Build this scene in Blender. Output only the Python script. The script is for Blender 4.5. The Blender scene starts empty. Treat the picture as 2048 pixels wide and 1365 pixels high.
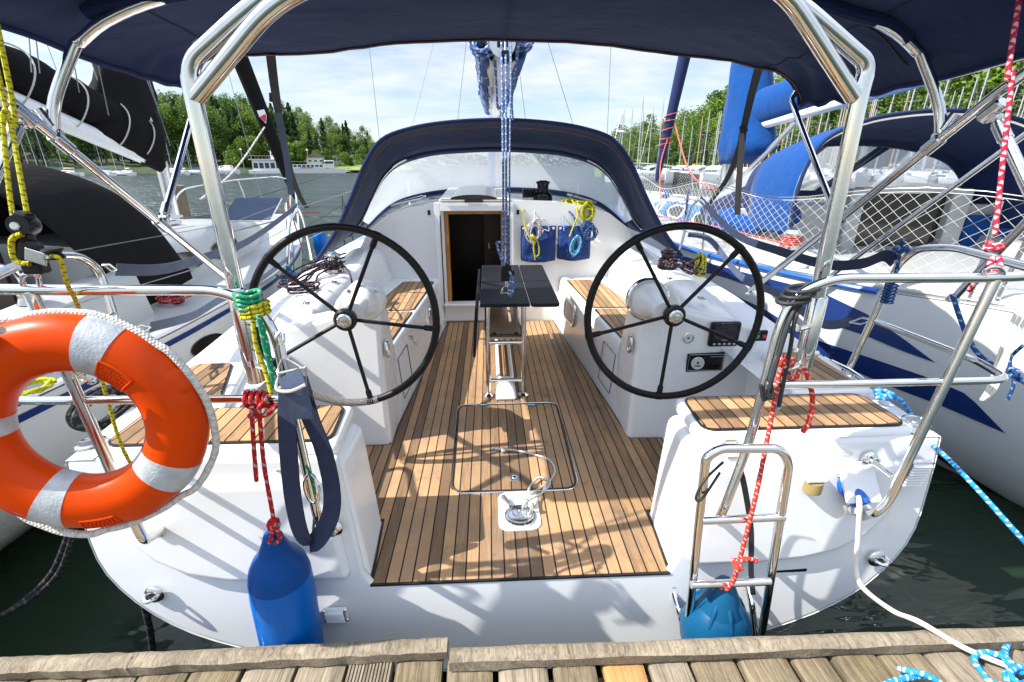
import bpy, math, random
from mathutils import Vector, Matrix, noise as mnoise
R = math.radians
rnd = random.Random(7)
scene = bpy.context.scene
COL = scene.collection

# ---------------------------------------------------------------- camera model (also used to measure real positions)
FPX, CXP, CYP = 932.0, 1024.0, 682.5
PITCH, YAW = R(20.7), R(2.8)
SOLE = 0.65
CAM = Vector((-0.1, 0.0, SOLE + 1.4))
_f = Vector((math.sin(YAW)*math.cos(PITCH), math.cos(YAW)*math.cos(PITCH), -math.sin(PITCH)))
_r = Vector((math.cos(YAW), -math.sin(YAW), 0))
_u = _r.cross(_f)
def ray(px, py): return _f + _r*((px-CXP)/FPX) - _u*((py-CYP)/FPX)
def PZ(px, py, z):
    d = ray(px, py); return CAM + d*((z-CAM.z)/d.z)
def PY(px, py, y):
    d = ray(px, py); return CAM + d*((y-CAM.y)/d.y)
def PX(px, py, x):
    d = ray(px, py); return CAM + d*((x-CAM.x)/d.x)
def PD(px, py, dist):
    d = ray(px, py); h = math.hypot(d.x, d.y); return CAM + d*(dist/h)

# ---------------------------------------------------------------- mesh builder
def V(*a): return Vector(a)
class MB:
    def __init__(s): s.v = []; s.f = []; s.uv = []
    def add(s, vs, fs, uvs=None):
        o = len(s.v); s.v += [Vector(q) for q in vs]
        for i, f in enumerate(fs):
            s.f.append([o+k for k in f]); s.uv.append(uvs[i] if uvs else None)
        return s
    def box(s, c, size, m=None):
        c = Vector(c); a, b, d = [q/2 for q in size]
        vs = [Vector((x, y, z)) for x in (-a, a) for y in (-b, b) for z in (-d, d)]
        if m: vs = [m @ q for q in vs]
        return s.add([c+q for q in vs], [(0,1,3,2),(4,6,7,5),(0,4,5,1),(2,3,7,6),(0,2,6,4),(1,5,7,3)])
    def prism(s, pts, off):
        n = len(pts); off = Vector(off); pts = [Vector(q) for q in pts]
        fs = [tuple(range(n)), tuple(range(2*n-1, n-1, -1))]
        fs += [(i, n+i, n+(i+1) % n, (i+1) % n) for i in range(n)]
        return s.add(pts+[q+off for q in pts], fs)
    def tube(s, pts, r, seg=10, closed=False, caps=True):
        pts = [Vector(q) for q in pts]; n = len(pts)
        if n < 2: return s
        rr = r if isinstance(r, (list, tuple)) else [r]*n
        tans = []
        for i in range(n):
            if closed: t = pts[(i+1) % n]-pts[i-1]
            else: t = pts[min(i+1, n-1)]-pts[max(i-1, 0)]
            if t.length < 1e-9: t = Vector((0, 0, 1))
            tans.append(t.normalized())
        nrm = tans[0].orthogonal().normalized()
        vs = []; acc = [0.0]
        for i in range(n):
            t = tans[i]
            nrm = (nrm - t*nrm.dot(t))
            if nrm.length < 1e-6: nrm = t.orthogonal()
            nrm.normalize(); b = t.cross(nrm)
            for k in range(seg):
                a = 2*math.pi*k/seg
                vs.append(pts[i]+(nrm*math.cos(a)+b*math.sin(a))*rr[i])
            if i: acc.append(acc[-1]+(pts[i]-pts[i-1]).length)
        sc = 1/(max(rr)*6)
        fs = []; uvs = []
        m = n if closed else n-1
        if closed: acc.append(acc[-1]+(pts[0]-pts[-1]).length)
        for i in range(m):
            j = (i+1) % n
            for k in range(seg):
                k2 = (k+1) % seg
                fs.append((i*seg+k, j*seg+k, j*seg+k2, i*seg+k2))
                u0, u1 = k/seg, (k+1)/seg
                uvs.append(((u0, acc[i]*sc), (u0, acc[i+1]*sc), (u1, acc[i+1]*sc), (u1, acc[i]*sc)))
        if caps and not closed:
            fs.append(tuple(range(seg-1, -1, -1))); uvs.append(tuple((0, 0) for _ in range(seg)))
            fs.append(tuple((n-1)*seg+k for k in range(seg))); uvs.append(tuple((0, 0) for _ in range(seg)))
        return s.add(vs, fs, uvs)
    def lathe(s, prof, origin, axis=(0, 0, 1), seg=24):
        ax = Vector(axis).normalized(); n1 = ax.orthogonal().normalized(); n2 = ax.cross(n1); o = Vector(origin)
        vs = []; fs = []; n = len(prof)
        for (r, h) in prof:
            for k in range(seg):
                a = 2*math.pi*k/seg
                vs.append(o+ax*h+(n1*math.cos(a)+n2*math.sin(a))*max(r, 1e-4))
        for i in range(n-1):
            for k in range(seg):
                k2 = (k+1) % seg
                fs.append((i*seg+k, i*seg+k2, (i+1)*seg+k2, (i+1)*seg+k))
        fs.append(tuple(range(seg-1, -1, -1))); fs.append(tuple((n-1)*seg+k for k in range(seg)))
        return s.add(vs, fs)
    def loft(s, rows, cu=False, caps=False):
        n = len(rows[0]); vs = [q for r_ in rows for q in r_]; fs = []
        for i in range(len(rows)-1):
            for k in range(n if cu else n-1):
                k2 = (k+1) % n
                fs.append((i*n+k, i*n+k2, (i+1)*n+k2, (i+1)*n+k))
        if caps:
            fs.append(tuple(range(n-1, -1, -1))); fs.append(tuple((len(rows)-1)*n+k for k in range(n)))
        return s.add(vs, fs)
    def ribbon(s, pts, w, side=None, th=0.003):
        """flat webbing of width w along pts; side = width direction"""
        pts = [Vector(q) for q in pts]; n = len(pts); vs = []; L = 0
        uvs = []; fs = []; acc = [0]
        for i in range(n):
            t = (pts[min(i+1, n-1)]-pts[max(i-1, 0)]).normalized()
            sd = Vector(side[i] if isinstance(side, list) else side)
            sd = (sd - t*sd.dot(t)).normalized(); nn = t.cross(sd)*(th/2)
            a = sd*(w/2)
            vs += [pts[i]-a-nn, pts[i]+a-nn, pts[i]+a+nn, pts[i]-a+nn]
            if i: acc.append(acc[-1]+(pts[i]-pts[i-1]).length/w)
        for i in range(n-1):
            for k in range(4):
                k2 = (k+1) % 4
                fs.append((4*i+k, 4*i+k2, 4*i+4+k2, 4*i+4+k))
                ua, ub = (0, 1) if k == 0 else ((1, 0) if k == 2 else (k//2, k//2))
                uvs.append(((ua, acc[i]), (ub, acc[i]), (ub, acc[i+1]), (ua, acc[i+1])))
        fs += [(3, 2, 1, 0), (4*n-4, 4*n-3, 4*n-2, 4*n-1)]; uvs += [((0, 0),)*4]*2
        return s.add(vs, fs, uvs)

def bend(pts, rad=0.05, n=5):
    pts = [Vector(q) for q in pts]; out = [pts[0]]
    for i in range(1, len(pts)-1):
        a, b, c = pts[i-1], pts[i], pts[i+1]
        d1 = (a-b); d2 = (c-b); rr = min(rad, d1.length*0.48, d2.length*0.48)
        p0 = b+d1.normalized()*rr; p2 = b+d2.normalized()*rr
        for k in range(n+1):
            t = k/n; out.append(p0*(1-t)**2+b*2*t*(1-t)+p2*t*t)
    out.append(pts[-1]); return out
def spl(pts, n=6, closed=False):
    pts = [Vector(q) for q in pts]; m = len(pts); out = []
    rng = range(m) if closed else range(m-1)
    for i in rng:
        g = (lambda k: pts[k % m]) if closed else (lambda k: pts[min(max(k, 0), m-1)])
        p0, p1, p2, p3 = g(i-1), g(i), g(i+1), g(i+2)
        for k in range(n):
            t = k/n
            out.append(0.5*((2*p1)+(p2-p0)*t+(2*p0-5*p1+4*p2-p3)*t*t+(3*p1-p0-3*p2+p3)*t**3))
    if not closed: out.append(pts[-1])
    return out
def mir(pts): return [Vector((-q[0], q[1], q[2])) for q in pts]
def sx(s, pts): return [Vector((s*q[0], q[1], q[2])) for q in pts]

WL = {}
def tag(o, label, cat, group=None):
    o['label'] = label; o['category'] = cat
    if group: o['group'] = group
    return o
def thing(name, label, cat, loc=(0, 0, 0), group=None):
    o = bpy.data.objects.new(name, None); COL.objects.link(o); o.location = loc
    o.empty_display_size = 0.1; WL[o.name] = Vector(loc)
    return tag(o, label, cat, group)
def obj(name, mb, mat, parent=None, bevel=0, smooth=True, ang=35, kind=None, subsurf=0):
    base = WL[parent.name] if parent else Vector((0, 0, 0))
    me = bpy.data.meshes.new(name)
    me.from_pydata([tuple(q-base) for q in mb.v], [], mb.f)
    if any(u is not None for u in mb.uv):
        ul = me.uv_layers.new(name='UVMap')
        for p, u in zip(me.polygons, mb.uv):
            if u:
                for li, q in zip(p.loop_indices, u): ul.data[li].uv = q
    me.materials.append(mat)
    if smooth:
        for p in me.polygons: p.use_smooth = True
        if not subsurf: me.set_sharp_from_angle(angle=R(ang))
    me.validate()
    o = bpy.data.objects.new(name, me); COL.objects.link(o)
    if parent: o.parent = parent
    WL[o.name] = base.copy()
    if bevel:
        b = o.modifiers.new('Bevel', 'BEVEL'); b.width = bevel; b.segments = 4; b.limit_method = 'ANGLE'; b.angle_limit = R(32)
        b.use_clamp_overlap = True
        w = o.modifiers.new('WN', 'WEIGHTED_NORMAL'); w.keep_sharp = False
    if subsurf:
        b = o.modifiers.new('Sub', 'SUBSURF'); b.levels = subsurf; b.render_levels = subsurf
    if kind: o['kind'] = kind
    return o
def one(name, mb, mat, label, cat, group=None, **k):
    """thing that is a single mesh; origin moved to its lowest point"""
    lo = min(mb.v, key=lambda q: q.z); b = Vector(lo)
    mb.v = [q-b for q in mb.v]
    o = obj(name, mb, mat, None, **k); o.location = b; WL[o.name] = b
    return tag(o, label, cat, group)
def dup(root, loc, label=None, group=None, rotz=0, scale=None):
    r = root.copy(); COL.objects.link(r); r.location = loc; r.rotation_euler = (0, 0, rotz)
    if scale: r.scale = scale
    if label: r['label'] = label
    if group: r['group'] = group
    for ch in list(root.children):
        c = ch.copy(); COL.objects.link(c); c.parent = r
        for g in list(ch.children):
            d = g.copy(); COL.objects.link(d); d.parent = c
    return r

# ---------------------------------------------------------------- materials
class NT:
    def __init__(s, name):
        s.m = bpy.data.materials.new(name); s.m.use_nodes = True
        s.t = s.m.node_tree; s.b = s.t.nodes['Principled BSDF']; s.out = s.t.nodes['Material Output']
    def n(s, typ, **kw):
        q = s.t.nodes.new(typ)
        for k, v in kw.items():
            if k.startswith('i_'):
                q.inputs[k[2:].replace('_', ' ')].default_value = v
            else: setattr(q, k, v)
        return q
    def l(s, a, b): s.t.links.new(a, b)
    def mth(s, op, a, b=None, clamp=False):
        q = s.t.nodes.new('ShaderNodeMath'); q.operation = op; q.use_clamp = clamp
        for i, x in enumerate((a, b)):
            if x is None: continue
            if isinstance(x, (int, float)): q.inputs[i].default_value = x
            else: s.l(x, q.inputs[i])
        return q.outputs[0]
    def mix(s, fac, a, b, blend='MIX'):
        q = s.t.nodes.new('ShaderNodeMix'); q.data_type = 'RGBA'; q.blend_type = blend
        for inp, x in ((q.inputs[0], fac), (q.inputs[6], a), (q.inputs[7], b)):
            if isinstance(x, (int, float)): inp.default_value = x
            elif isinstance(x, tuple): inp.default_value = (*x, 1)[:4]
            else: s.l(x, inp)
        return q.outputs[2]
    def coords(s, kind='Object', scale=(1, 1, 1), rot=(0, 0, 0)):
        tc = s.n('ShaderNodeTexCoord'); mp = s.n('ShaderNodeMapping')
        mp.inputs['Scale'].default_value = scale; mp.inputs['Rotation'].default_value = rot
        s.l(tc.outputs[kind], mp.inputs[0]); return mp.outputs[0]
    def noise(s, vec, scale, detail=4, rough=.55, dist=0):
        q = s.n('ShaderNodeTexNoise'); q.inputs['Scale'].default_value = scale; q.inputs['Detail'].default_value = detail
        q.inputs['Roughness'].default_value = rough; q.inputs['Distortion'].default_value = dist
        if vec is not None: s.l(vec, q.inputs['Vector'])
        return q.outputs[0]
    def ramp(s, fac, stops):
        q = s.n('ShaderNodeValToRGB'); e = q.color_ramp.elements
        while len(e) < len(stops): e.new(.5)
        for k, (p, c) in enumerate(stops): e[k].position = p; e[k].color = (*c, 1) if len(c) == 3 else c
        s.l(fac, q.inputs[0]); return q.outputs[0]
    def bump(s, h, strength=.3, dist=.01):
        q = s.n('ShaderNodeBump'); q.inputs['Strength'].default_value = strength; q.inputs['Distance'].default_value = dist
        s.l(h, q.inputs['Height']); s.l(q.outputs[0], s.b.inputs['Normal']); return q
    def set(s, **kw):
        for k, v in kw.items():
            i = s.b.inputs[k.replace('_', ' ')]
            if isinstance(v, tuple): i.default_value = (*v, 1)
            elif isinstance(v, (int, float)): i.default_value = v
            else: s.l(v, i)
        return s

def plain(name, col, rough=.4, metal=0, var=.12, nscale=8, bump=0, bscale=60, coat=0, spec=.5, dirt=None):
    a = NT(name); c = a.coords()
    n1 = a.noise(c, nscale, 5)
    lo = tuple(q*(1-var) for q in col); hi = tuple(min(1, q*(1+var)) for q in col)
    cc = a.ramp(n1, [(.3, lo), (.7, hi)])
    if dirt:
        n2 = a.noise(c, nscale*.35, 8, .7)
        cc = a.mix(a.ramp(n2, [(.55, (0, 0, 0)), (.8, (1, 1, 1))]), cc, dirt)
    a.set(Base_Color=cc, Metallic=metal, Roughness=a.mth('ADD', a.mth('MULTIPLY', n1, .16), max(rough-.08, 0)), Specular_IOR_Level=spec)
    if coat: a.set(Coat_Weight=coat, Coat_Roughness=.06)
    if bump: a.bump(a.noise(c, bscale, 3), bump, .004)
    return a.m

def gelcoat(name, col=(.82, .825, .82), rough=.22):
    a = NT(name); c = a.coords()
    n1 = a.noise(c, 1.7, 5, .6); n2 = a.noise(a.coords(scale=(9, 9, 1.2)), 1.0, 6, .7)
    cc = a.mix(a.ramp(n1, [(.35, (0, 0, 0)), (.75, (.5, .5, .5))]), col, tuple(q*.93 for q in col))
    cc = a.mix(a.ramp(n2, [(.60, (0, 0, 0)), (.85, (.28, .28, .28))]), cc, (.52, .5, .44))
    a.set(Base_Color=cc, Roughness=a.ramp(n1, [(.3, (rough-.05,)*3), (.7, (rough+.1,)*3)]), Coat_Weight=.25, Coat_Roughness=.08)
    a.bump(a.noise(c, 6, 2), .05, .01)
    return a.m

def teak(name, period=.0475, caulk=.0055, light=(.38, .225, .110), dark=(.21, .122, .060), off=0.0, grey=.35, axis='x'):
    a = NT(name); tc = a.n('ShaderNodeTexCoord'); sp = a.n('ShaderNodeSeparateXYZ'); a.l(tc.outputs['Object'], sp.inputs[0])
    x = a.mth('ADD', sp.outputs[0 if axis == 'x' else 1], 40+off)
    q = a.mth('DIVIDE', x, period); fl = a.mth('FLOOR', q); fr = a.mth('SUBTRACT', q, fl)
    cw = caulk/period/2
    d = a.mth('MINIMUM', fr, a.mth('SUBTRACT', 1, fr))
    line = a.mth('LESS_THAN', d, cw)
    wn = a.n('ShaderNodeTexWhiteNoise', noise_dimensions='1D'); a.l(fl, wn.inputs['W'])
    cm = a.n('ShaderNodeCombineXYZ'); a.l(a.mth('MULTIPLY', wn.outputs[0], 31), cm.inputs[2])
    ad = a.n('ShaderNodeVectorMath'); a.l(tc.outputs['Object'], ad.inputs[0]); a.l(cm.outputs[0], ad.inputs[1])
    mp = a.n('ShaderNodeMapping'); mp.inputs['Scale'].default_value = (180, 7, 180) if axis == 'x' else (7, 180, 180); a.l(ad.outputs[0], mp.inputs[0])
    g = a.noise(mp.outputs[0], 1, 6, .65, .4)
    mp2 = a.n('ShaderNodeMapping'); mp2.inputs['Scale'].default_value = (22, 2.2, 22) if axis == 'x' else (2.2, 22, 22); a.l(ad.outputs[0], mp2.inputs[0])
    g2 = a.noise(mp2.outputs[0], 1, 4, .6, .6)
    t = a.mth('ADD', a.mth('MULTIPLY', g, .45), a.mth('ADD', a.mth('MULTIPLY', g2, .35), a.mth('MULTIPLY', a.mth('SUBTRACT', wn.outputs[0], .25), .5)))
    wood = a.ramp(t, [(.33, tuple(k*.8 for k in dark)), (.52, light), (.78, tuple(min(1, k*1.3) for k in light))])
    n3 = a.noise(tc.outputs['Object'], 3.2, 6, .7)
    wood = a.mix(a.ramp(n3, [(.40, (0, 0, 0)), (.62, (grey*1.35,)*3)]), wood, (.19, .145, .11))
    st = a.noise(tc.outputs['Object'], 11, 5, .75)
    wood = a.mix(a.ramp(st, [(.56, (0, 0, 0)), (.74, (.6,)*3)]), wood, (.10, .06, .035))
    col = a.mix(line, wood, (.008, .008, .009))
    a.set(Base_Color=col, Roughness=.62, Specular_IOR_Level=.3)
    h = a.mth('SUBTRACT', a.mth('MULTIPLY', g, .5), a.mth('MULTIPLY', line, 1.0))
    a.bump(h, .35, .0015)
    return a.m

def rope_mat(name, base, fleck, dens=.45, k=1.0, rough=.85, bumpy=.8):
    k *= 1.7
    a = NT(name); tc = a.n('ShaderNodeTexCoord'); sp = a.n('ShaderNodeSeparateXYZ'); a.l(tc.outputs['UV'], sp.inputs[0])
    u, v = sp.outputs[0], sp.outputs[1]
    f1 = a.mth('FRACT', a.mth('ADD', a.mth('MULTIPLY', v, k), u))
    f2 = a.mth('FRACT', a.mth('SUBTRACT', a.mth('MULTIPLY', v, k*.5), u))
    m = a.mth('MULTIPLY', a.mth('LESS_THAN', f1, dens), a.mth('LESS_THAN', f2, .6))
    br = a.mth('FRACT', a.mth('ADD', a.mth('MULTIPLY', v, 6), a.mth('MULTIPLY', u, 4)))
    br2 = a.mth('FRACT', a.mth('SUBTRACT', a.mth('MULTIPLY', v, 6), a.mth('MULTIPLY', u, 4)))
    hb = a.mth('ADD', a.mth('PINGPONG', br, .5), a.mth('PINGPONG', br2, .5))
    nz = a.noise(tc.outputs['Object'], 40, 3)
    c = a.mix(a.mth('MULTIPLY', m, .8), base, fleck)
    c = a.mix(a.mth('MULTIPLY', nz, .5), c, tuple(q*.55 for q in base))
    a.set(Base_Color=c, Roughness=rough, Specular_IOR_Level=.25)
    a.bump(hb, bumpy, .002)
    return a.m

def canvas(name, col, bscale=3.0, bst=.35, rough=.8, trans=0):
    a = NT(name); c = a.coords()
    n1 = a.noise(c, bscale, 3, .5, .8); w = a.noise(c, 420, 2); n2 = a.noise(c, 14, 5, .7)
    cc = a.mix(a.ramp(n2, [(.35, (0, 0, 0)), (.75, (.35,)*3)]), col, tuple(min(1, q*1.5+.002) for q in col))
    a.set(Base_Color=cc, Roughness=rough, Specular_IOR_Level=.06, Sheen_Weight=0 if max(col) < .02 else .12, Sheen_Roughness=.5)
    h = a.mth('ADD', a.mth('MULTIPLY', n1, 1.0), a.mth('MULTIPLY', w, .02))
    a.bump(h, bst, .03)
    return a.m

def steel_mat(name='Stainless steel', rough=.07, col=(.80, .79, .77)):
    a = NT(name); c = a.coords()
    n = a.noise(c, 24, 6, .7)
    a.set(Base_Color=a.ramp(n, [(.3, tuple(q*.9 for q in col)), (.7, col)]), Metallic=1.0,
          Roughness=a.ramp(n, [(.4, (rough,)*3), (.8, (rough+.16,)*3)]))
    return a.m
def pane_mat(name, tint=(.85, .9, .92), milk=.45):
    a = NT(name)
    tr = a.n('ShaderNodeBsdfTransparent'); tr.inputs[0].default_value = (*tint, 1)
    df = a.n('ShaderNodeBsdfTranslucent'); df.inputs[0].default_value = (.55, .58, .61, 1)
    d2 = a.n('ShaderNodeBsdfDiffuse'); d2.inputs[0].default_value = (.55, .58, .61, 1)
    gl = a.n('ShaderNodeBsdfGlossy'); gl.inputs['Roughness'].default_value = .12
    mm = a.n('ShaderNodeMixShader'); a.l(df.outputs[0], mm.inputs[1]); a.l(d2.outputs[0], mm.inputs[2]); mm.inputs[0].default_value = .5
    n = a.noise(a.coords(), 2.2, 6, .75)
    m1 = a.n('ShaderNodeMixShader'); a.l(a.ramp(n, [(.3, (milk*.92,)*3), (.7, (min(1, milk*1.08),)*3)]), m1.inputs[0]); a.l(tr.outputs[0], m1.inputs[1]); a.l(mm.outputs[0], m1.inputs[2])
    m2 = a.n('ShaderNodeMixShader'); m2.inputs[0].default_value = .06; a.l(m1.outputs[0], m2.inputs[1]); a.l(gl.outputs[0], m2.inputs[2])
    a.l(m2.outputs[0], a.out.inputs[0]); return a.m

M = {}
M['gel'] = gelcoat('White gelcoat')
M['gel2'] = gelcoat('Weathered white deck', (.38, .39, .385), .4)  # white darkened evenly so the neighbouring decks do not blow out
M['gelhull'] = gelcoat('White hull gelcoat', (.73, .745, .755), .16)
M['gelgrey'] = gelcoat('Grey white hull gelcoat', (.62, .635, .645), .2)
M['steel'] = steel_mat()
M['steel2'] = steel_mat('Worn stainless steel', .16, (.66, .66, .65))
M['alu'] = steel_mat('Anodised aluminium', .3, (.72, .73, .74))
M['teak'] = teak('Teak sole planking', off=.0105)
M['teakseat'] = teak('Teak seat planking', period=.0475, light=(.42, .245, .115), dark=(.26, .15, .072), grey=.22)
M['caulk'] = plain('Black caulking', (.01, .01, .011), .5)
M['navy'] = canvas('Navy acrylic canvas', (.012, .023, .084), 3.2, .55)
M['navyout'] = canvas('Navy canvas sprayhood', (.014, .024, .075), 4, .45)
M['piping'] = plain('Tan webbing edge', (.20, .12, .075), .8)
M['blackcanvas'] = canvas('Black canvas', (.009, .0085, .0088), 5, .5)
M['bluecanvas'] = canvas('Bright blue canvas', (.005, .050, .195), 4, .6)
M['royal'] = canvas('Royal blue sail cover', (.010, .060, .21), 6, .6)
M['sail'] = canvas('Cream sailcloth', (.70, .66, .58), 10, .5, .7)
M['black'] = plain('Black rubber grip', (.008, .008, .009), .42, spec=.22, bump=.1)
M['blackgloss'] = plain('Black plastic', (.008, .008, .010), .25, spec=.3)
M['table'] = plain('Dark slate table laminate', (.011, .013, .018), .5, spec=.2, var=.3, nscale=5, dirt=(.035, .038, .042), bump=.06)
M['orange'] = plain('Orange lifebuoy plastic', (.60, .050, .0004), .34, var=.08, nscale=5, bump=.06, bscale=14, spec=.14, coat=0, dirt=(.43, .027, .0004))
M['reflect'] = plain('Silver reflective tape', (.40, .42, .44), .35, var=.25, nscale=22, bump=.4, bscale=150)
M['fblue'] = plain('Blue fender vinyl', (.001, .095, .38), .40, spec=.14, var=.1, nscale=5, bump=.04, bscale=30, coat=.1)
M['fteal'] = plain('Dusky blue fender vinyl', (.004, .070, .16), .38, spec=.2, var=.15, nscale=5, bump=.04, bscale=30)
M['fdark'] = plain('Dark blue fender end', (.001, .05, .21), .42, spec=.14, var=.12, nscale=6)
M['webbing'] = plain('Navy webbing', (.012, .020, .055), .85, var=.25, nscale=30, bump=.5, bscale=300)
M['webgrey'] = plain('Faded blue webbing', (.055, .075, .13), .8, var=.25, nscale=20, bump=.5, bscale=300)
M['webblack'] = plain('Black webbing', (.018, .017, .02), .8, var=.25, nscale=20, bump=.5, bscale=300)
M['plastic'] = plain('White plastic', (.74, .76, .78), .35, var=.04)
M['shade'] = plain('Dark vent recess', (.16, .18, .22), .6)  # bluish grey, painted shade for the vents and a seam colour
M['smoke'] = plain('Smoked acrylic', (.02, .017, .016), .1, var=.3)
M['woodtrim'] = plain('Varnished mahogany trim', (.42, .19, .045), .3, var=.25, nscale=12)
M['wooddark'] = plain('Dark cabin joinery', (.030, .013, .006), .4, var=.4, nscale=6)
M['cable'] = plain('White shore cable', (.72, .70, .64), .45, var=.06)
M['cord'] = plain('Black shock cord', (.02, .02, .021), .6, var=.3, nscale=60)
M['r_red'] = rope_mat('Red braid with grey fleck', (.46, .012, .012), (.42, .42, .46), .35, .8)
M['r_orange'] = rope_mat('Coral red braid', (.62, .045, .025), (.72, .62, .62), .30, 1.5)
M['r_yellow'] = rope_mat('Yellow braid with black fleck', (.62, .56, .025), (.015, .015, .015), .42, 1.5)
M['r_lime'] = rope_mat('Lime yellow braid', (.52, .52, .025), (.24, .26, .02), .3, 1.2)
M['r_green'] = rope_mat('Green braid', (.012, .30, .15), (.55, .62, .5), .25, .8)
M['r_blue'] = rope_mat('Bright blue braid with white fleck', (.02, .27, .66), (.75, .82, .86), .36, 1.5)
M['r_dblue'] = rope_mat('Dark blue braid', (.015, .06, .20), (.30, .45, .6), .28, .8)
M['r_cyan'] = rope_mat('Cyan and white braid', (.03, .33, .55), (.70, .76, .78), .4, .8)
M['r_sheet'] = rope_mat('Blue and white sheet', (.09, .19, .46), (.68, .72, .80), .5, 1.0)
M['r_dark'] = rope_mat('Dark purple braid', (.018, .016, .028), (.35, .16, .18), .32, .8)
M['r_white'] = rope_mat('White laid rope', (.66, .65, .60), (.46, .44, .40), .5, 1.6, bumpy=1.0)
M['r_pink'] = rope_mat('Crimson and white halyard', (.48, .02, .065), (.72, .66, .60), .55, 1.1)
M['r_wfleck'] = rope_mat('White braid with dark fleck', (.66, .62, .60), (.10, .05, .06), .35, .7)
M['r_black'] = rope_mat('Black mooring rope', (.02, .02, .022), (.10, .10, .11), .4, 1.2)
M['wire'] = plain('Stainless wire', (.28, .28, .29), .3, metal=.8)
M['net'] = plain('White netting cord', (.50, .50, .47), .7)
M['stripeblue'] = plain('Navy hull stripe', (.010, .030, .14), .2, var=.08, coat=.2)
M['topblue'] = plain('Mid blue deck paint', (.025, .12, .38), .35, var=.15, nscale=3)
M['bright'] = plain('Blue toe rail', (.015, .10, .42), .3)
M['fork'] = plain('Grey plastic cap', (.40, .42, .45), .4)
M['chart'] = plain('Dark display glass', (.012, .013, .017), .12)
M['dial'] = plain('Gauge dial', (.62, .63, .60), .3, var=.05)
M['ink'] = plain('White print', (.6, .6, .6), .5)
M['inkblue'] = plain('Navy lettering', (.012, .02, .10), .4)
M['redp'] = plain('Red button', (.55, .02, .05), .4)
M['greenp'] = plain('Green button', (.02, .35, .12), .4)
M['blueplug'] = plain('Blue shore plug', (.01, .10, .48), .4)
M['amber'] = plain('Amber lamp lens', (.32, .24, .10), .15, var=.2)
CLOUD, SKYS, SUNE, EXPO = 6.2, .088, 3.9, 1.25
# ================================================================= OUR SAILBOAT
boat = thing('sailboat', 'white sailboat with open teak cockpit, twin black wheels and navy bimini at the dock', 'sailboat', (0, 5, 0))
def bp(name, mb, mat, parent=None, **k): return obj(name, mb, mat, parent or boat, **k)
def ty(z): return 1.27+.15*(z-.65)

TS = [(1.485, 1.15), (1.478, .98), (1.435, .73), (1.25, .52), (.95, .385), (.5, .28), (0, .25)]
TS = [(p.x, p.y) for p in spl([V(a, b, 0) for a, b in TS[:-1]], 4)]+[(0, .25)]
def hull_sec(y, w, zs, zk, tr=False):
    pts = []
    for (x, z) in TS:
        zz = zs-(1.15-z)*(zs-zk)/(1.15-.25)
        pts.append(Vector((x*w/1.485, (ty(zz) if tr else y), zz)))
    return mir(pts)+[q for q in reversed(pts[:-1])]
ST = [(1.3, 1.485, 1.15, .25), (1.75, 1.535, 1.15, .15), (2.4, 1.60, 1.15, -.1), (3.2, 1.68, 1.16, -.3), (5, 1.76, 1.18, -.4), (7, 1.66, 1.22, -.4), (9, 1.25, 1.27, -.3), (10.6, .65, 1.32, -.2), (11.6, .03, 1.36, .2)]
mb = MB(); mb.loft([hull_sec(*a, tr=(i == 0)) for i, a in enumerate(ST)])
bp('hull', mb, M['gelhull'], ang=60)
# transom: one leaning face with the notch of the open cockpit
sec = hull_sec(*ST[0], tr=True)
inner = [Vector((.62, ty(1.13), 1.13)), Vector((.565, ty(.70), .70)), Vector((.535, ty(.645), .645)), Vector((-.535, ty(.645), .645)), Vector((-.565, ty(.70), .70)), Vector((-.62, ty(1.13), 1.13))]
tb = MB(); tb.prism(sec+inner, (0, .03, .0045)); transom = bp('transom', tb, M['gelhull'], smooth=False, bevel=.012)
# moulded quarter panels with a rounded lip
for s in (-1, 1):
    pts = [(.605, .695), (.85, .695), (1.02, .705), (1.15, .735), (1.25, .79), (1.32, .87), (1.355, .97), (1.365, 1.07), (.655, 1.07)]
    q = MB(); q.prism([Vector((s*x, ty(z)-.032, z)) for x, z in (pts if s > 0 else pts[::-1])], (0, .05, .0))
    bp('quarter_panel', q, M['gelhull'], transom, bevel=.028)
def louvre(px, py, w, h, y, parent=boat, n=8):
    c = PY(px, py, y); q = MB(); lean = Matrix.Rotation(R(8.5), 3, 'X')
    q.box(c, (w, .014, h), lean); o = bp('vent', q, M['plastic'], parent, bevel=.006)
    q = MB()
    for k in range(n): q.box(c+lean @ Vector((0, -.012, h*(.38-.76*k/(n-1)))), (w*.74, .012, h*.045), lean @ Matrix.Rotation(R(35), 3, 'X'))
    bp('louvres', q, M['plastic'], o)
    q = MB(); q.box(c+lean @ Vector((0, -.0085, 0)), (w*.78, .004, h*.84), lean); bp('vent_recess', q, M['shade'], o)  # flat grey sheet paints the shade between the louvres
    for k in (-1, 1):
        for j in (-1, 1):
            q = MB(); q.lathe([(.006, 0), (.004, .003), (0, .003)], c+lean @ Vector((k*w*.44, -.0075, j*h*.44)), (0, -1, 0), 8); bp('screw', q, M['steel2'], o)
louvre(1829, 946, .088, .115, ty(1.05)-.042)
louvre(672, 1228, .085, .062, ty(.5)-.008, n=6)
# mooring eyes
for (px, py) in ((310, 1188), (1752, 1117)):
    c = PY(px, py, ty(.62)-.004); q = MB()
    q.lathe([(.033, 0), (.033, .004), (.028, .010), (.018, .013)], c, (0, -1, .1), 20); o = bp('mooring_eye', q, M['steel2'])
    q = MB(); q.tube([c+Vector((.02*math.cos(a), -.012-.028*math.sin(a), .008)) for a in [math.pi*k/10 for k in range(11)]], .0065, 8); bp('eye_loop', q, M['steel'], o)
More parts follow.
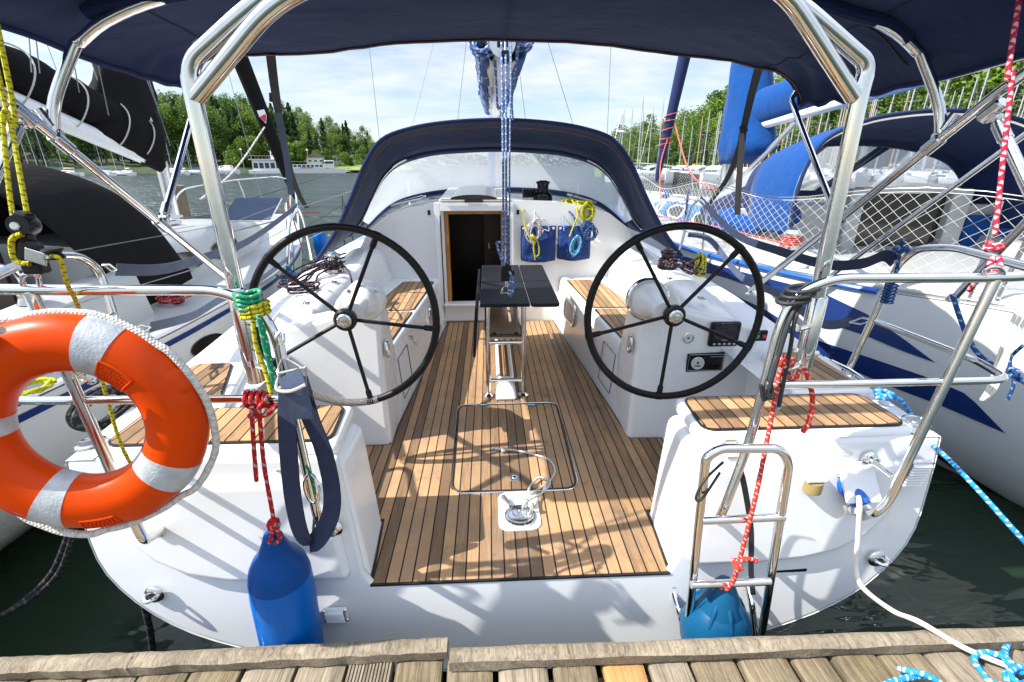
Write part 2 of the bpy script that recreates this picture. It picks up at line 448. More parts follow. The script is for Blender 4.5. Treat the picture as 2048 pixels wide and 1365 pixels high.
# deck
def gun(y):
    for a, b in zip(ST, ST[1:]):
        if a[0] <= y <= b[0]:
            t = (y-a[0])/(b[0]-a[0]); return a[1]+(b[1]-a[1])*t, a[2]+(b[2]-a[2])*t
    return ST[-1][1], ST[-1][2]
dk = MB()
for s in (-1, 1):
    rows = []
    for y in (1.62, 1.9, 2.2, 2.6, 3.2, 4.0, 4.3):
        w, z = gun(y); rows.append([Vector((s*1.10, y, z+.004)), Vector((s*(w-.04), y, z+.004)), Vector((s*(w-.005), y, z+.001)), Vector((s*(w+.004), y, z-.02))])
    dk.loft(rows)
    rows = []
    for y in (1.345, 1.45, 1.62):
        w, z = gun(y); rows.append([Vector((s*1.40, y, z+.004)), Vector((s*(w-.04), y, z+.004)), Vector((s*(w-.005), y, z+.001)), Vector((s*(w+.004), y, z-.02))])
    dk.loft(rows)
for s in (-1, 1):
    dk.loft([[V(s*1.08, y, gun(y)[1]+.01), V(s*gun(y)[0], y, gun(y)[1]+.004)] for y in (4.3, 5, 5.9)])
rows = []
for y in (5.9, 6.4, 7, 8, 9, 10, 10.6, 11.5):
    w, z = gun(y); rows.append([Vector((x*w, y, z+.004+.05*(1-x*x))) for x in (-1, -.7, -.35, 0, .35, .7, 1)])
dk.loft(rows); bp('deck', dk, M['gel'])
# sole
q = MB(); q.prism([V(-.53, ty(.64), .6), V(.53, ty(.64), .6), V(.60, 1.6, .6), V(1.2, 1.6, .6), V(1.2, 2.2, .6), V(.7, 2.2, .6), V(.55, 4.26, .6), V(-.55, 4.26, .6), V(-.7, 2.2, .6), V(-1.2, 2.2, .6), V(-1.2, 1.6, .6), V(-.60, 1.6, .6)], (0, 0, .043))
bp('cockpit_sole', q, M['gel'], smooth=False)
def grow(pts, d):
    c = sum((Vector(p) for p in pts), Vector())/len(pts); out = []
    n = len(pts)
    for i, p in enumerate(pts):
        p = Vector(p); a = (p-Vector(pts[i-1])).normalized(); b = (Vector(pts[(i+1) % n])-p).normalized()
        na = Vector((a.y, -a.x, 0)); nb = Vector((b.y, -b.x, 0)); nn = (na+nb)
        if nn.length < 1e-6: nn = na
        nn = nn.normalized()/max(.35, math.cos(nn.angle(na)))
        out.append(p+nn*d)
    return out
def rnd_poly(pts, rad, n=4):
    pts = [Vector(p) for p in pts]; out = []
    m = len(pts)
    for i in range(m):
        a, b, c = pts[i-1], pts[i], pts[(i+1) % m]
        d1, d2 = a-b, c-b; rr = min(rad, d1.length*.45, d2.length*.45)
        p0, p2 = b+d1.normalized()*rr, b+d2.normalized()*rr
        for k in range(n+1):
            t = k/n; out.append(p0*(1-t)**2+b*2*t*(1-t)+p2*t*t)
    return out
def teak_panel(name, pts, z, mat='teakseat', rad=.03, parent=None, th=.009):
    """pts counter-clockwise seen from above"""
    p = rnd_poly([(a, b, z) for a, b in pts], rad) if rad else [Vector((a, b, z)) for a, b in pts]
    q = MB(); q.prism(p, (0, 0, th)); o = bp(name, q, M[mat], parent, smooth=False, bevel=.002)
    q = MB(); q.prism([v-Vector((0, 0, .001)) for v in grow(p, .009)], (0, 0, th-.002))
    if not parent: bp('caulking', q, M['caulk'], o, smooth=False)
    return o
half = [(.535, 1.275), (.56, 1.6), (.80, 1.615), (.82, 2.155), (.645, 2.16), (.50, 4.235)]
sole_pts = half+[(-x, y) for x, y in reversed(half)]
teak_sole = teak_panel('teak_sole', sole_pts, SOLE-.005, 'teak', 0)
# hatch in the sole
hp = rnd_poly([(-.297, 1.745, SOLE+.0045), (.297, 1.745, SOLE+.0055), (.312, 2.585, SOLE+.0055), (-.312, 2.585, SOLE+.0055)], .075, 6)
q = MB(); q.tube(hp, .0036, 6, closed=True); bp('hatch_trim', q, M['steel2'], teak_sole)
q = MB(); q.tube(grow(hp, -.010), .0042, 6, closed=True); bp('hatch_gasket', q, M['caulk'], teak_sole)
for (px, py) in ((967, 811), (1063, 811)):
    c = PZ(px, py, SOLE+.008); q = MB(); q.box(c, (.045, .028, .008)); q.tube([c+V(-.022, 0, .005), c+V(.022, 0, .005)], .004, 8); bp('hatch_hinge', q, M['steel'], teak_sole)
c = PZ(1029, 955, SOLE+.006); q = MB(); q.box(c, (.042, .055, .006)); o = bp('lift_handle', q, M['steel2'], teak_sole, bevel=.002)
q = MB(); q.lathe([(.013, 0), (.013, .003), (.010, .004), (.009, .001), (0, .001)], c+V(0, 0, .003), seg=20); bp('lift_ring', q, M['steel'], teak_sole)
# white plate with round tiller cap
c = PZ(1038, 1028, SOLE+.006)
q = MB(); q.prism(rnd_poly([(c.x-.088, 1.50, SOLE+.003), (c.x+.088, 1.50, SOLE+.003), (c.x+.088, 1.735, SOLE+.003), (c.x-.088, 1.735, SOLE+.003)], .05, 6), (0, 0, .007)); plate = bp('tiller_plate', q, M['gel'])
c = PZ(1040, 1033, SOLE+.012)
q = MB(); q.lathe([(.066, 0), (.066, .006), (.058, .011), (.052, .011), (.050, .016), (.034, .020), (.030, .020), (.028, .024), (.012, .026), (.010, .018), (0, .018)], c, seg=36); bp('deck_cap', q, M['steel2'], plate)
for a in range(6):
    q = MB(); q.lathe([(.004, 0), (.003, .002), (0, .002)], c+V(.060*math.cos(a), .060*math.sin(a), .008), seg=8); bp('screw', q, M['steel'], plate)
for d in ((.05, .02), (.03, .045)):
    q = MB(); q.lathe([(.008, 0), (.008, .025), (.011, .026), (.011, .036), (.006, .04), (0, .04)], c+V(d[0], d[1], .01), seg=12); bp('cap_pin', q, M['steel2'], plate)
q = MB(); q.box(c+V(-.055, .075, .02), (.018, .07, .02), Matrix.Rotation(R(25), 3, 'Z')); bp('cap_lever', q, M['steel2'], plate, bevel=.004)

for s in (-1, 1):
    # stern locker block with hinged lid and teak pad
    q = MB(); q.prism([V(s*.562, ty(.66), .62), V(s*.578, 1.605, .62), V(s*1.36, 1.605, .62), V(s*1.36, ty(.66), .62)][::s], (0, 0, .02))
    q = MB()
    bot = [V(s*.540, ty(.62)+.006, .62), V(s*.565, 1.60, .62), V(s*1.43, 1.61, .62), V(s*1.38, ty(.62)+.006, .62)]
    top = [V(s*.615, ty(1.12)+.004, 1.115), V(s*.605, 1.64, 1.115), V(s*1.46, 1.65, 1.115), V(s*1.44, ty(1.12)+.004, 1.115)]
    if s < 0: bot, top = bot[::-1], top[::-1]
    q.loft([bot, top], cu=True, caps=True); lk = bp('stern_locker', q, M['gel'], smooth=True, bevel=.045)
    q = MB(); lp = [(.622, 1.372), (.640, 1.655), (1.435, 1.655), (1.415, 1.372)]
    q.prism([V(s*a, b, 1.112) for a, b in lp[::-s]], (0, 0, .058)); lid = bp('locker_lid', q, M['gel'], lk, bevel=.022)
    tp = [(.652, 1.398), (1.392, 1.398), (1.40, 1.632), (.672, 1.632)]
    tp = [(s*a, b) for a, b in (tp if s > 0 else tp[::-1])]
    p = rnd_poly([(a, b, 1.1685) for a, b in tp], .045, 5)
    q = MB(); q.prism(p, (0, 0, .011)); bp('teak_pad', q, M['teakseat'], lk, smooth=False, bevel=.002)
    q = MB(); q.prism([v-V(0, 0, .001) for v in grow(p, .008)], (0, 0, .009)); bp('pad_caulking', q, M['caulk'], lk, smooth=False)
    for hx in ((.735, 1.145) if s > 0 else (.80, 1.2)):
        q = MB(); q.box(V(s*hx, 1.366, 1.137), (.038, .005, .026)); q.box(V(s*hx, 1.342, 1.098), (.038, .02, .006)); q.tube([V(s*hx-.019, 1.362, 1.118), V(s*hx+.019, 1.362, 1.118)], .006, 8); bp('locker_hinge', q, M['steel'], lk)
    # round deck filler on the quarter
    c = V(s*1.475, 1.44, gun(1.44)[1]+.006)
    q = MB(); q.lathe([(.046, 0), (.044, .006), (.036, .009), (.034, .006), (.0, .006)], c, seg=28); q.box(c+V(0, 0, .010), (.06, .012, .008), Matrix.Rotation(R(30), 3, 'Z')); bp('deck_filler', q, M['steel2'])
    # deck cleat
    c = V(s*1.475, 1.80, 1.16); q = MB()
    q.box(c, (.05, .13, .008)); q.tube([c+V(0, -.03, 0), c+V(0, -.03, .04)], .008, 8); q.tube([c+V(0, .03, 0), c+V(0, .03, .04)], .008, 8)
    q.tube([c+V(0, -.11, .042), c+V(0, 0, .046), c+V(0, .11, .042)], [.007, .010, .007], 8); bp('deck_cleat', q, M['steel'])
    # seats
    q = MB(); b = [V(s*.642, 2.32, .62), V(s*.515, 4.27, .62), V(s*1.15, 4.27, .62), V(s*1.15, 2.32, .62)]; t = [V(s*.673, 2.32, 1.075), V(s*.555, 4.27, 1.075), V(s*1.15, 4.27, 1.075), V(s*1.15, 2.32, 1.075)]
    if s < 0: b, t = b[::-1], t[::-1]
    q.loft([b, t], cu=True, caps=True); seat = bp('cockpit_seat', q, M['gel'], bevel=.03)
    inn = lambda y: .685+(.555-.685)*(y-2.12)/2.15+.035
    for (y0, y1) in ((2.44, 3.19), (3.23, 4.10)):
        o0, o1 = (.98, .96) if y0 < 3 else (.96, .86)
        pp = [(s*inn(y0), y0), (s*o0, y0), (s*o1, y1), (s*inn(y1), y1)]
        teak_panel('seat_teak', pp if s > 0 else pp[::-1], 1.073, rad=.025)
    # locker front details: recessed door, latch
    q = MB()
    fx = lambda y, z: s*(.655+(.515-.655)*(y-2.12)/2.15+(z-.62)*.07-.004)
    dp = [(2.56, .72), (2.80, .72), (2.80, .98), (2.56, .98)]
    q.tube([V(fx(y, z), y, z) for y, z in bend([(a, b, 0) for a, b in dp], .02) and dp], .003, 6, closed=True); bp('locker_door_seam', q, M['shade'], seat)
    for (y, z) in ((2.90, 1.0), (2.98, .93)):
        q = MB(); q.lathe([(.014, 0), (.014, .004), (.006, .008), (0, .008)], V(fx(y, z), y, z), (-s, 0, 0), 14); q.box(V(fx(y, z)-s*.012, y, z-.012), (.006, .012, .03)); bp('latch', q, M['steel'], seat)
    # rectangular courtesy window in the seat front
    yy, zz = 3.72, .90
    fr = rnd_poly([(0, yy-.17, zz-.085), (0, yy+.17, zz-.085), (0, yy+.17, zz+.085), (0, yy-.17, zz+.085)], .06, 5)
    fr = [V(fx(p.y, p.z)-s*.002, p.y, p.z) for p in fr]
    q = MB(); q.tube(fr, .011, 8, closed=True); fw = bp('seat_portlight', q, M['steel'], seat)
    q = MB(); q.prism(fr[::-s], (-s*.004, 0, 0)); bp('portlight_pane', q, M['smoke'], fw, smooth=False)
    # helm console
    prof = [(.640, .62), (.648, 1.05), (.640, 1.36), (.655, 1.44), (.695, 1.495), (.75, 1.515), (.805, 1.495), (.85, 1.44), (.885, 1.36), (1.0, 1.325), (1.15, 1.30), (1.27, 1.27), (1.31, 1.15), (1.31, .62)]
    q = MB(); lean = lambda z: 2.17+(z-.62)*.06
    a = [V(s*x, lean(z), z) for x, z in prof]; bq = [V(s*x, 2.50 if z < 1.35 else 2.40, z-.03 if z < 1.35 else 1.32+(z-1.35)*.3) for x, z in prof]
    if s < 0: a, bq = a[::-1], bq[::-1]
    q.loft([a, bq], cu=True, caps=True); cons = bp('helm_console', q, M['gel'], bevel=.028)
    # bump-out seat pad beside the console
    pp = [(1.175, 1.70), (1.43, 1.70), (1.455, 2.04), (1.30, 2.04)]
    q = MB(); g = [V(s*a, b, 1.10) for a, b in ((1.12, 1.64), (1.47, 1.64), (1.49, 2.08), (1.24, 2.08))]
    q.prism(g if s > 0 else g[::-1], (0, 0, .085)); qs = bp('quarter_seat', q, M['gel'], bevel=.02)
    pp = [(s*a, b) for a, b in (pp if s > 0 else pp[::-1])]
    p = rnd_poly([(a, b, 1.184) for a, b in pp], .03); q = MB(); q.prism(p, (0, 0, .010)); bp('teak_pad', q, M['teakseat'], qs, smooth=False)
    q = MB(); q.prism([v-V(0, 0, .001) for v in grow(p, .008)], (0, 0, .008)); bp('pad_caulking', q, M['caulk'], qs, smooth=False)
    q = MB(); q.box(V(s*1.36, 1.90, .88), (.20, .62, .50)); bp('footwell_wall', q, M['gel'])
    # coaming
    rows = []
    for (y, zt, xo, xi, zi) in ((2.25, 1.25, 1.30, 1.06, 1.07), (2.5, 1.31, 1.315, 1.0, 1.07), (2.9, 1.33, 1.33, .99, 1.07), (3.4, 1.345, 1.345, 1.0, 1.07), (3.8, 1.36, 1.35, 1.0, 1.07), (4.08, 1.37, 1.35, .99, 1.07), (4.3, 1.38, 1.35, .97, 1.07)):
        rows.append([V(s*(xo+.06), y, 1.13), V(s*(xo+.035), y, zt-.12), V(s*(xo-.03), y, zt-.015), V(s*(xo-.1), y, zt), V(s*(xi+.14), y, zt), V(s*(xi+.07), y, zt-.02), V(s*(xi+.03), y, zt-.10), V(s*(xi-.02), y, zi-.02)][::s])
    q = MB(); q.loft(rows, caps=True); cm = bp('coaming', q, M['gel'], subsurf=1)
    # winch on the coaming
    c = V(s*1.20, 3.33, 1.345)
    q = MB(); q.lathe([(.070, 0), (.070, .02), (.056, .03), (.048, .055), (.046, .08), (.052, .10), (.056, .105), (.056, .118), (.034, .122), (.030, .135), (.012, .136), (.010, .125), (0, .125)], c, seg=28)
    bp('winch', q, M['blackgloss'] if s > 0 else M['steel2'])
    # small latch plates
    for y in (2.55, 3.05):
        c = V(s*1.12, y, 1.325); q = MB(); q.box(c+V(0, 0, .004), (.03, .05, .008)); q.tube([c+V(-.01, -.012, .008), c+V(-.01, .0, .02), c+V(-.01, .012, .008)], .003, 6); bp('pad_eye', q, M['steel2'], cm)

# ---- console instruments (right helm)
def on_face(px, py, zguess=1.1):
    y = 2.17
    for _ in range(6):
        p = PY(px, py, y); y = 2.17+(p.z-.62)*.06
    return PY(px, py, y)
FN = V(0, -1, .06).normalized(); FR = Matrix.Rotation(R(3.4), 3, 'X')
def panel(name, p, w, h, th, mat, bev=.006, rz=0, parent=boat):
    m = FR @ Matrix.Rotation(rz, 3, 'Y'); q = MB(); q.box(p+FN*(th/2-.002), (w, th, h), m); return bp(name, q, M[mat], parent, bevel=bev)
# plotter
p = on_face(1446, 667); pl = panel('chart_plotter', p, .155, .135, .03, 'blackgloss', .012)
panel('screen', p+FN*.0285+V(0, 0, .015), .115, .072, .004, 'chart', .002, parent=pl)
for k in range(5): panel('button', p+FN*.0285+V(-.052+.026*k, 0, -.050), .014, .010, .005, 'fork', .002, parent=pl)
def lettering(txt, p, size, mat, parent, right=V(1, 0, 0), up=V(0, 0, 1), name='lettering', th=.0006):
    cu = bpy.data.curves.new(name, 'FONT'); cu.body = txt; cu.size = size; cu.extrude = th; cu.align_x = 'CENTER'; cu.align_y = 'CENTER'
    tmp = bpy.data.objects.new(name, cu); COL.objects.link(tmp)
    dg = bpy.context.evaluated_depsgraph_get(); me = bpy.data.meshes.new_from_object(tmp.evaluated_get(dg))
    bpy.data.objects.remove(tmp); bpy.data.curves.remove(cu)
    n = right.cross(up).normalized(); m = Matrix((right.normalized(), up.normalized(), n)).transposed()
    q = MB(); q.v = [p+m @ v.co for v in me.vertices]; q.f = [list(f.vertices) for f in me.polygons]; q.uv = [None]*len(q.f)
    bpy.data.meshes.remove(me)
    return obj(name, q, mat, parent, smooth=False)
lettering('Raymarine', p+FN*.0295+V(0, 0, .058), .013, M['ink'], pl)
lettering('Raymarine', p+FN*.0315+V(0, 0, -.027), .009, M['ink'], pl)
for k, ch in enumerate(('-', '+', 'o', '=', '*')): lettering(ch, p+FN*.032+V(-.052+.026*k, 0, -.050), .012, M['ink'], pl)
# engine panel
p = on_face(1409, 724); ep = panel('engine_panel', p, .195, .105, .012, 'blackgloss', .004, R(-2))
q = MB(); q.tube([p+FN*.011+FR @ V(a*.090, 0, b*.046) for a, b in ((-1, -1), (1, -1), (1, 1), (-1, 1))], .0012, 6, closed=True); bp('panel_border', q, M['ink'], ep)
q = MB(); q.lathe([(.034, 0), (.034, .006), (.030, .008), (.029, .004), (0, .004)], p+FN*.011+V(-.042, 0, -.002), FN, 28); bp('gauge_rim', q, M['plastic'], ep)
q = MB(); q.lathe([(.029, 0), (.0, .0005)], p+FN*.0155+V(-.042, 0, -.002), FN, 28); bp('gauge_dial', q, M['dial'], ep)
for k in range(9):
    a = R(225-270*k/8); q = MB(); d = V(math.cos(a), 0, math.sin(a)); q.tube([p+FN*.017+V(-.042, 0, -.002)+d*.021, p+FN*.017+V(-.042, 0, -.002)+d*.027], .0010, 4); bp('tick', q, M['caulk'], ep)
q = MB(); q.lathe([(.007, 0), (.005, .004), (0, .004)], p+FN*.016+V(-.042, 0, .0), FN, 12); q.box(p+FN*.017+V(-.042, 0, -.017), (.026, .002, .007), FR); bp('gauge_needle', q, M['caulk'], ep)
lettering('nannidiesel', p+FN*.0115+V(.055, 0, .034), .014, M['ink'], ep)
for k in (0, 1):
    q = MB(); q.box(p+FN*.014+V(.035+.032*k, 0, -.030), (.018, .008, .022), FR); bp('switch', q, M['black'], ep, bevel=.002)
# small round gauge
p = on_face(1376, 676)
q = MB(); q.lathe([(.029, 0), (.029, .006), (.024, .009), (.023, .005), (0, .005)], p, FN, 28); g = bp('round_gauge', q, M['steel2'])
q = MB(); q.lathe([(.0225, 0), (0, .0004)], p+FN*.0055, FN, 28); bp('gauge_dial', q, M['dial'], g)
q = MB(); q.lathe([(.008, 0), (.006, .003), (0, .003)], p+FN*.006, FN, 12); bp('gauge_hub', q, M['greenp'], g)
# control pad with green and red button
p = PY(1517, 671, 2.185); cp = panel('autopilot_control', p, .080, .058, .016, 'blackgloss', .005)
q = MB(); q.lathe([(.011, 0), (.010, .004), (0, .004)], p+FN*.014+V(-.012, 0, -.002), FN, 16); bp('green_button', q, M['greenp'], cp)
q = MB(); q.lathe([(.011, 0), (.010, .004), (0, .004)], p+FN*.014+V(.022, 0, -.002), FN, 16); bp('red_button', q, M['redp'], cp)
lettering('AUTO', p+FN*.0155+V(-.016, 0, .019), .009, M['ink'], cp)
# oval vents on the inner cheeks of the consoles
for (px, py, s) in ((1268, 693, 1), (767, 702, -1)):
    p = on_face(px, py); p.y += .03; q = MB()
    ring = [V(p.x-s*.012, p.y+.02*math.cos(a), p.z+.042*math.sin(a)) for a in [2*math.pi*k/24 for k in range(24)]]
    q.tube(ring, .010, 8, closed=True); q.prism(ring[::-1], (s*.01, 0, 0)); bp('speaker_grille', q, M['steel2'])

# ---- steering wheels
for s, hub, a0 in ((-1, V(-.728, 1.955, 1.422), 65), (1, V(.724, 1.955, 1.418), 49)):
    Rw = .392; til = Matrix.Rotation(R(-3), 3, 'X')
    P_ = lambda a, r, dy=0: hub+til @ V(r*math.cos(a), dy, r*math.sin(a))
    q = MB(); q.tube([P_(2*math.pi*k/72, Rw) for k in range(72)], .0165, 12, closed=True); wh = bp('steering_wheel', q, M['black'])
    for k in range(5):
        a = R(a0+72*k); q = MB(); q.tube([P_(a, .035, .012), P_(a, .30), P_(a, .335), P_(a, .345), P_(a, Rw-.01)], [.0085, .0085, .0085, .013, .013], 10); bp('spoke', q, M['black'], wh)
        q = MB(); aa = a; q.tube([P_(aa-.035, Rw), P_(aa+.035, Rw)], .0185, 12); bp('rim_sleeve', q, M['black'], wh)
    q = MB(); q.lathe([(.046, -.01), (.050, .0), (.050, .018), (.040, .026), (.034, .026)], hub+V(0, .012, 0), (0, -1, 0), 28); bp('hub', q, M['blackgloss'], wh)
    q = MB(); q.lathe([(.030, 0), (.032, .008), (.024, .014), (.018, .014), (.017, .020), (.008, .022), (.007, .018), (0, .018)], hub+V(0, -.012, 0), (0, -1, 0), 24); bp('hub_nut', q, M['steel2'], wh)
    # drum behind the wheel
    yb = 2.22
    if s > 0:
        q = MB(); q.lathe([(.108, 0), (.108, .018), (.100, .024), (.092, .020)], V(hub.x-.04, yb, hub.z+.005), (0, -1, .06), 40); dr = bp('compass_ring', q, M['steel'])
        q = MB(); q.lathe([(.092, 0), (.090, .03), (.066, .07), (.052, .13), (.045, .18), (.04, .20)], V(hub.x-.03, yb, hub.z), (0, -1, 0), 36); bp('wheel_drum', q, M['gel'], dr)
    else:
        q = MB(); q.lathe([(.100, 0), (.097, .035), (.090, .05), (.070, .056), (.066, .08), (.060, .11), (.045, .12), (.042, .22)], V(hub.x+.02, yb+.03, hub.z+.01), (0, -1, 0), 40); dr = bp('wheel_drum', q, M['gel'])
        for k in (-1, 0, 1):
            q = MB(); q.lathe([(.011 if k else .018, 0), (.009, .006), (0, .006)], V(hub.x+.02+k*.062, yb+.03-.052, hub.z+.01+(.055 if k else .078)), (0, -1, 0), 14); bp('drum_bolt', q, M['steel2'], dr)
    if s < 0:
        q = MB(); pts = []
        for k in range(0, 400):
            a = R(232+54*k/399); t = k*1.15; pts.append(P_(a, Rw+.0185*math.cos(t), .0185*math.sin(t)))
        q.tube(pts, .0016, 5); bp('cord_whipping', q, M['r_wfleck'], wh)

# ---- cockpit table
M['shelf'] = plain('Honey brown shelf', (.50, .33, .21), .18, var=.3, nscale=4)
q = MB(); q.box(V(-.012, 3.197, 1.278), (.296, 1.14, .022)); tbl = bp('cockpit_table', q, M['table'], bevel=.008)
q = MB(); q.prism(rnd_poly([(.142, 2.622, 1.267), (.312, 2.618, 1.267), (.330, 3.755, 1.267), (.142, 3.762, 1.267)], .03), (0, 0, .022)); bp('table_leaf', q, M['table'], tbl, bevel=.005)
q = MB(); q.prism([V(-.172, 2.64, 1.26), V(-.172, 3.76, 1.26), V(-.195, 3.74, .93), V(-.195, 2.68, .93)], (-.018, 0, 0)); bp('table_leaf', q, M['table'], tbl, bevel=.005)
q = MB(); q.box(V(.07, 3.19, 1.2895), (.50, .004, .0022)); bp('leaf_seam', q, M['caulk'], tbl)
for y in (2.70, 3.62):
    for x in (-.118, .104):
        q = MB(); q.tube([V(x, y, SOLE+.006), V(x, y, 1.265)], .0155, 14); q.lathe([(.036, 0), (.036, .005), (.022, .014), (.017, .02)], V(x, y, SOLE+.006), seg=20); bp('leg', q, M['steel'], tbl)
    for z in (1.02, .76):
        q = MB(); q.tube([V(-.118, y, z), V(.104, y, z)], .014, 12); bp('crossbar', q, M['steel'], tbl)
for x in (-.118, .104):
    for z in (1.235, 1.02):
        q = MB(); q.tube([V(x, 2.70, z), V(x, 3.62, z)], .012, 10); bp('side_rail', q, M['steel'], tbl)
q = MB(); q.box(V(-.007, 3.16, 1.045), (.20, .90, .012)); sh = bp('table_shelf', q, M['shelf'], tbl)
q = MB(); q.box(V(-.007, 2.72, 1.055), (.20, .012, .022)); bp('shelf_lip', q, M['smoke'], tbl)
for x in (-.075, .06):
    q = MB(); q.box(V(x, 2.71, 1.073), (.022, .016, .018)); bp('shelf_catch', q, M['black'], tbl, bevel=.003)
for x in (-.052, .038):
    q = MB(); q.box(V(x, 3.2, SOLE+.045), (.026, .95, .085)); bp('base_rail', q, M['gel'], tbl, bevel=.01)
q = MB(); q.box(V(-.007, 3.2, SOLE+.03), (.064, .95, .06)); bp('base_board', q, M['teakseat'], tbl)
bb = [V(-.077, 2.62, SOLE+.005), V(.063, 2.62, SOLE+.005), V(.063, 2.80, SOLE+.005), V(-.077, 2.80, SOLE+.005)]; bt = [V(-.06, 2.66, SOLE+.10), V(.046, 2.66, SOLE+.10), V(.046, 2.80, SOLE+.10), V(-.06, 2.80, SOLE+.10)]
q = MB(); q.loft([bb, bt], cu=True, caps=True); bp('base_box', q, M['gel'], tbl, bevel=.018)
q = MB(); q.box(V(-.007, 2.712, SOLE+.102), (.06, .03, .006)); bp('base_slot', q, M['smoke'], tbl)
# eye on the table for the sheet
c = PZ(1012, 588, 1.289)
q = MB(); q.tube([c+V(.028*math.cos(a), 0, .045*math.sin(a)) for a in [math.pi*k/10 for k in range(11)]], .006, 8); q.box(c+V(0, 0, .003), (.075, .025, .006)); bp('sheet_eye', q, M['steel2'], tbl)

# ---- cabin trunk, bulkhead and companionway
CS = [(1.32, 1.13), (1.25, 1.36), (1.14, 1.53), (.98, 1.645), (.80, 1.705), (.5, 1.745), (0, 1.765)]
def csec(y, kx, dz, y2=None):
    p = [V(x*kx, y, z if i == 0 else 1.13+(z-1.13)*dz) for i, (x, z) in enumerate(CS)]
    return mir(p)+[q for q in reversed(p[:-1])]
q = MB(); q.loft([csec(4.25, 1, 1), csec(5.0, 1, 1.0), csec(6, .95, .92), csec(7.5, .72, .66), csec(8.4, .5, .3), csec(8.6, .4, .12)], caps=False); cab = bp('cabin_trunk', q, M['gel'], ang=50)
hx0, hx1, hz0, hz1 = -.495, .045, .845, 1.70
def bulk_piece(pts): return MB().prism([V(a, 4.25, b) for a, b in pts], (0, .035, 0))
q = MB()
q.prism([V(a, 4.248, b) for a, b in [(-1.34, .62), (hx0, .62), (hx0, 1.748)]+[(-x, z) for x, z in CS[5::-1]]], (0, .03, 0))
q.prism([V(a, 4.248, b) for a, b in [(hx1, .62), (1.34, .62)]+[(x, z) for x, z in CS[:6]]+[(hx1, 1.762)]], (0, .03, 0))
q.prism([V(a, 4.248, b) for a, b in [(hx0, .62), (hx1, .62), (hx1, hz0), (hx0, hz0)]], (0, .03, 0))
q.prism([V(a, 4.248, b) for a, b in [(hx0, hz1), (hx1, hz1), (hx1, 1.762), (hx0, 1.748)]], (0, .03, 0))
blk = bp('cabin_bulkhead', q, M['gel'], smooth=False)
def frame(name, mat, w, y, d, x0, x1, z0, z1, sides='LRT', parent=blk):
    q = MB()
    if 'L' in sides: q.box(V(x0+w/2, y, (z0+z1)/2), (w, d, z1-z0))
    if 'R' in sides: q.box(V(x1-w/2, y, (z0+z1)/2), (w, d, z1-z0))
    if 'T' in sides: q.box(V((x0+x1)/2, y, z1-w*.7), (x1-x0-2*w-.002, d, w*1.4))
    return bp(name, q, M[mat], parent, bevel=.003)
frame('companionway_frame', 'gel', .05, 4.236, .07, hx0-.075, hx1+.075, hz0-.02, hz1+.045)
frame('wood_trim', 'woodtrim', .035, 4.33, .09, hx0, hx1, hz0, hz1-.01)
for sd_ in 'LR': frame('washboard_channel', 'caulk', .010, 4.199, .008, hx0-.030, hx1+.030, hz0, hz1-.06, sd_)
q = MB(); q.box(V(-.225, 4.215, hz0-.012), (.60, .09, .024)); bp('threshold', q, M['gel'], blk, bevel=.008)
q = MB(); q.box(V(-.225, 4.235, .745), (.60, .03, .16)); bp('step_face', q, M['gel'], blk, bevel=.008)
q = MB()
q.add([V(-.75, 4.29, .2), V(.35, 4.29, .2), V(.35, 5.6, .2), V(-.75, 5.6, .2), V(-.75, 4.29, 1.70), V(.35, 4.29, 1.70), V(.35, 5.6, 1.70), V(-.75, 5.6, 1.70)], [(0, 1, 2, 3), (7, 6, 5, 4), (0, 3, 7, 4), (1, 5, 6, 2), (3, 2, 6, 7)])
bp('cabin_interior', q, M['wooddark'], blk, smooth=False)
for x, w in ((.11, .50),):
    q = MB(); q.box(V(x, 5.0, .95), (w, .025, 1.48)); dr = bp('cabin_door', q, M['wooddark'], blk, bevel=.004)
    hx = x+(.21 if x < 0 else -.21)
    q = MB(); q.box(V(hx, 4.98, 1.25), (.006, .014, .06)); bp('door_handle', q, M['steel2'], dr)
q = MB(); q.tube([V(-.142, 4.97, .5), V(-.142, 4.97, 1.62)], .003, 6); bp('door_edge', q, M['steel2'], blk)
# sliding hatch garage
q = MB(); q.prism([V(hx0-.03, 4.20, 1.752), V(hx1+.05, 4.20, 1.752), V(hx1+.05, 5.3, 1.80), V(hx0-.03, 5.3, 1.80)], (0, 0, .022)); bp('sliding_hatch', q, M['gel'], blk, bevel=.008)
arc = [V(-.225+.20*math.cos(a), 4.20, 1.776+.035*math.sin(a)) for a in [math.pi*k/14 for k in range(15)]]
q = MB(); q.prism(arc, (0, .9, .04)); bp('smoked_hatch', q, M['smoke'], blk)
q = MB(); q.box(V(-.225, 4.190, 1.757), (.16, .012, .024)); bp('hatch_pull', q, M['smoke'], blk, bevel=.004)
q = MB(); q.box(V(-.225, 4.188, 1.772), (.56, .008, .006)); bp('hatch_edge', q, M['caulk'], blk)
for x in (-.62, .16):
    q = MB(); q.box(V(x, 4.243, 1.66), (.022, .016, .04)); bp('hatch_stop', q, M['black'], blk, bevel=.003)
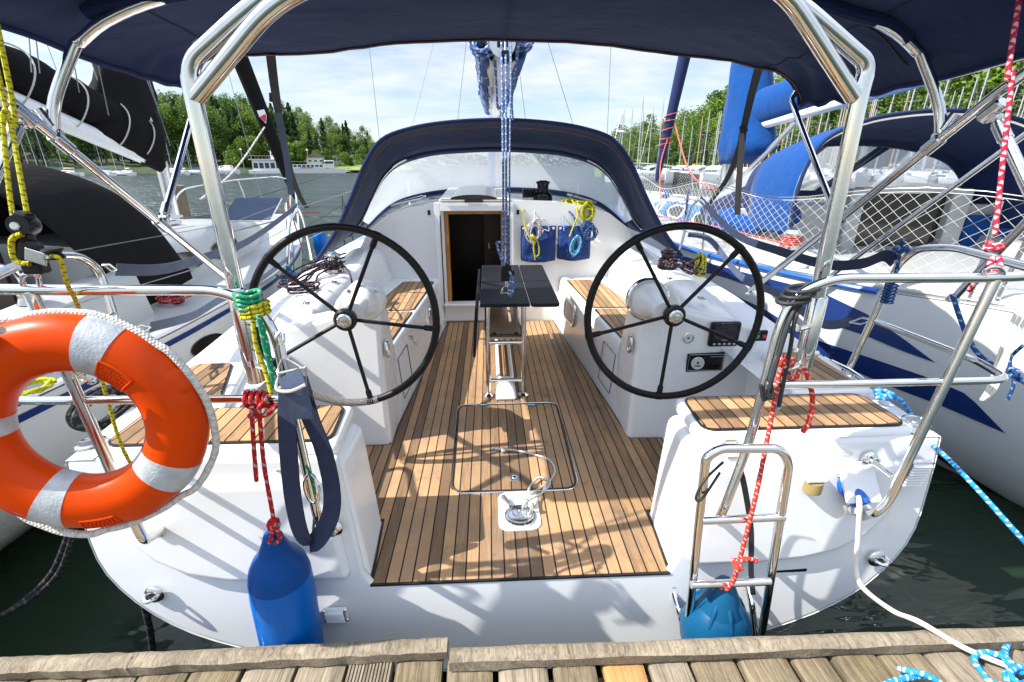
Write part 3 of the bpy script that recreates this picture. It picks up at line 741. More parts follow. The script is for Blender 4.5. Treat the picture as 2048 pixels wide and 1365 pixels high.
# portlight hatch on the cabin top, port side
fr = rnd_poly([(-.98, 4.36, 1.70), (-.66, 4.36, 1.765), (-.68, 4.62, 1.765), (-.94, 4.62, 1.70)], .05)
q = MB(); q.prism(fr, (0, 0, .022)); o = bp('roof_hatch', q, M['alu'], bevel=.008)
q = MB(); q.prism([v+V(0, 0, .018) for v in grow(fr, -.03)], (0, 0, .008)); bp('hatch_pane', q, M['smoke'], o)
fr = rnd_poly([(.70, 4.62, 1.765), (.95, 4.62, 1.70), (.93, 4.86, 1.70), (.68, 4.86, 1.765)], .05)
q = MB(); q.prism(fr, (0, 0, .022)); o = bp('roof_hatch', q, M['alu'], bevel=.008)
q = MB(); q.prism([v+V(0, 0, .018) for v in grow(fr, -.03)], (0, 0, .008)); bp('hatch_pane', q, M['smoke'], o)
# cabin top winch and clutches
c = V(.40, 4.45, 1.745)
q = MB(); q.lathe([(.088, 0), (.088, .04), (.080, .055), (.056, .075), (.050, .10), (.052, .135), (.060, .15), (.060, .155), (.040, .158), (.036, .172), (.030, .174), (0, .172)], c, seg=30); w = bp('halyard_winch', q, M['blackgloss'])
q = MB(); q.lathe([(.064, .152), (.066, .162), (.050, .168)], c, seg=8); bp('winch_jaw', q, M['black'], w)
for k in range(4):
    q = MB(); q.box(V(.235+.03*k, 4.55, 1.80), (.024, .12, .07)); q.box(V(.235+.03*k, 4.52, 1.84), (.018, .07, .02)); bp('rope_clutch', q, M['black'], bevel=.004)
# ================================================================= rails, bimini, sprayhood, rig
RT = .0135
def base_flange(p, n, parent, r=.030):
    q = MB(); q.lathe([(r, -.004), (r, .004), (r*.78, .010), (r*.62, .012), (r*.58, .024), (r*.5, .026), (0, .026)], p, n, 22); return obj('rail_base', q, M['steel'], parent)
for s in (-1, 1):
    top_in = PY(*((1615, 590) if s > 0 else (505, 612)), 1.20)
    if s > 0:
        pth = [PX(1690, 755, 1.50), PX(1797, 528, 1.55), PX(1835, 497, 1.56), V(1.56, 1.60, 1.775), PY(2110, 549, 1.16), PY(1990, 556, 1.16), PY(1665, 557, 1.19), PY(1590, 590, 1.20), PY(1560, 650, 1.20), PY(1500, 880, 1.18), PY(1440, 1040, 1.14), PY(1424, 1025, 1.29)]
    else:
        pth = [PX(262, 735, -1.50), PX(200, 540, -1.55), PX(160, 512, -1.56), V(-1.56, 1.60, 1.775), PY(-70, 578, 1.16), PY(60, 580, 1.16), PY(440, 581, 1.19), PY(516, 615, 1.20), PY(552, 670, 1.20), PY(592, 850, 1.18), PY(640, 1058, 1.14), PY(668, 1057, 1.29)]
    q = MB(); q.tube(bend(pth, .075, 6), RT, 14); push = bp('stern_rail', q, M['steel'])
    base_flange(pth[-1], V(0, -1, .1), push)
    # outer upright with bend to the transom, standoff
    if s > 0: o_ = [PY(1990, 560, 1.16), PY(1778, 1000, 1.15), PY(1748, 1030, 1.15), PY(1714, 1012, 1.29)]; so = [PY(1739, 919, 1.325), PY(1788, 957, 1.165)]
    else: o_ = [PY(62, 585, 1.16), PY(270, 1045, 1.15), PY(290, 1085, 1.15), PY(325, 1058, 1.29)]; so = [PY(300, 960, 1.325), PY(238, 980, 1.165)]
    q = MB(); q.tube(bend(o_, .05, 6), RT, 14); bp('upright', q, M['steel'], push)
    base_flange(o_[-1], V(0, -1, .1), push); base_flange(so[0], V(0, -1, .1), push)
    q = MB(); q.tube(so, .011, 12); bp('standoff', q, M['steel'], push)
    # mid rail
    if s > 0: m_ = [PY(1530, 770, 1.18), PY(1700, 768, 1.17), PY(2018, 760, 1.16), PX(1950, 720, 1.55), PX(1752, 643, 1.525)]
    else: m_ = [PY(574, 797, 1.18), PY(400, 799, 1.17), PY(20, 802, 1.16), PX(-20, 740, -1.56), PX(228, 630, -1.525)]
    q = MB(); q.tube(bend(m_, .06, 6), RT*.88, 12); bp('mid_rail', q, M['steel'], push)
    # deck foot of the forward upright
    q = MB(); q.lathe([(.034, 0), (.034, .006), (.022, .012), (.019, .04)], V(s*1.50, pth[0].y, 1.16), seg=18); bp('rail_base', q, M['steel'], push)

# ---- support arch for the bimini: two vertical posts in sockets, double tubes overhead
arch_l = [PY(513, 762, 1.30), PY(391, 215, 1.30), PY(374, 128, 1.30), PY(515, 0, 1.30), V(-.25, 1.30, 2.60)]
arch_r = [PY(1597, 768, 1.30), PY(1722, 180, 1.30), PY(1737, 128, 1.30), PY(1590, 0, 1.30), V(.25, 1.30, 2.60)]
q = MB(); q.tube(bend(arch_l+arch_r[::-1], .10, 7), .0205, 16); arch = bp('bimini_arch', q, M['steel'])
q = MB(); q.tube(bend([PY(388, 200, 1.30), PY(550, 0, 1.28), V(-.20, 1.28, 2.52), V(.2, 1.28, 2.52), PY(1560, -35, 1.28), PY(1708, 195, 1.30)], .09, 6), .0205, 16); bp('inner_tube', q, M['steel'], arch)
for s, a, b in ((-1, (471, 575), (513, 763)), (1, (1638, 592), (1596, 769))):
    pa, pb = PY(*a, 1.30), PY(*b, 1.30)
    q = MB(); q.tube([pa, pa+(pb-pa)*.02, pb-(pb-pa)*.01, pb], [.0225, .0255, .0255, .0245], 18); sk = bp('post_socket', q, M['steel'], arch)
    # cross brackets to the rail
    for f in ((.35, .82) if s < 0 else (.32, .75)):
        c = pa+(pb-pa)*f; q = MB(); q.tube([c, c+V(-s*.085, -.06, .012)], .009, 10); bp('bracket', q, M['steel'], arch)
    q = MB(); c = pa+(pb-pa)*.62; q.lathe([(.007, -.035), (.009, -.034), (.009, .034), (.007, .036)], c, (1, -.5, 0), 10); bp('clamp_bolt', q, M['steel2'], arch)

# ---- bimini frame and canvas
def half_hoop(h): return mir(h)[:]+[q for q in reversed(h[:-1])] if abs(h[-1][0]) < 1e-6 else mir(h)+h[::-1]
Fh = [V(1.61, 2.75, 2.36), V(1.585, 2.75, 2.425), V(1.48, 2.75, 2.50), V(1.2, 2.77, 2.565), V(.8, 2.78, 2.607), V(.4, 2.78, 2.642), V(0, 2.78, 2.655)]
Mh = [V(1.55, 1.80, 2.36), V(1.42, 1.80, 2.42), V(1.30, 1.80, 2.495), V(1.10, 1.80, 2.56), V(.75, 1.80, 2.62), V(.4, 1.80, 2.66), V(0, 1.80, 2.675)]
Bh = [V(1.57, 2.25, 2.335), V(1.50, 2.25, 2.41), V(1.38, 2.25, 2.49), V(1.15, 2.25, 2.55), V(.78, 2.25, 2.605), V(.4, 2.25, 2.64), V(0, 2.25, 2.65)]
Ah = [V(1.58, 1.38, 2.38), V(1.45, 1.38, 2.45), V(1.32, 1.38, 2.52), V(1.10, 1.38, 2.58), V(.75, 1.38, 2.64), V(.4, 1.38, 2.68), V(0, 1.38, 2.69)]
def hoop(h, n=5):
    full = mir(h)+[Vector(q) for q in reversed(h[:-1])]
    return spl(full, n)
rows = []
ctrl = [hoop(Ah), hoop(Mh), hoop(Bh), hoop(Fh)]
ncol = len(ctrl[0])
cols = [spl([c[k] for c in ctrl], 14) for k in range(ncol)]
nr = len(cols[0])
for i in range(nr):
    r_ = []
    for k in range(ncol):
        p = cols[k][i].copy()
        wv = .015*mnoise.noise((p.x*2.2, p.y*1.6, 3.1))+.006*mnoise.noise((p.x*6, p.y*2.5, 8))*(1+abs(p.x))
        # diagonal tension folds at the rounded corners
        wv += (.026 if p.x > 0 else .007)*math.sin((p.x*1.0+abs(p.y-2.8)*1.4)*22)*max(0, abs(p.x)-.7)*.6*max(0, 1-abs(p.y-2.5)/.6)
        p.z += wv+.075*max(0, min(1, (-p.x-1.1)/.45)); r_.append(p)
    rows.append(r_)
q = MB(); q.loft(rows); bim = bp('bimini_canvas', q, M['navy'], arch, ang=80)
o = bim.modifiers.new('Solid', 'SOLIDIFY'); o.thickness = .006; o.offset = 1
edge = [v+V(0, .002, -.006) for v in rows[-1]]
q = MB(); q.tube([v+V(0, .008, .004) for v in rows[-1]], .014, 10); bp('front_hem', q, M['navy'], bim)
q = MB(); q.tube([v+V(0, -.012, -.010) for v in rows[-1]], .0045, 6); bp('hem_binding', q, M['piping'], bim)
for k in (0, ncol-1):
    q = MB(); q.tube([r_[k] for r_ in rows], .012, 8); bp('side_hem', q, M['navy'], bim)
q = MB(); q.tube([v+V(0, 0, -.016) for v in rows[14][8:-8]], .0225, 10); bp('hoop_sleeve', q, M['navy'], bim)
for s in (-1, 1):
    # main bow leaning aft
    lo, hi = V(s*1.47, 2.66, 1.34), V(s*1.52, 1.585, 2.262)
    d = (hi-lo); top = hi+d*.30
    q = MB(); q.tube([lo, hi]+spl([V(s*1.55, 1.42, 2.40)]+[v+V(0, .01, -.020) for v in sx(s, Ah[1:])], 4), .0165, 14); bow = bp('main_bow', q, M['steel'], arch)
    q = MB(); q.lathe([(.028, 0), (.028, .006), (.014, .012), (.012, .04)], lo-V(0, 0, .02), (0, 0, 1), 16); bp('bow_foot', q, M['steel'], bow)
    # mid bow
    m0 = V(s*1.525, 1.745, 2.14)
    mp = [m0, V(s*1.50, 1.765, 2.25)]+[v+V(0, 0, -.018) for v in spl(sx(s, [Mh[1], Mh[2], Mh[3], Mh[4], Mh[5], Mh[6]]), 4)]
    q = MB(); q.tube(spl(mp[:4], 4)[:-1]+mp[3:], .0175, 14); bp('mid_bow', q, M['steel'], bow)
    def clamp(c, dirv, parent):
        dn = dirv.normalized()
        q = MB(); q.tube([c-dn*.035, c-dn*.03, c+dn*.03, c+dn*.035], [.018, .022, .022, .018], 14); k = bp('slide_clamp', q, M['steel2'], parent)
        return k
    def fitting(a, b, parent):
        q = MB(); q.tube([a, b], .010, 8); q.lathe([(.012, -.018), (.014, -.016), (.014, .016), (.012, .018)], (a+b)/2, (1, .2, 0), 12); bp('jaw_fitting', q, M['steel2'], parent)
        q = MB(); dn = (b-a).normalized(); q.tube([b, b+dn*.055], .0205, 12); bp('tube_end', q, M['steel2'], parent)
    c1 = lo+d*((1.753-2.66)/(1.585-2.66)); clamp(c1, d, bow); fitting(c1+V(0, 0, .01), m0+V(0, 0, .025), bow)
    c2 = lo+d*((2.11-2.66)/(1.585-2.66)); clamp(c2, d, bow)
    fl = V(s*1.55, 2.75, 2.38 if s > 0 else 2.43)
    fitting(c2+V(0, .01, .01), c2+(fl-c2)*.06, bow)
    q = MB(); q.tube([c2+(fl-c2)*.05, fl, V(s*1.57, 2.75, 2.42 if s > 0 else 2.48)], .0145, 14); bp('front_bow', q, M['steel'], bow)
    # thick brace down from the main bow near its top
    c3 = PX(*((1985, 222) if s > 0 else (42, 232)), s*1.52); clamp(c3, d, bow)
    ft = PX(*((2100, 470) if s > 0 else (-50, 440)), s*1.56)
    fitting(c3, c3+(ft-c3)*.12, bow)
    q = MB(); q.tube([c3+(ft-c3)*.1, ft], .017, 14); bp('brace', q, M['steel'], bow)
    # second, lower stay running parallel on the right-hand side only
for k_ in (int(ncol*.20), int(ncol*.5), int(ncol*.80)):
    q = MB(); q.tube([r_[k_]-V(0, 0, .0045) for r_ in rows], .0028, 5); bp('canvas_seam', q, M['navyout'], bim)
q = MB(); q.tube([rows[17][k_]-V(0, 0, .004) for k_ in range(4, ncol-4)], .003, 5); bp('zip_seam', q, M['caulk'], bim)
# ---- strap tie-downs at the front of the bimini
def strap(name, pts, w, side, mat='webblack', parent=bim, n=6):
    q = MB(); q.ribbon(spl(pts, n), w, side); return bp(name, q, M[mat], parent)
YF = 2.76
st = strap('tie_down_strap', [PY(1520, 128, YF), PY(1503, 190, 3.15), PY(1487, 258, 3.5), PY(1477, 300, 3.8), PY(1450, 365, 4.3), PY(1404, 424, 4.9)], .045, V(1, -.2, 0))
strap('strap_tail', [PY(1487, 262, 3.5), PY(1481, 320, 3.5), PY(1477, 380, 3.5), PY(1475, 430, 3.5)], .042, V(.9, -.6, 0), parent=st)
q = MB(); c = PY(1487, 258, 3.48); q.box(c, (.055, .012, .05), Matrix.Rotation(R(-18), 3, 'Y')); bp('buckle', q, M['black'], st, bevel=.004)
st = strap('tie_down_strap', [PY(541, 108, YF), PY(550, 180, 3.0), PY(563, 260, 3.5), PY(577, 330, 3.9), PY(598, 390, 4.5), PY(614, 416, 5.0)], .045, V(1, .2, 0))
strap('strap_tail', [PY(549, 190, 3.2), PY(564, 265, 3.35), PY(574, 320, 3.5), PY(582, 390, 3.6)], .040, V(.9, .5, 0), parent=st, mat='webgrey')
q = MB(); c = PY(548, 196, 3.18); q.box(c, (.055, .012, .05), Matrix.Rotation(R(8), 3, 'Y')); bp('buckle', q, M['black'], st, bevel=.004)

# ---- gate stanchions and lifelines on our deck edge
for s in (-1, 1):
    pts = [V(s*1.70, 4.55, 1.17), V(s*1.70, 4.58, 1.74), V(s*1.70, 4.70, 1.80), V(s*1.70, 4.83, 1.72), V(s*1.70, 4.95, 1.17)]
    if s > 0: pts = [PX(1358, 505, 1.70), PX(1384, 412, 1.70), PX(1400, 398, 1.70), PX(1414, 412, 1.70), PX(1406, 500, 1.70)]
    else: pts = [PX(575, 528, -1.70), PX(578, 445, -1.70), PX(594, 412, -1.70), PX(606, 440, -1.70), PX(622, 520, -1.70)]
    q = MB(); q.tube(bend(pts, .07, 6), .0125, 12); gs = bp('gate_stanchion', q, M['steel'])
    for (x, y) in ((1.68, 6.2), (1.42, 8.2)):
        q = MB(); q.tube([V(s*x, y, 1.18), V(s*x, y, 1.80)], .0125, 10); bp('stanchion', q, M['steel'])
    for z in (.0, .28):
        q = MB(); a = pts[2]-V(0, 0, .02+z); q.tube([a, V(s*1.68, 6.2, 1.78-z), V(s*1.42, 8.2, 1.78-z), V(s*.3, 11.2, 1.9-z)], .003, 6); bp('lifeline', q, M['wire'])
    ga = pts[2]
    if s > 0: A = [ga, PX(1470, 468, 1.66), PX(1560, 503, 1.62), PX(1650, 529, 1.58), PX(1722, 528, 1.56), PX(1768, 512, 1.55), PX(1790, 524, 1.55)]
    else: A = [ga, PX(548, 448, -1.68), PX(490, 486, -1.64), PX(420, 512, -1.60), PX(330, 538, -1.57), PX(232, 540, -1.55)]
    q = MB(); q.ribbon(spl(A, 6), .048, V(.25, .1, 1)); w = bp('gate_strap', q, M['webgrey'] if s < 0 else M['webbing'])
    end = A[-1]; rail = PX(1797, 530, 1.55) if s > 0 else PX(206, 530, -1.55)
    q = MB(); q.tube([end, end+(rail-end)*.5+V(0, 0, .012), rail], .005, 8); q.tube([end, end+(rail-end)*.5-V(0, 0, .014), rail], .004, 8); bp('snap_hook', q, M['steel2'], w)
    if s > 0: B = [pts[1]-V(0, 0, .25), PX(1420, 480, 1.68), PX(1480, 552, 1.62), PX(1560, 590, 1.58), PX(1640, 646, 1.56), PX(1700, 645, 1.54)]
    else: B = [pts[1]-V(0, 0, .25), PX(520, 560, -1.68), PX(440, 600, -1.62), PX(385, 632, -1.58), PX(300, 655, -1.54)]
    q = MB(); q.ribbon(spl(B, 6), .045, V(.25, .1, 1)); w = bp('gate_strap', q, M['webgrey'])
    rail = PX(1748, 640, 1.525) if s > 0 else PX(262, 660, -1.525)
    q = MB(); q.tube([B[-1], (B[-1]+rail)/2+V(0, 0, .015), rail], .005, 8); q.tube([B[-1], (B[-1]+rail)/2-V(0, 0, .015), rail], .004, 8); bp('snap_hook', q, M['steel2'], w)

# ---- folded swim ladder on the transom
Lz = 1.10
q = MB(); q.tube(bend([PY(1372, 1290, 1.16), PY(1412, 915, Lz), PY(1440, 897, Lz), PY(1560, 897, Lz), PY(1578, 925, Lz), PY(1520, 1290, 1.16)], .07, 6), .0135, 14); lad = bp('swim_ladder', q, M['steel'])
for a, b in (((1403, 1042), (1568, 1034)), ((1382, 1170), (1540, 1163))):
    q = MB(); q.tube([PY(*a, 1.11), PY(*b, 1.11)], .0125, 12); bp('rung', q, M['steel'], lad)
q = MB(); q.tube([PY(1438, 925, 1.18), PY(1432, 1010, 1.17)], .010, 10)
for (a, b, c) in (((1343, 1170), (1360, 1230), (1372, 1280)), ((1490, 1150), (1505, 1215), (1512, 1280))):
    q2 = MB(); q2.tube(bend([PY(*a, 1.285), PY(*b, 1.20), PY(*c, 1.17)], .03), .011, 10); o = bp('hinge_arm', q2, M['steel'], lad); base_flange(PY(*a, 1.285), V(0, -1, .1), lad, .024)
q = MB(); q.box(PY(1400, 1195, 1.29), (.05, .012, .07), Matrix.Rotation(R(8), 3, 'X')); bp('hinge_plate', q, M['plastic'], lad, bevel=.004)

# ---- stern light, shore power inlet
c = PY(1611, 958, 1.32); lean = Matrix.Rotation(R(8.5), 3, 'X')
q = MB(); q.box(c+V(0, -.01, .01), (.068, .05, .085), lean); lt = bp('stern_light', q, M['plastic'], bevel=.012)
q = MB(); q.lathe([(.030, -.020), (.031, 0), (.030, .022)], c+V(0, -.038, .0), (0, 0, 1), 20); bp('lens', q, M['amber'], lt)
q = MB(); q.box(c+V(0, -.032, .036), (.074, .058, .018), lean); bp('light_cap', q, M['plastic'], lt, bevel=.008)
c = PY(1680, 952, 1.325)
q = MB(); q.box(c, (.125, .014, .12), lean); sp_ = bp('shore_power_inlet', q, M['plastic'], bevel=.008)
q = MB(); m = Matrix.Rotation(R(-38), 3, 'X'); q.box(c+V(.022, -.062, .012), (.125, .010, .125), m); bp('inlet_lid', q, M['plastic'], sp_, bevel=.004)
q = MB(); q.lathe([(.042, 0), (.042, .01), (.036, .012), (.034, .05), (.03, .10), (.026, .11)], c+V(-.005, -.005, 0), (.18, -.75, -.35), 22); bp('shore_plug', q, M['blueplug'], sp_)
q = MB(); a = c+V(.016, -.085, -.055); q.lathe([(.036, 0), (.036, .02), (.022, .035), (.016, .05)], a, (.25, -.5, -.6), 20); bp('plug_cap', q, M['fork'], sp_)
# small dark name plate on the transom
a, b = PY(1550, 1148, ty(.72)-.012), PY(1613, 1137, ty(.72)-.012)
q = MB(); q.box((a+b)/2, ((b-a).length, .004, .014), lean @ Matrix.Rotation(R(-2), 3, 'Y')); npl = bp('name_plate', q, M['chart'], transom)

# ---- sprayhood
A_ = [V(1.34, 3.40, 1.40), V(1.27, 3.66, 1.56), V(1.19, 3.92, 1.80), V(1.10, 4.10, 2.05), V(.96, 4.18, 2.24), V(.72, 4.22, 2.33), V(.4, 4.25, 2.38), V(0, 4.27, 2.40)]
A2 = [V(1.335, 3.62, 1.42), V(1.25, 3.84, 1.56), V(1.165, 4.06, 1.78), V(1.075, 4.24, 2.0), V(.94, 4.38, 2.17), V(.70, 4.44, 2.265), V(.4, 4.47, 2.31), V(0, 4.48, 2.33)]
B_ = [V(1.36, 4.2, 1.45), V(1.27, 4.45, 1.58), V(1.185, 4.62, 1.78), V(1.09, 4.78, 1.97), V(.94, 4.92, 2.10), V(.68, 5.0, 2.18), V(.4, 5.02, 2.21), V(0, 5.03, 2.225)]
C_ = [V(1.40, 4.9, 1.42), V(1.34, 5.05, 1.46), V(1.26, 5.2, 1.53), V(1.16, 5.38, 1.60), V(1.0, 5.55, 1.66), V(.72, 5.70, 1.71), V(.4, 5.76, 1.735), V(0, 5.78, 1.745)]
hA, hB, hC = hoop(A_, 5), hoop(B_, 5), hoop(C_, 5)
rows = []
for t in range(9):
    f = t/8; r_ = []
    for k in range(len(hA)):
        p = hA[k].lerp(hB[k], f); up = .05*math.sin(math.pi*f)*max(0, min(1, (p.z-1.5)/.6))
        p = p+V(0, 0, up)+V(.012*mnoise.noise((p.y*4, p.z*3, k*.1)), 0, .004*mnoise.noise((p.x*5, p.y*5, 1)))
        r_.append(p)
    rows.append(r_)
q = MB(); q.loft(rows); hood = bp('sprayhood', q, M['navyout'], ang=80)
m_ = hood.modifiers.new('Solid', 'SOLIDIFY'); m_.thickness = .006
n = len(hA)
# front panel: navy border with a clear pane inset
def bilerp(k, f): return hB[k].lerp(hC[k], f)
q = MB(); fr = []
k0, k1 = 5, n-6
r1 = [[bilerp(k, 0), bilerp(k, .10)] for k in range(n)]; q.loft(list(map(list, zip(*r1))))
r2 = [[bilerp(k, .90), bilerp(k, 1)] for k in range(n)]; q.loft(list(map(list, zip(*r2))))
for rng in (range(0, k0+1), range(k1, n)):
    q.loft(list(map(list, zip(*[[bilerp(k, .10), bilerp(k, .5), bilerp(k, .90)] for k in rng]))))
o = bp('front_panel', q, M['navyout'], hood, ang=80); m_ = o.modifiers.new('Solid', 'SOLIDIFY'); m_.thickness = .005
M['pane'] = pane_mat('Clear vinyl window', milk=.62)
q = MB(); q.loft([[bilerp(k, f) for k in range(k0, k1+1)] for f in (.09, .25, .5, .75, .91)]); bp('window_pane', q, M['pane'], hood, ang=80)
q = MB(); q.tube([v+V(0, -.01, .004) for v in hA], .012, 8); bp('aft_hem', q, M['navyout'], hood)
q = MB(); q.tube([v.lerp(hB[k], .22)+V(0, -.02, -.006) for k, v in enumerate(hA)][6:-6], .0045, 6); bp('seam_binding', q, M['piping'], hood)
for s in (-1, 1):
    hb = [v+V(0, -.02, -.02) for v in hB]; seg = hb[3:22] if s < 0 else hb[-22:-3]
    q = MB(); q.tube(seg, .0125, 10); bp('hood_bow', q, M['steel'], hood)
    a = hA[2].lerp(hB[2], .5) if s < 0 else hA[-3].lerp(hB[-3], .5)
q = MB(); q.tube([v+V(0, -.02, -.008) for v in (bilerp(k, .88) for k in range(4, n-4))], .018, 8); bp('pane_roll', q, M['navyout'], hood)

# ---- mast, boom, sail bag, wires
q = MB(); q.tube([V(0, 6.8, 1.5), V(0, 6.85, 10.5)], .075, 18); mast = bp('mast', q, M['alu'])
q = MB(); q.tube([V(-.045, 6.72, 1.52), V(-.045, 6.72, 2.62)], .05, 10); bp('halyard_bag', q, M['royal'], mast)
for x, mt in ((-.02, 'r_yellow'), (.03, 'r_wfleck'), (.06, 'r_red'), (.0, 'r_lime')):
    q = MB(); q.tube([V(x, 6.70, 1.6), V(x*.6, 6.72, 2.75)], .007, 6); bp('halyard', q, M[mt], mast)
y0, y1 = 3.22, 6.7
def bsec(y, pts): return [V(a, y, b) for a, b in pts]
zb = lambda y: 2.735+(y-3.2)*-.01
q = MB(); prof = [(.055*math.cos(a)*(1+.0), .085*math.sin(a)) for a in [2*math.pi*k/24 for k in range(24)]]
q.loft([[V(.0+a*1.35, y, zb(y)+b) for a, b in prof] for y in (y0, y1)], cu=True, caps=True); boom = bp('boom', q, M['plastic'])
q = MB(); q.loft([[V(a*1.45, y, zb(y)+b*1.06) for a, b in prof] for y in (y0-.03, y0+.02)], cu=True, caps=True); bp('boom_end_cap', q, M['alu'], boom)
q = MB(); q.box(V(0, y0-.032, zb(y0)), (.065, .006, .07)); bp('boom_end_slot', q, M['black'], boom, bevel=.01)
for s in (-1, 1):
    rows = []
    for k in range(25):
        y = y0+.05+(y1-y0-.1)*k/24; w = .82-.2*(k/24)**2; j = .014*math.sin(y*9+s)+.012*math.sin(y*23)
        rows.append([V(s*(.066), y, zb(y)-.0), V(s*(.11*w+j), y, zb(y)-.07+j), V(s*(.17*w+j), y, zb(y)-.05+j), V(s*(.215*w+j), y, zb(y)+.08), V(s*(.19*w+j*.5), y, zb(y)+.26), V(s*.12*w, y, zb(y)+.40), V(s*.015, y, zb(y)+.46)])
    q = MB(); q.loft(rows); o = bp('sail_bag', q, M['royal'], boom, ang=80); m_ = o.modifiers.new('Solid', 'SOLIDIFY'); m_.thickness = .005
    rows = []
    for k in range(25):
        y = y0+.06+(y1-y0-.12)*k/24; w = .82-.2*(k/24)**2; j = .014*math.sin(y*11+2*s)
        rows.append([V(s*.045, y, zb(y)-.06), V(s*(.075*w+j*.5), y, zb(y)-.095+j*.4), V(s*(.11*w+j*.5), y, zb(y)-.06+j*.5)])
    q = MB(); q.loft(rows); bp('flaked_sail', q, M['sail'], boom, ang=80)
    for k, y in enumerate((3.9, 4.7, 5.6)):
        q = MB(); q.tube(spl([V(s*.05, y, zb(y)-.06), V(s*.13, y, zb(y)-.075), V(s*.18, y-.03, zb(y)+.06), V(s*.165, y-.05, zb(y)+.2)], 4), .004, 6); bp('lazy_line', q, M['r_wfleck'], boom)
def wire(a, b, y, r=.0028, e0=-1.2, e1=.35):
    pa, pb = PY(*a, y), PY(*b, y); d = pb-pa
    q = MB(); q.tube([pa+d*e0, pb+d*e1], r, 6); return bp('shroud', q, M['wire'])
for a, b, y in (((738, 88), (757, 262), 6.9), ((932, 90), (916, 236), 7.3), ((1036, 120), (1051, 238), 7.3), ((1095, 82), (1147, 252), 6.9), ((1222, 90), (1214, 282), 6.9), ((868, 84), (828, 240), 10.5)): wire(a, b, y, .0035 if y < 10 else .003)
# ================================================================= loose things on and around the boat
def rope(name, pts, r, mat, label, cat='rope', group=None, n=8, seg=9):
    q = MB(); q.tube(spl(pts, n), r, seg); return one(name, q, M[mat], label, cat, group, ang=60)
def knot(q, c, R_, r, turns=3, axis=V(0, 0, 1), seed=0, wob=.35):
    ax = Vector(axis).normalized(); n1 = ax.orthogonal().normalized(); n2 = ax.cross(n1); g = random.Random(seed)
    pts = []; N = int(turns*12)
    for k in range(N):
        a = 2*math.pi*k/12; rr = R_*(1+wob*(g.random()-.5)); pts.append(c+n1*rr*math.cos(a)+n2*rr*math.sin(a)+ax*(R_*1.1*(k/N-.5)+R_*wob*(g.random()-.5)))
    q.tube(spl(pts, 3), r, 8)
def coil(q, c, a_, b_, r, turns, n1, n2, seed=0, jit=.12, spread=.02):
    g = random.Random(seed); n1 = Vector(n1).normalized(); n2 = Vector(n2).normalized(); n3 = n1.cross(n2)
    pts = []
    for k in range(turns*10):
        if k % 10 == 0: ja, jb, off = 1+jit*(g.random()-.5)*2, 1+jit*(g.random()-.5)*2, n3*(g.random()-.5)*spread*2+n1*a_*jit*(g.random()-.5)*1.3+n2*b_*jit*(g.random()-.5)*1.3
        a = 2*math.pi*k/10+g.random()*.1
        pts.append(c+n1*a_*ja*math.cos(a)+n2*b_*jb*math.sin(a)+off)
    q.tube(spl(pts, 3), r, 7)

# ---- lifebuoy on its bracket
bc = PY(163, 850, 1.02)
bn = (CAM-bc).normalized()*.22+V(.02, -.9, .02); bn.normalize()
e1 = V(0, 0, 1).cross(bn).normalized(); e2 = bn.cross(e1)
RB, rb = .204, .066
def tor(a, b, k=1.0):
    d = e1*math.cos(a)+e2*math.sin(a); return bc+d*(RB+rb*k*1.02*math.cos(b))+bn*rb*k*.86*math.sin(b)
lb = thing('lifebuoy', 'orange ring lifebuoy with silver reflective bands and white grab line, hanging on the stern rail', 'lifebuoy', tuple(bc-e2*(RB+rb)))
q = MB(); rows = [[tor(2*math.pi*i/96, 2*math.pi*j/24) for j in range(24)] for i in range(96)]
rows.append(rows[0]); q.loft(rows, cu=True); obj('ring', q, M['orange'], lb, ang=80)
def band(a0, a1, name, mat, k=1.018):
    q = MB(); q.loft([[tor(a0+(a1-a0)*i/8, 2*math.pi*j/24, k) for j in range(24)] for i in range(9)], cu=True, caps=True); return obj(name, q, M[mat], lb, ang=60)
for a in (66, 172, 246, 322): band(R(a-8.5), R(a+8.5), 'reflective_band', 'reflect')
# moulded lugs holding the grab line and rectangular moulded label frames
for a in (22, 126, 208, 290):
    q = MB(); q.loft([[tor(R(a-7+14*i/6), R(-50+100*j/8), 1.07 if 0 < i < 6 and 0 < j < 8 else .99) for j in range(9)] for i in range(7)]); obj('line_lug', q, M['orange'], lb, ang=60)
def label_frame(a0, a1, b0, b1):
    N = 6; pts = [tor(R(a0+(a1-a0)*k/N), R(b0), 1.01) for k in range(N+1)]+[tor(R(a1), R(b0+(b1-b0)*k/N), 1.01) for k in range(1, N+1)]+[tor(R(a1-(a1-a0)*k/N), R(b1), 1.01) for k in range(1, N+1)]+[tor(R(a0), R(b1-(b1-b0)*k/N), 1.01) for k in range(1, N)]
    q = MB(); q.tube(pts, .0028, 6, closed=True)
    g = random.Random(3)
    for row in range(4):
        b = b0+(b1-b0)*(.2+.2*row); a = a0+(a1-a0)*.1
        while a < a0+(a1-a0)*.88:
            w = (a1-a0)*.05; p0, p1 = tor(R(a), R(b), 1.008), tor(R(a+w), R(b), 1.008); q.tube([p0, p1], .0028, 5); a += w*(1.5+g.random())
    obj('embossed_label', q, M['orange'], lb)
label_frame(36, 58, 95, 150); label_frame(264, 282, 40, 70)
pts = []
for k in range(49):
    a = 2*math.pi*k/48; lug = min(abs((math.degrees(a)-x+180) % 360-180) for x in (22, 126, 208, 290))
    pts.append(bc+(e1*math.cos(a)+e2*math.sin(a))*(RB+rb*(1.12 if lug < 6 else 1.12+.10*min(1, lug/42)*(1+.2*math.sin(k*2.1))))+bn*.012*math.sin(3*a)-V(0, 0, .012 if lug > 20 else 0))
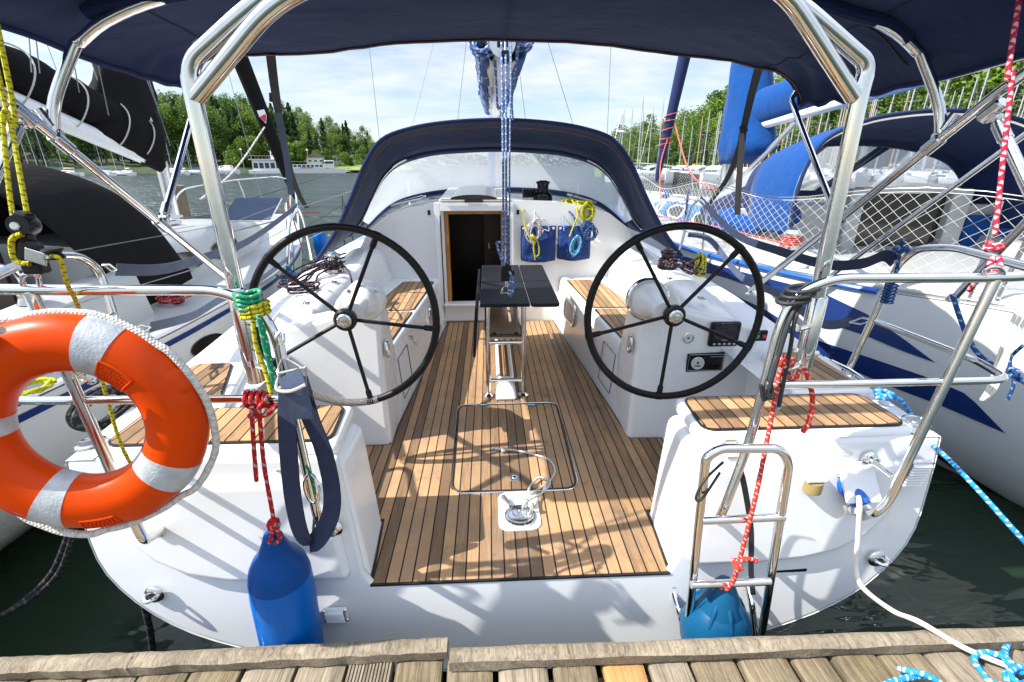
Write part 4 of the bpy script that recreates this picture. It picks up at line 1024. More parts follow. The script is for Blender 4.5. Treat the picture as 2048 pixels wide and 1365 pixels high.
q = MB(); q.tube(spl(pts[:-1], 4, closed=True), .0088, 10, closed=True); obj('grab_line', q, M['r_white'], lb)
kb = tor(R(112), R(60), 1.25); q = MB(); knot(q, kb, .018, .008, 2.5, e1, 4); q.tube(spl([kb, kb+V(.03, -.01, .02), kb+V(.06, -.01, .03)], 4), .008, 8); obj('line_knot', q, M['r_white'], lb)
# wire bracket
q = MB(); q.tube(bend([PY(-40, 672, 1.08), PY(45, 680, 1.09), PY(120, 712, 1.10), PY(180, 770, 1.13), PY(200, 755, 1.17)], .03), .006, 8); one('lifebuoy_bracket', q, M['steel'], 'bent stainless wire bracket behind the orange lifebuoy', 'bracket')

# ---- fenders
def fender(name, c_top, h, r, mat, label, tilt=(0, 0, 1), collar=None):
    ax = Vector(tilt).normalized(); base = c_top-ax*h
    t = thing(name, label, 'fender', tuple(base), None)
    pr = [(.02, -.075), (.045, -.07), (.06, -.03), (r*.62, .0), (r*.88, .06), (r*.985, .13), (r, .2), (r, h-.24), (r*.995, h-.17), (r*.965, h-.115), (r*.88, h-.075), (r*.72, h-.043), (r*.50, h-.018), (.042, h+.0), (.030, h+.03), (.024, h+.05), (.010, h+.052)]
    if mat == 'fteal': pr = [(.02, -.0), (.06, .01)]+[(r*math.cos(a), (h-.03)/2+(h-.03)/2*math.sin(a)) for a in [R(-60+10*k) for k in range(13)]]+[(r*.72, h-.085), (r*.52, h-.04), (.048, h-.005), (.032, h+.03), (.024, h+.045), (.01, h+.047)]
    q = MB(); q.lathe(pr, base, ax, 36); obj('fender_body', q, M[mat], t, ang=80)
    n1 = ax.orthogonal().normalized(); n2 = ax.cross(n1)
    q = MB()
    for k in range(8):
        a = 2*math.pi*k/8; d = n1*math.cos(a)+n2*math.sin(a)
        q.tube(spl([base+ax*(h+.03)+d*.024, base+ax*(h-.01)+d*(r*.30), base+ax*(h-.06)+d*(r*.62), base+ax*(h-.105)+d*(r*.80)], 4), [.007]*4+[.009]*4+[.006]*4+[.001], 8)
    obj('fender_rib', q, M[mat], t, ang=80)
    if collar:
        q = MB(); q.lathe([(a*1.004, b) for a, b in pr if b > h-.17], base, ax, 36); obj('fender_end', q, M[collar], t, ang=80)
    q = MB(); q.tube([base+ax*(h+.032)-n1*.028, base+ax*(h+.032)+n1*.028], .010, 10); obj('rope_eye', q, M['fdark'], t)
    return t
fl = PY(549, 1094, 1.14)
fender('fender', fl, .62, .094, 'fblue', 'bright blue long fender hanging on a red rope against the transom', V(.045, -.03, 1), 'fdark')
fr_ = PY(1447, 1182, 1.135)
fender('fender', fr_, .34, .117, 'fteal', 'round dusky blue fender hanging below the swim ladder')

# ---- red rope with fender (left)
q = MB(); kn = PY(505, 800, 1.17)
for k in range(4):
    c = PY(492+k*13, 800, 1.17); q.tube([c+V(.010*math.sin(t*.3), .021*math.cos(t), .021*math.sin(t)+.002) for t in [2*math.pi*j/12 for j in range(13)]], .0066, 8)
q.tube(spl([kn+V(.055, -.018, .02), kn+V(.02, -.03, -.02), kn+V(.0, -.03, -.035), kn+V(.045, -.03, -.03), kn+V(.075, -.02, -.005)], 5), .0068, 8)
q.tube(spl([PY(503, 815, 1.14), PY(508, 900, 1.13), PY(513, 963, 1.12)], 4), .0062, 8)
q.tube(spl([PY(518, 815, 1.14), PY(528, 930, 1.13), PY(547, 1040, 1.12), fl+V(0, 0, .05)], 5), .0062, 8)
knot(q, PY(548, 1050, 1.12), .014, .0066, 2.5, V(1, 0, .2), 2); q.tube(spl([PY(545, 1058, 1.11), PY(541, 1082, 1.115), fl+V(-.005, -.02, .03)], 4), .006, 8); q.tube(spl([PY(552, 1055, 1.11), PY(560, 1078, 1.115), fl+V(.012, -.02, .03)], 4), .006, 8)
one('fender_rope', q, M['r_red'], 'red braided rope knotted on the left stern rail holding the long blue fender', 'rope', ang=60)
# ---- red rope right
q = MB()
pp = [PY(1605, 865, 1.18), PY(1617, 845, 1.18), PY(1625, 800, 1.19), PY(1617, 760, 1.21), PY(1608, 735, 1.22)]
q.tube(spl(pp, 6), .0072, 8)
knot(q, PY(1568, 722, 1.19), .020, .0075, 3.5, V(.3, 0, 1), 9)
q.tube(spl([PY(1600, 742, 1.21), PY(1590, 756, 1.19), PY(1570, 752, 1.18), PY(1562, 730, 1.18)], 5), .0075, 8)
q.tube(spl([PY(1560, 740, 1.18), PY(1540, 850, 1.15), PY(1512, 990, 1.10), PY(1480, 1118, 1.075)], 6), .0066, 8)
knot(q, PY(1474, 1130, 1.075), .014, .007, 2.5, V(1, 0, .4), 5); q.tube(spl([PY(1474, 1126, 1.07), PY(1492, 1118, 1.07), PY(1514, 1122, 1.07)], 4), .0068, 8)
q.tube(spl([PY(1473, 1138, 1.075), PY(1468, 1160, 1.08), PY(1455, 1178, 1.09), fr_+V(0, -.01, .02)], 4), .0068, 8); q.tube(spl([PY(1476, 1138, 1.085), PY(1462, 1166, 1.12), PY(1445, 1176, 1.11), fr_+V(-.02, 0, .02)], 4), .0068, 8)
one('fender_rope', q, M['r_orange'], 'coral red rope tied to the right arch post and running down over the swim ladder', 'rope', ang=60)
# ---- navy webbing loop on the left
q = MB()
lp = [PY(580, 755, 1.12), PY(574, 830, 1.11), PY(578, 920, 1.10), PY(588, 1010, 1.10), PY(604, 1072, 1.10), PY(628, 1086, 1.10), PY(658, 1040, 1.11), PY(664, 985, 1.12), PY(648, 905, 1.12), PY(622, 840, 1.11), PY(604, 780, 1.115), PY(596, 755, 1.12)]
sd = [V(1, 0, 0)]*len(spl(lp, 6))
q.ribbon(spl(lp, 6), .054, V(1, -.25, .0), .004)
o = one('webbing_strap', q, M['webbing'], 'long loop of navy webbing strap hanging from the left inner rail post', 'strap', ang=60)
def child(name, q, mat, parent, **k): return obj(name, q, M[mat], parent, **k)
q = MB(); q.ribbon(spl([PY(576, 748, 1.09), PY(590, 775, 1.075), PY(597, 800, 1.075), PY(604, 838, 1.08)], 5), .058, V(1, 0, -.02), .004); child('strap_tongue', q, 'webgrey', o)
q = MB(); q.tube([PY(612, 735, 1.11), PY(556, 748, 1.09), PY(557, 775, 1.08), PY(612, 772, 1.08)], .004, 8, closed=True); q.tube(spl([PY(560, 750, 1.10), PY(553, 778, 1.08), PY(580, 783, 1.065), PY(611, 770, 1.07)], 5), .0045, 8); child('strap_lashing', q, 'r_white', o)
q = MB(); q.tube(spl([PY(560, 664, 1.17), PY(552, 676, 1.16), PY(556, 690, 1.16), PY(566, 684, 1.16), PY(566, 668, 1.17)], 4), .0045, 8)
q.tube([PY(563, 690, 1.15), PY(568, 718, 1.14)], .0085, 10)
q.tube(spl([PY(566, 716, 1.14), PY(556, 740, 1.13), PY(558, 755, 1.11)], 4), .0035, 7); q.tube(spl([PY(568, 716, 1.14), PY(590, 728, 1.13), PY(610, 742, 1.11)], 4), .0035, 7); child('turnbuckle', q, 'steel2', o)
# ---- green and yellow lashings on the left inner upright
q = MB(); c = PY(503, 612, 1.205)
for k in range(4): q.tube(spl([c+V(.030*math.cos(a)-.004, .030*math.sin(a), .012*k-.004+.004*math.sin(a*2)) for a in [2*math.pi*j/10 for j in range(11)]], 3), .006, 8)
q.tube(spl([PY(516, 630, 1.17), PY(528, 690, 1.165), PY(541, 742, 1.16), PY(548, 780, 1.15)], 5), .0056, 8); q.tube(spl([PY(522, 640, 1.18), PY(535, 690, 1.17), PY(540, 720, 1.17), PY(549, 758, 1.16)], 5), .0056, 8)
one('lashing_line', q, M['r_green'], 'green line lashed around the left inner rail post', 'rope', ang=60)
q = MB(); c = PY(512, 628, 1.205)
for k in range(3): q.tube(spl([c+V(.034*math.cos(a), .030*math.sin(a), .012*k+.006*math.cos(a)) for a in [2*math.pi*j/10 for j in range(11)]], 3), .006, 8)
q.tube(spl([PY(506, 640, 1.17), PY(512, 690, 1.165), PY(530, 740, 1.16), PY(543, 790, 1.14)], 5), .006, 8)
one('lashing_line', q, M['r_yellow'], 'yellow and black line looped over the green lashing on the rail post', 'rope', ang=60)
q = MB(); q.tube(spl([PY(616, 950, 1.15), PY(608, 970, 1.14), PY(618, 1000, 1.14), PY(634, 1004, 1.14), PY(638, 975, 1.14), PY(626, 952, 1.15)], 4, closed=True), .0045, 8, closed=True); one('carabiner', q, M['steel'], 'steel snap hook hanging behind the navy webbing loop', 'snap hook')
q = MB(); q.tube(spl([PY(608, 925, 1.16), PY(622, 950, 1.15), PY(630, 990, 1.15), PY(628, 1040, 1.15), PY(623, 1100, 1.15)], 5), .004, 7); one('lashing_line', q, M['r_green'], 'thin green line hanging from the steel snap hook behind the webbing loop', 'rope')
# ---- black shock cord on the right inner upright
q = MB(); c = PY(1588, 592, 1.20)
for k in range(3): q.tube(spl([c+V(.040*math.cos(a)+.01*k, .032*math.sin(a), .016*k-.012+.006*math.cos(a)) for a in [2*math.pi*j/10 for j in range(11)]], 3), .006, 8)
q.tube(spl([PY(1600, 600, 1.19), PY(1580, 640, 1.17), PY(1555, 720, 1.16), PY(1530, 800, 1.15), PY(1522, 770, 1.15), PY(1528, 790, 1.15), PY(1545, 795, 1.15), PY(1540, 760, 1.16)], 6), .0058, 8)
q.tube(spl([PY(1607, 600, 1.19), PY(1590, 640, 1.17), PY(1580, 700, 1.17), PY(1560, 800, 1.16), PY(1558, 812, 1.16)], 6), .0058, 8)
one('shock_cord', q, M['cord'], 'black shock cord wound around the right inner rail post', 'cord', ang=60)
q = MB(); q.tube(spl([PY(1446, 925, 1.12), PY(1410, 960, 1.09), PY(1392, 995, 1.085), PY(1404, 998, 1.085), PY(1440, 945, 1.12)], 6), .004, 7)
one('shock_cord', q, M['cord'], 'thin black cord tied round the left leg of the swim ladder', 'cord')
q = MB(); q.ribbon(spl([PY(1478, 930, 1.20), PY(1490, 980, 1.22), PY(1502, 1060, 1.22), PY(1502, 1140, 1.2), PY(1506, 1190, 1.18)], 5), .018, V(1, -.1, 0)); one('webbing_strap', q, M['webblack'], 'narrow black strap hanging behind the swim ladder', 'strap')
q = MB(); q.ribbon(spl([PY(1558, 765, 1.22), PY(1557, 795, 1.2), PY(1552, 818, 1.19)], 4), .024, V(1, -.1, 0)); one('webbing_strap', q, M['r_cyan'], 'short bright blue tape hanging on the right inner rail post', 'strap')
# ---- yellow black tackle with block (left)
bk = PY(55, 500, 1.12)
t = thing('rope_tackle', 'yellow and black rope tackle with a black cam block shackled to the left stern rail', 'tackle', tuple(PY(62, 572, 1.16)))
q = MB(); q.box(bk+V(.01, 0, .05), (.03, .028, .07), Matrix.Rotation(R(20), 3, 'Y')); q.lathe([(.026, -.016), (.028, -.01), (.028, .01), (.026, .016)], bk+V(.0, 0, 0), (.2, -1, .1), 20); q.box(bk+V(.005, 0, -.03), (.045, .03, .05)); obj('block_body', q, M['blackgloss'], t, bevel=.006)
q = MB(); q.lathe([(.022, -.020), (.024, -.014), (.024, .014), (.022, .020)], bk+V(.012, 0, .055), (.2, -1, .1), 20); obj('sheave', q, M['blackgloss'], t)
for d in (V(.012, -.021, .055), V(.022, -.02, -.004)):
    q = MB(); q.lathe([(.010, 0), (.009, .003), (.004, .004), (0, .003)], bk+d, (.1, -1, .1), 14); obj('axle', q, M['steel2'], t)
q = MB(); q.box(bk+V(.035, -.024, -.012), (.045, .004, .030), Matrix.Rotation(R(20), 3, 'Y')); obj('cam_plate', q, M['steel2'], t, bevel=.004)
q = MB(); q.lathe([(.018, -.012), (.020, -.008), (.014, .0), (.020, .008), (.018, .012)], bk+V(.072, -.02, -.006), (0, 0, 1), 16); obj('cam_fairlead', q, M['black'], t)
q = MB(); q.tube(bend([PY(45, 575, 1.16), PY(45, 548, 1.13), PY(75, 548, 1.13), PY(80, 575, 1.16)], .02), .0055, 8); obj('shackle', q, M['steel'], t)
q = MB()
q.tube(spl([PY(0, 78, 1.25)+V(-.05, .3, 1.8), PY(0, 78, 1.25), PY(5, 230, 1.2), PY(18, 380, 1.15), PY(33, 470, 1.12)], 8), .0052, 8)
q.tube(spl([PY(-15, 100, 1.27)+V(-.05, .3, 1.8), PY(-15, 100, 1.27), PY(20, 240, 1.21), PY(40, 350, 1.16), PY(62, 470, 1.12)], 8), .005, 8)
q.tube(spl([PY(45, 468, 1.10), PY(24, 480, 1.10), PY(30, 520, 1.10), PY(60, 528, 1.10)], 5), .0062, 8)
q.tube(spl([PY(100, 512, 1.09), PY(120, 520, 1.09), PY(135, 570, 1.12), PY(155, 610, 1.16), PY(185, 700, 1.20), PY(215, 800, 1.22), PY(240, 885, 1.22), PY(268, 940, 1.22)], 6), .005, 8)
knot(q, PY(268, 950, 1.21), .014, .0075, 2.2, V(0, 1, .3), 8)
obj('tackle_rope', q, M['r_yellow'], t)
# ---- crimson and white halyard (right)
q = MB(); q.tube(spl([PY(2042, -20, 1.45)+V(.12, .5, 2.2), PY(2042, -20, 1.45), PY(2025, 150, 1.40), PY(2005, 330, 1.32), PY(1990, 470, 1.25)], 8), .0064, 9)
knot(q, PY(1988, 495, 1.24), .017, .0064, 3.5, V(.1, 0, 1), 12); q.tube(spl([PY(1985, 515, 1.22), PY(1975, 540, 1.20), PY(1955, 560, 1.22), PY(1938, 582, 1.24)], 5), .007, 8); q.tube(spl([PY(1996, 515, 1.22), PY(2000, 532, 1.19), PY(1988, 548, 1.17)], 5), .0075, 8)
one('halyard', q, M['r_pink'], 'crimson and white rope knotted to the right stern rail, rising out of view', 'rope', ang=60)
q = MB(); q.tube(bend([PY(1968, 560, 1.16), PY(1970, 535, 1.15), PY(2003, 535, 1.15), PY(2008, 560, 1.16)], .03), .006, 8); one('rail_shackle', q, M['steel'], 'steel shackle on the right stern rail under the crimson rope', 'shackle')
# ---- white lines hanging at the far right
q = MB()
for k, dx in enumerate((0, 8, 18)): q.tube(spl([PX(2048+dx*2, 590, 1.75), PX(2010+dx, 680, 1.7), PX(1992+dx, 730, 1.68), PX(1975+dx*.8, 780, 1.66), PX(1962+dx*.3, 800, 1.66)], 5), .006, 7)
one('white_cords', q, M['cable'], 'bunch of thin white cords hanging off the corner of the right stern rail', 'cords')
# ---- blue line on the rail and mooring lines
q = MB(); q.tube(spl([PX(1755, 775, 1.48), PX(1775, 795, 1.48), PX(1800, 800, 1.49), PX(1822, 830, 1.56), PX(1850, 880, 1.52)], 6), .0085, 9); knot(q, PZ(1768, 790, 1.20), .026, .0085, 2.5, V(0, .3, 1), 3)
q.tube(spl([PX(1850, 880, 1.52), PY(1890, 912, 1.25), PY(1960, 985, 1.12), PY(2060, 1095, 1.0), PZ(2200, 1235, .70), PZ(2300, 1290, .665)], 6), .0074, 9)
one('mooring_line', q, M['r_blue'], 'bright blue and white mooring line from the starboard quarter cleat down to the dock', 'rope', ang=60)
q = MB(); q.tube(spl([PX(1905, 590, 2.0), PX(1925, 650, 1.98), PX(1950, 700, 1.96), PX(1985, 730, 1.95), PX(2060, 770, 1.92)], 6), .010, 8)
one('mooring_line', q, M['r_dblue'], 'dark blue mooring line led from the stern of the blue striped yacht', 'rope')
q = MB(); a = PX(2045, 770, 1.9)
q.tube(spl([PX(2048, 690, 1.9), PX(2020, 720, 1.9), PX(2028, 765, 1.9), PX(2015, 800, 1.9)], 4), .006, 7); knot(q, PX(2026, 745, 1.9), .015, .007, 2, V(1, 0, .3), 5)
one('blue_twine', q, M['r_dblue'], 'thin blue twine knotted around the dark blue mooring line', 'twine')
for dx, lab in ((0, 'outer of the two black mooring ropes slung from the left quarter to the dock'), (14, 'inner of the two black mooring ropes slung from the left quarter to the dock')):
    rope('mooring_line', [PZ(170-dx*.3, 1000, .9), PZ(138+dx*.6, 1065, .75), PZ(100+dx, 1150, .55), PZ(30+dx*.5, 1215, .45), PZ(-60, 1262-dx*.3, .60), PZ(-150, 1300-dx*.3, .675)], .0095, 'r_black', lab, group=None)
rope('mooring_line', [PZ(284, 1195, .48), PZ(300, 1260, .30), PZ(306, 1310, .1)], .012, 'r_black', 'short black rope running from under the left quarter into the water', n=6)
q = MB(); coil(q, PX(205, 815, -1.6), .10, .06, .012, 4, V(.3, 1, 0), V(0, .2, 1), 4); one('rope_coil', q, M['r_black'], 'coil of thick black rope behind the lifebuoy on the side deck', 'rope coil')
# ---- white shore power cable
q = MB(); q.tube(spl([PY(1716, 992, 1.22), PY(1719, 1015, 1.20), PY(1716, 1080, 1.20), PY(1711, 1130, 1.19), PY(1725, 1175, 1.15), PY(1785, 1222, 1.10), PZ(1840, 1245, .69), PZ(1930, 1297, .645), PZ(2040, 1342, .63), PZ(2140, 1380, .63)], 7), .0085, 10)
one('shore_cable', q, M['cable'], 'white shore power cable running from the transom socket onto the dock', 'cable', ang=60)
# ---- blue rope on dock
q = MB(); z = .636
def dz(px, py, h=0): return PZ(px, py, z+h)
q.tube(spl([dz(1740, 1385), dz(1790, 1362), dz(1850, 1352), dz(1880, 1366, .01), dz(1850, 1350, .02), dz(1805, 1340, .005), dz(1800, 1338, .005)], 6), .0085, 9)
one('dock_rope', q, M['r_blue'], 'short end of bright blue rope lying on the planks at the bottom edge', 'rope', ang=60)
q = MB(); q.tube(spl([dz(2070, 1360), dz(2030, 1372), dz(1985, 1366), dz(1960, 1340), dz(1948, 1318), dz(1965, 1305, .008), dz(2010, 1315, .016), dz(2045, 1345, .018), dz(2060, 1300, .004), dz(2030, 1280), dz(2012, 1295), dz(2015, 1325, .012), dz(2060, 1350, .02)], 6), .0088, 9)
coil(q, dz(2052, 1362, .01), .05, .03, .0088, 3, V(1, 0, 0), V(0, 1, .1), 6)
one('dock_rope', q, M['r_blue'], 'loose coil of bright blue and white rope at the corner of the dock', 'rope coil', ang=60)
# ---- lanyard of the tiller cap on the sole
q = MB(); S = SOLE+.012
def sz(px, py, h=0): return PZ(px, py, S+h)
q.tube(spl([sz(985, 897, .0), sz(1003, 899, .006), sz(1030, 901, .0), sz(1070, 910, .0), sz(1098, 920), sz(1110, 940), sz(1100, 962), sz(1075, 980, .006), sz(1058, 986, .01), sz(1062, 970, .012), sz(1080, 955, .01), sz(1100, 965, .012), sz(1085, 985, .008), sz(1060, 1000, .03), sz(1045, 1015, .03)], 6), .0055, 8)
knot(q, sz(1006, 900, .008), .010, .005, 2.5, V(1, .1, 0), 3)
q.tube(spl([sz(1095, 966, .012), sz(1075, 1000, .01), sz(1068, 1015, .03)], 5), .005, 8)
one('lanyard', q, M['r_white'], 'grey white cord tied to the round cap and looped over the teak hatch', 'cord', ang=60)
# ---- mainsheet tackle
t = thing('mainsheet', 'blue and white mainsheet tackle hanging from the boom end to the table', 'mainsheet', tuple(PY(1012, 583, 2.64)))
yS = 2.64; tb_ = PY(1012, 548, yS); tt = V(.02, 3.24, 2.60)
q = MB()
for dx, up, r_ in ((-.015, (1004, 150), .0064), (.003, (1012, 140), .0064), (.020, (1022, 120), .005)):
    q.tube([tb_+V(dx, 0, .01), tb_.lerp(PY(*up, 3.1), .5)+V(dx*.3, 0, 0), PY(*up, 3.1), PY(up[0]-1, 80, 3.18)], r_, 8)
q.tube(spl([tb_+V(.02, -.03, .02), tb_+V(.04, -.03, -.05), tb_+V(.03, -.03, -.12), tb_+V(.012, -.02, -.10), tb_+V(.025, -.02, -.02)], 5), .0075, 8)
q.tube(spl([tb_+V(-.012, -.02, .05), tb_+V(-.05, -.02, .17), tb_+V(-.03, -.01, .18), tb_+V(0, 0, .17)], 5), .0075, 8)
obj('sheet_rope', q, M['r_sheet'], t)
q = MB(); q.box(tb_+V(0, 0, .0), (.062, .03, .085)); q.lathe([(.03, -.018), (.032, -.01), (.032, .01), (.03, .018)], tb_+V(.0, 0, .03), (.1, -1, 0), 20); q.box(tb_+V(.035, -.01, .01), (.03, .035, .03)); obj('lower_block', q, M['blackgloss'], t, bevel=.006)
q = MB(); c = PY(1010, 115, 3.15); q.box(c, (.045, .03, .07)); obj('upper_block', q, M['blackgloss'], t, bevel=.006)
q = MB(); q.tube([tb_+V(.0, 0, -.04), tb_+V(0, 0, -.075)], .007, 8); obj('swivel', q, M['steel2'], t)
q = MB(); q.tube([c+V(0, 0, .03), c+V(0, .02, .10)], .006, 8); obj('swivel', q, M['steel2'], t)
# slack loop of blue line under the boom and bundle beside it
q = MB(); q.tube(spl([PY(988, 70, 3.2), PY(990, 120, 3.3), PY(993, 180, 3.45), PY(995, 212, 3.55), PY(1000, 216, 3.55), PY(1015, 190, 3.45), PY(1030, 140, 3.3), PY(1036, 78, 3.2)], 6), .009, 8); q.tube(spl([PY(1042, 70, 3.2), PY(1032, 130, 3.3), PY(1024, 200, 3.5), PY(1026, 240, 3.6)], 6), .007, 8)
one('reefing_line', q, M['r_sheet'], 'slack loop of blue and white reefing line hanging under the boom', 'rope', ang=60)
q = MB(); coil(q, PY(962, 92, 3.25), .06, .045, .0095, 7, V(1, 0, 0), V(0, .2, 1), 3, .35, .05); q.tube(spl([PY(958, 105, 3.25), PY(960, 150, 3.3), PY(957, 190, 3.3)], 4), .007, 7)
one('rope_coil', q, M['r_sheet'], 'bunched coil of blue rope tied to the boom end, left of the mainsheet', 'rope coil', ang=60)
q = MB(); coil(q, PY(1046, 84, 3.25), .04, .03, .0095, 5, V(1, 0, 0), V(0, .2, 1), 5, .35, .04)
one('rope_coil', q, M['r_sheet'], 'small bunch of blue rope on the right side of the boom end', 'rope coil', ang=60)
# ---- winch coils
q = MB(); c = V(1.20, 3.33, 1.37)
for k in range(4): coil(q, c+V(0, 0, .012*k), .06, .06, .0062, 1, V(1, 0, 0), V(0, 1, 0), k, .03, .002)
g = random.Random(5)
for k in range(7):
    a = PZ(1330, 535, 1.38)+V(g.uniform(-.05, .05), g.uniform(-.05, .05), .01*k); b = PZ(1395, 552, 1.345)+V(g.uniform(-.04, .04), g.uniform(-.06, .06), .01*k)
    q.tube(spl([a, a.lerp(b, .35)+V(0, -.03, .02), a.lerp(b, .7)+V(0, -.02, .0), b], 5), .0062, 8)
q.tube(spl([c+V(.06, 0, 0), c+V(.08, -.03, -.01), PZ(1370, 540, 1.36), PZ(1385, 545, 1.37), PX(1398, 530, 1.25), PX(1402, 515, 1.25), PX(1390, 520, 1.25), PZ(1370, 530, 1.38)], 5), .006, 8)
one('rope_coil', q, M['r_dark'], 'dark purple sheet wound around the black winch on the right coaming', 'rope coil', ang=60)
q = MB()
for k in range(4): coil(q, V(-1.20, 3.33, 1.37+.012*k), .06, .06, .0062, 1, V(1, 0, 0), V(0, 1, 0), k, .05, .002)
for k in range(9):
    a = PZ(680, 528, 1.38)+V(g.uniform(-.06, .06), g.uniform(-.1, .1), .008*k); b = PZ(590, 572, 1.335)+V(g.uniform(-.06, .1), g.uniform(-.1, .1), .008*k)
    q.tube(spl([a, a.lerp(b, .35)+V(.02, -.03, .02), a.lerp(b, .7)+V(-.02, .02, .01), b, b+V(-.05, -.05, 0), b+V(.02, -.08, .01)], 5), .0062, 8)
coil(q, PZ(605, 575, 1.35), .10, .06, .0062, 3, V(1, .3, 0), V(0, 1, 0), 8, .3, .02)
q.tube(spl([PZ(678, 525, 1.37), PZ(695, 540, 1.38), PZ(703, 560, 1.37), PX(706, 585, -1.0)], 5), .0062, 8)
one('rope_coil', q, M['r_dark'], 'untidy dark purple sheet lying on the left coaming around the steel winch', 'rope coil', ang=60)
# ---- rope bags on the bulkhead
def bag(px0, px1, py0, py1, label):
    y = 4.225; a, b = PY(px0, py0, y), PY(px1, py1, y); w, h = b.x-a.x, a.z-b.z
    t = thing('rope_bag', label, 'rope bag', (a.x+w/2, y, b.z), 'navy rope bags on the bulkhead')
    rows = []
    for i in range(13):
        v = i/12; r_ = []
        for j in range(13):
            u = j/12; bul = .055*math.sin(math.pi*u)*min(1, max(0, (v-.12))*2.4)*(.75+.75*mnoise.noise((u*3+v*1.5, v*3, a.x*7)))+.01*mnoise.noise((u*9, v*7, a.x))
            r_.append(V(a.x+w*(u+(.02*math.sin(v*5) if 0 < j < 12 else 0)), y-.006-bul, a.z-h*v-(.012*math.sin(math.pi*u) if i == 12 else 0)))
        rows.append(r_)
    q = MB(); q.loft(rows); o = obj('bag_pocket', q, M['bagblue'], t, ang=80); m = o.modifiers.new('Solid', 'SOLIDIFY'); m.thickness = .004
    q = MB(); q.tube([r_[0] for r_ in rows]+rows[-1][1:-1]+[r_[-1] for r_ in rows[::-1]], .005, 6); obj('bag_binding', q, M['webbing'], t)
    for x in (.06, .94):
        q = MB(); q.lathe([(.011, 0), (.010, .004), (0, .005)], V(a.x+w*x, y-.012, a.z-.022), (0, -1, 0), 14); obj('snap_stud', q, M['plastic'], t)
    return t
M['bagblue'] = canvas('Blue rope bag cloth', (.018, .042, .16), 9, .7)
bag(1043, 1109, 452, 520, 'navy rope bag with a yellow line on the bulkhead, nearer the companionway')
bag(1117, 1178, 452, 516, 'navy rope bag with a cyan line on the bulkhead, nearer the right coaming')
yb = 4.15
q = MB(); coil(q, PY(1068, 462, yb), .055, .075, .0045, 11, V(1, 0, -.35), V(.2, 0, 1), 11, .4, .03); q.tube(spl([PY(1068, 412, 4.3), PY(1069, 435, 4.2), PY(1066, 450, yb)], 4), .005, 7); q.tube(spl([PY(1075, 450, yb), PY(1085, 438, yb), PY(1095, 448, yb), PY(1098, 462, yb), PY(1088, 460, yb), PY(1084, 468, yb)], 5), .005, 7)
one('rope_coil', q, M['r_wfleck'], 'white flecked rope coil stuffed in the rope bag nearer the companionway', 'rope coil', ang=60)
q = MB(); q.tube(spl([PY(1056, 408, 4.4), PY(1046, 418, 4.25), PY(1048, 440, 4.2), PY(1052, 462, yb), PY(1060, 474, yb-.03), PY(1072, 478, yb-.04), PY(1078, 495, yb-.05), PY(1077, 510, yb-.05), PY(1070, 512, yb-.05), PY(1067, 495, yb-.05), PY(1072, 480, yb-.05), PY(1066, 478, yb-.05), PY(1068, 500, yb-.05), PY(1070, 520, yb-.04)], 6), .0058, 8); knot(q, PY(1066, 475, yb-.04), .02, .0075, 2, V(1, 0, .3), 4)
one('halyard_tail', q, M['r_yellow'], 'yellow line with black fleck looped over the rope bag nearer the companionway', 'rope', ang=60)
q = MB(); coil(q, PY(1151, 491, yb-.04), .036, .075, .0045, 10, V(1, 0, .1), V(.15, 0, 1), 21, .3, .02); q.tube(spl([PY(1124, 418, 4.35), PY(1127, 440, 4.2), PY(1128, 462, yb)], 4), .005, 7)
one('rope_coil', q, M['r_cyan'], 'cyan and white coil hanging over the rope bag nearer the right coaming', 'rope coil', ang=60)
q = MB(); coil(q, PY(1172, 455, yb), .045, .05, .0048, 10, V(1, 0, .2), V(0, 0, 1), 31, .4, .03); coil(q, PY(1182, 467, yb-.02), .045, .045, .0048, 9, V(1, 0, -.3), V(.2, 0, 1), 33, .4, .03)
one('rope_coil', q, M['r_dblue'], 'dark blue rope coil bundled on the bulkhead right of the rope bags', 'rope coil', ang=60)
q = MB()
for (px, py, sd) in ((1140, 408, 1), (1165, 410, 2)): coil(q, PY(px, py, 4.34), .085 if sd == 1 else .07, .04, .0052, 12, V(1, .3, 0), V(-.2, .8, .45), 40+sd, .35, .03)
coil(q, PY(1176, 425, 4.22), .05, .07, .0052, 12, V(1, 0, -.2), V(.1, 0, 1), 44, .4, .03)
q.tube(spl([PY(1140, 395, 4.4), PY(1152, 415, 4.25), PY(1155, 432, 4.2), PY(1146, 455, yb), PY(1139, 474, yb-.04)], 5), .006, 8)
one('rope_coil', q, M['r_lime'], 'lime yellow halyard coiled on the cabin top beside the black winch', 'rope coil', ang=60)
q = MB(); q.tube(spl([PY(1105, 412, 4.35), PY(1130, 418, 4.28), PY(1146, 432, 4.22), PY(1150, 450, 4.2)], 5), .008, 8)
one('halyard_tail', q, M['r_dblue'], 'dark blue line leading from the cabin top winch down to the rope bags', 'rope', ang=60)
# ---- spare lime rope on the right rail stanchion
q = MB(); coil(q, PX(1400, 545, 1.68), .03, .13, .009, 5, V(0, 1, .0), V(0, .1, 1), 51, .2, .04); one('rope_coil', q, M['r_yellow'], 'yellow and black rope hung at our right side deck beside the winch', 'rope coil', ang=60)
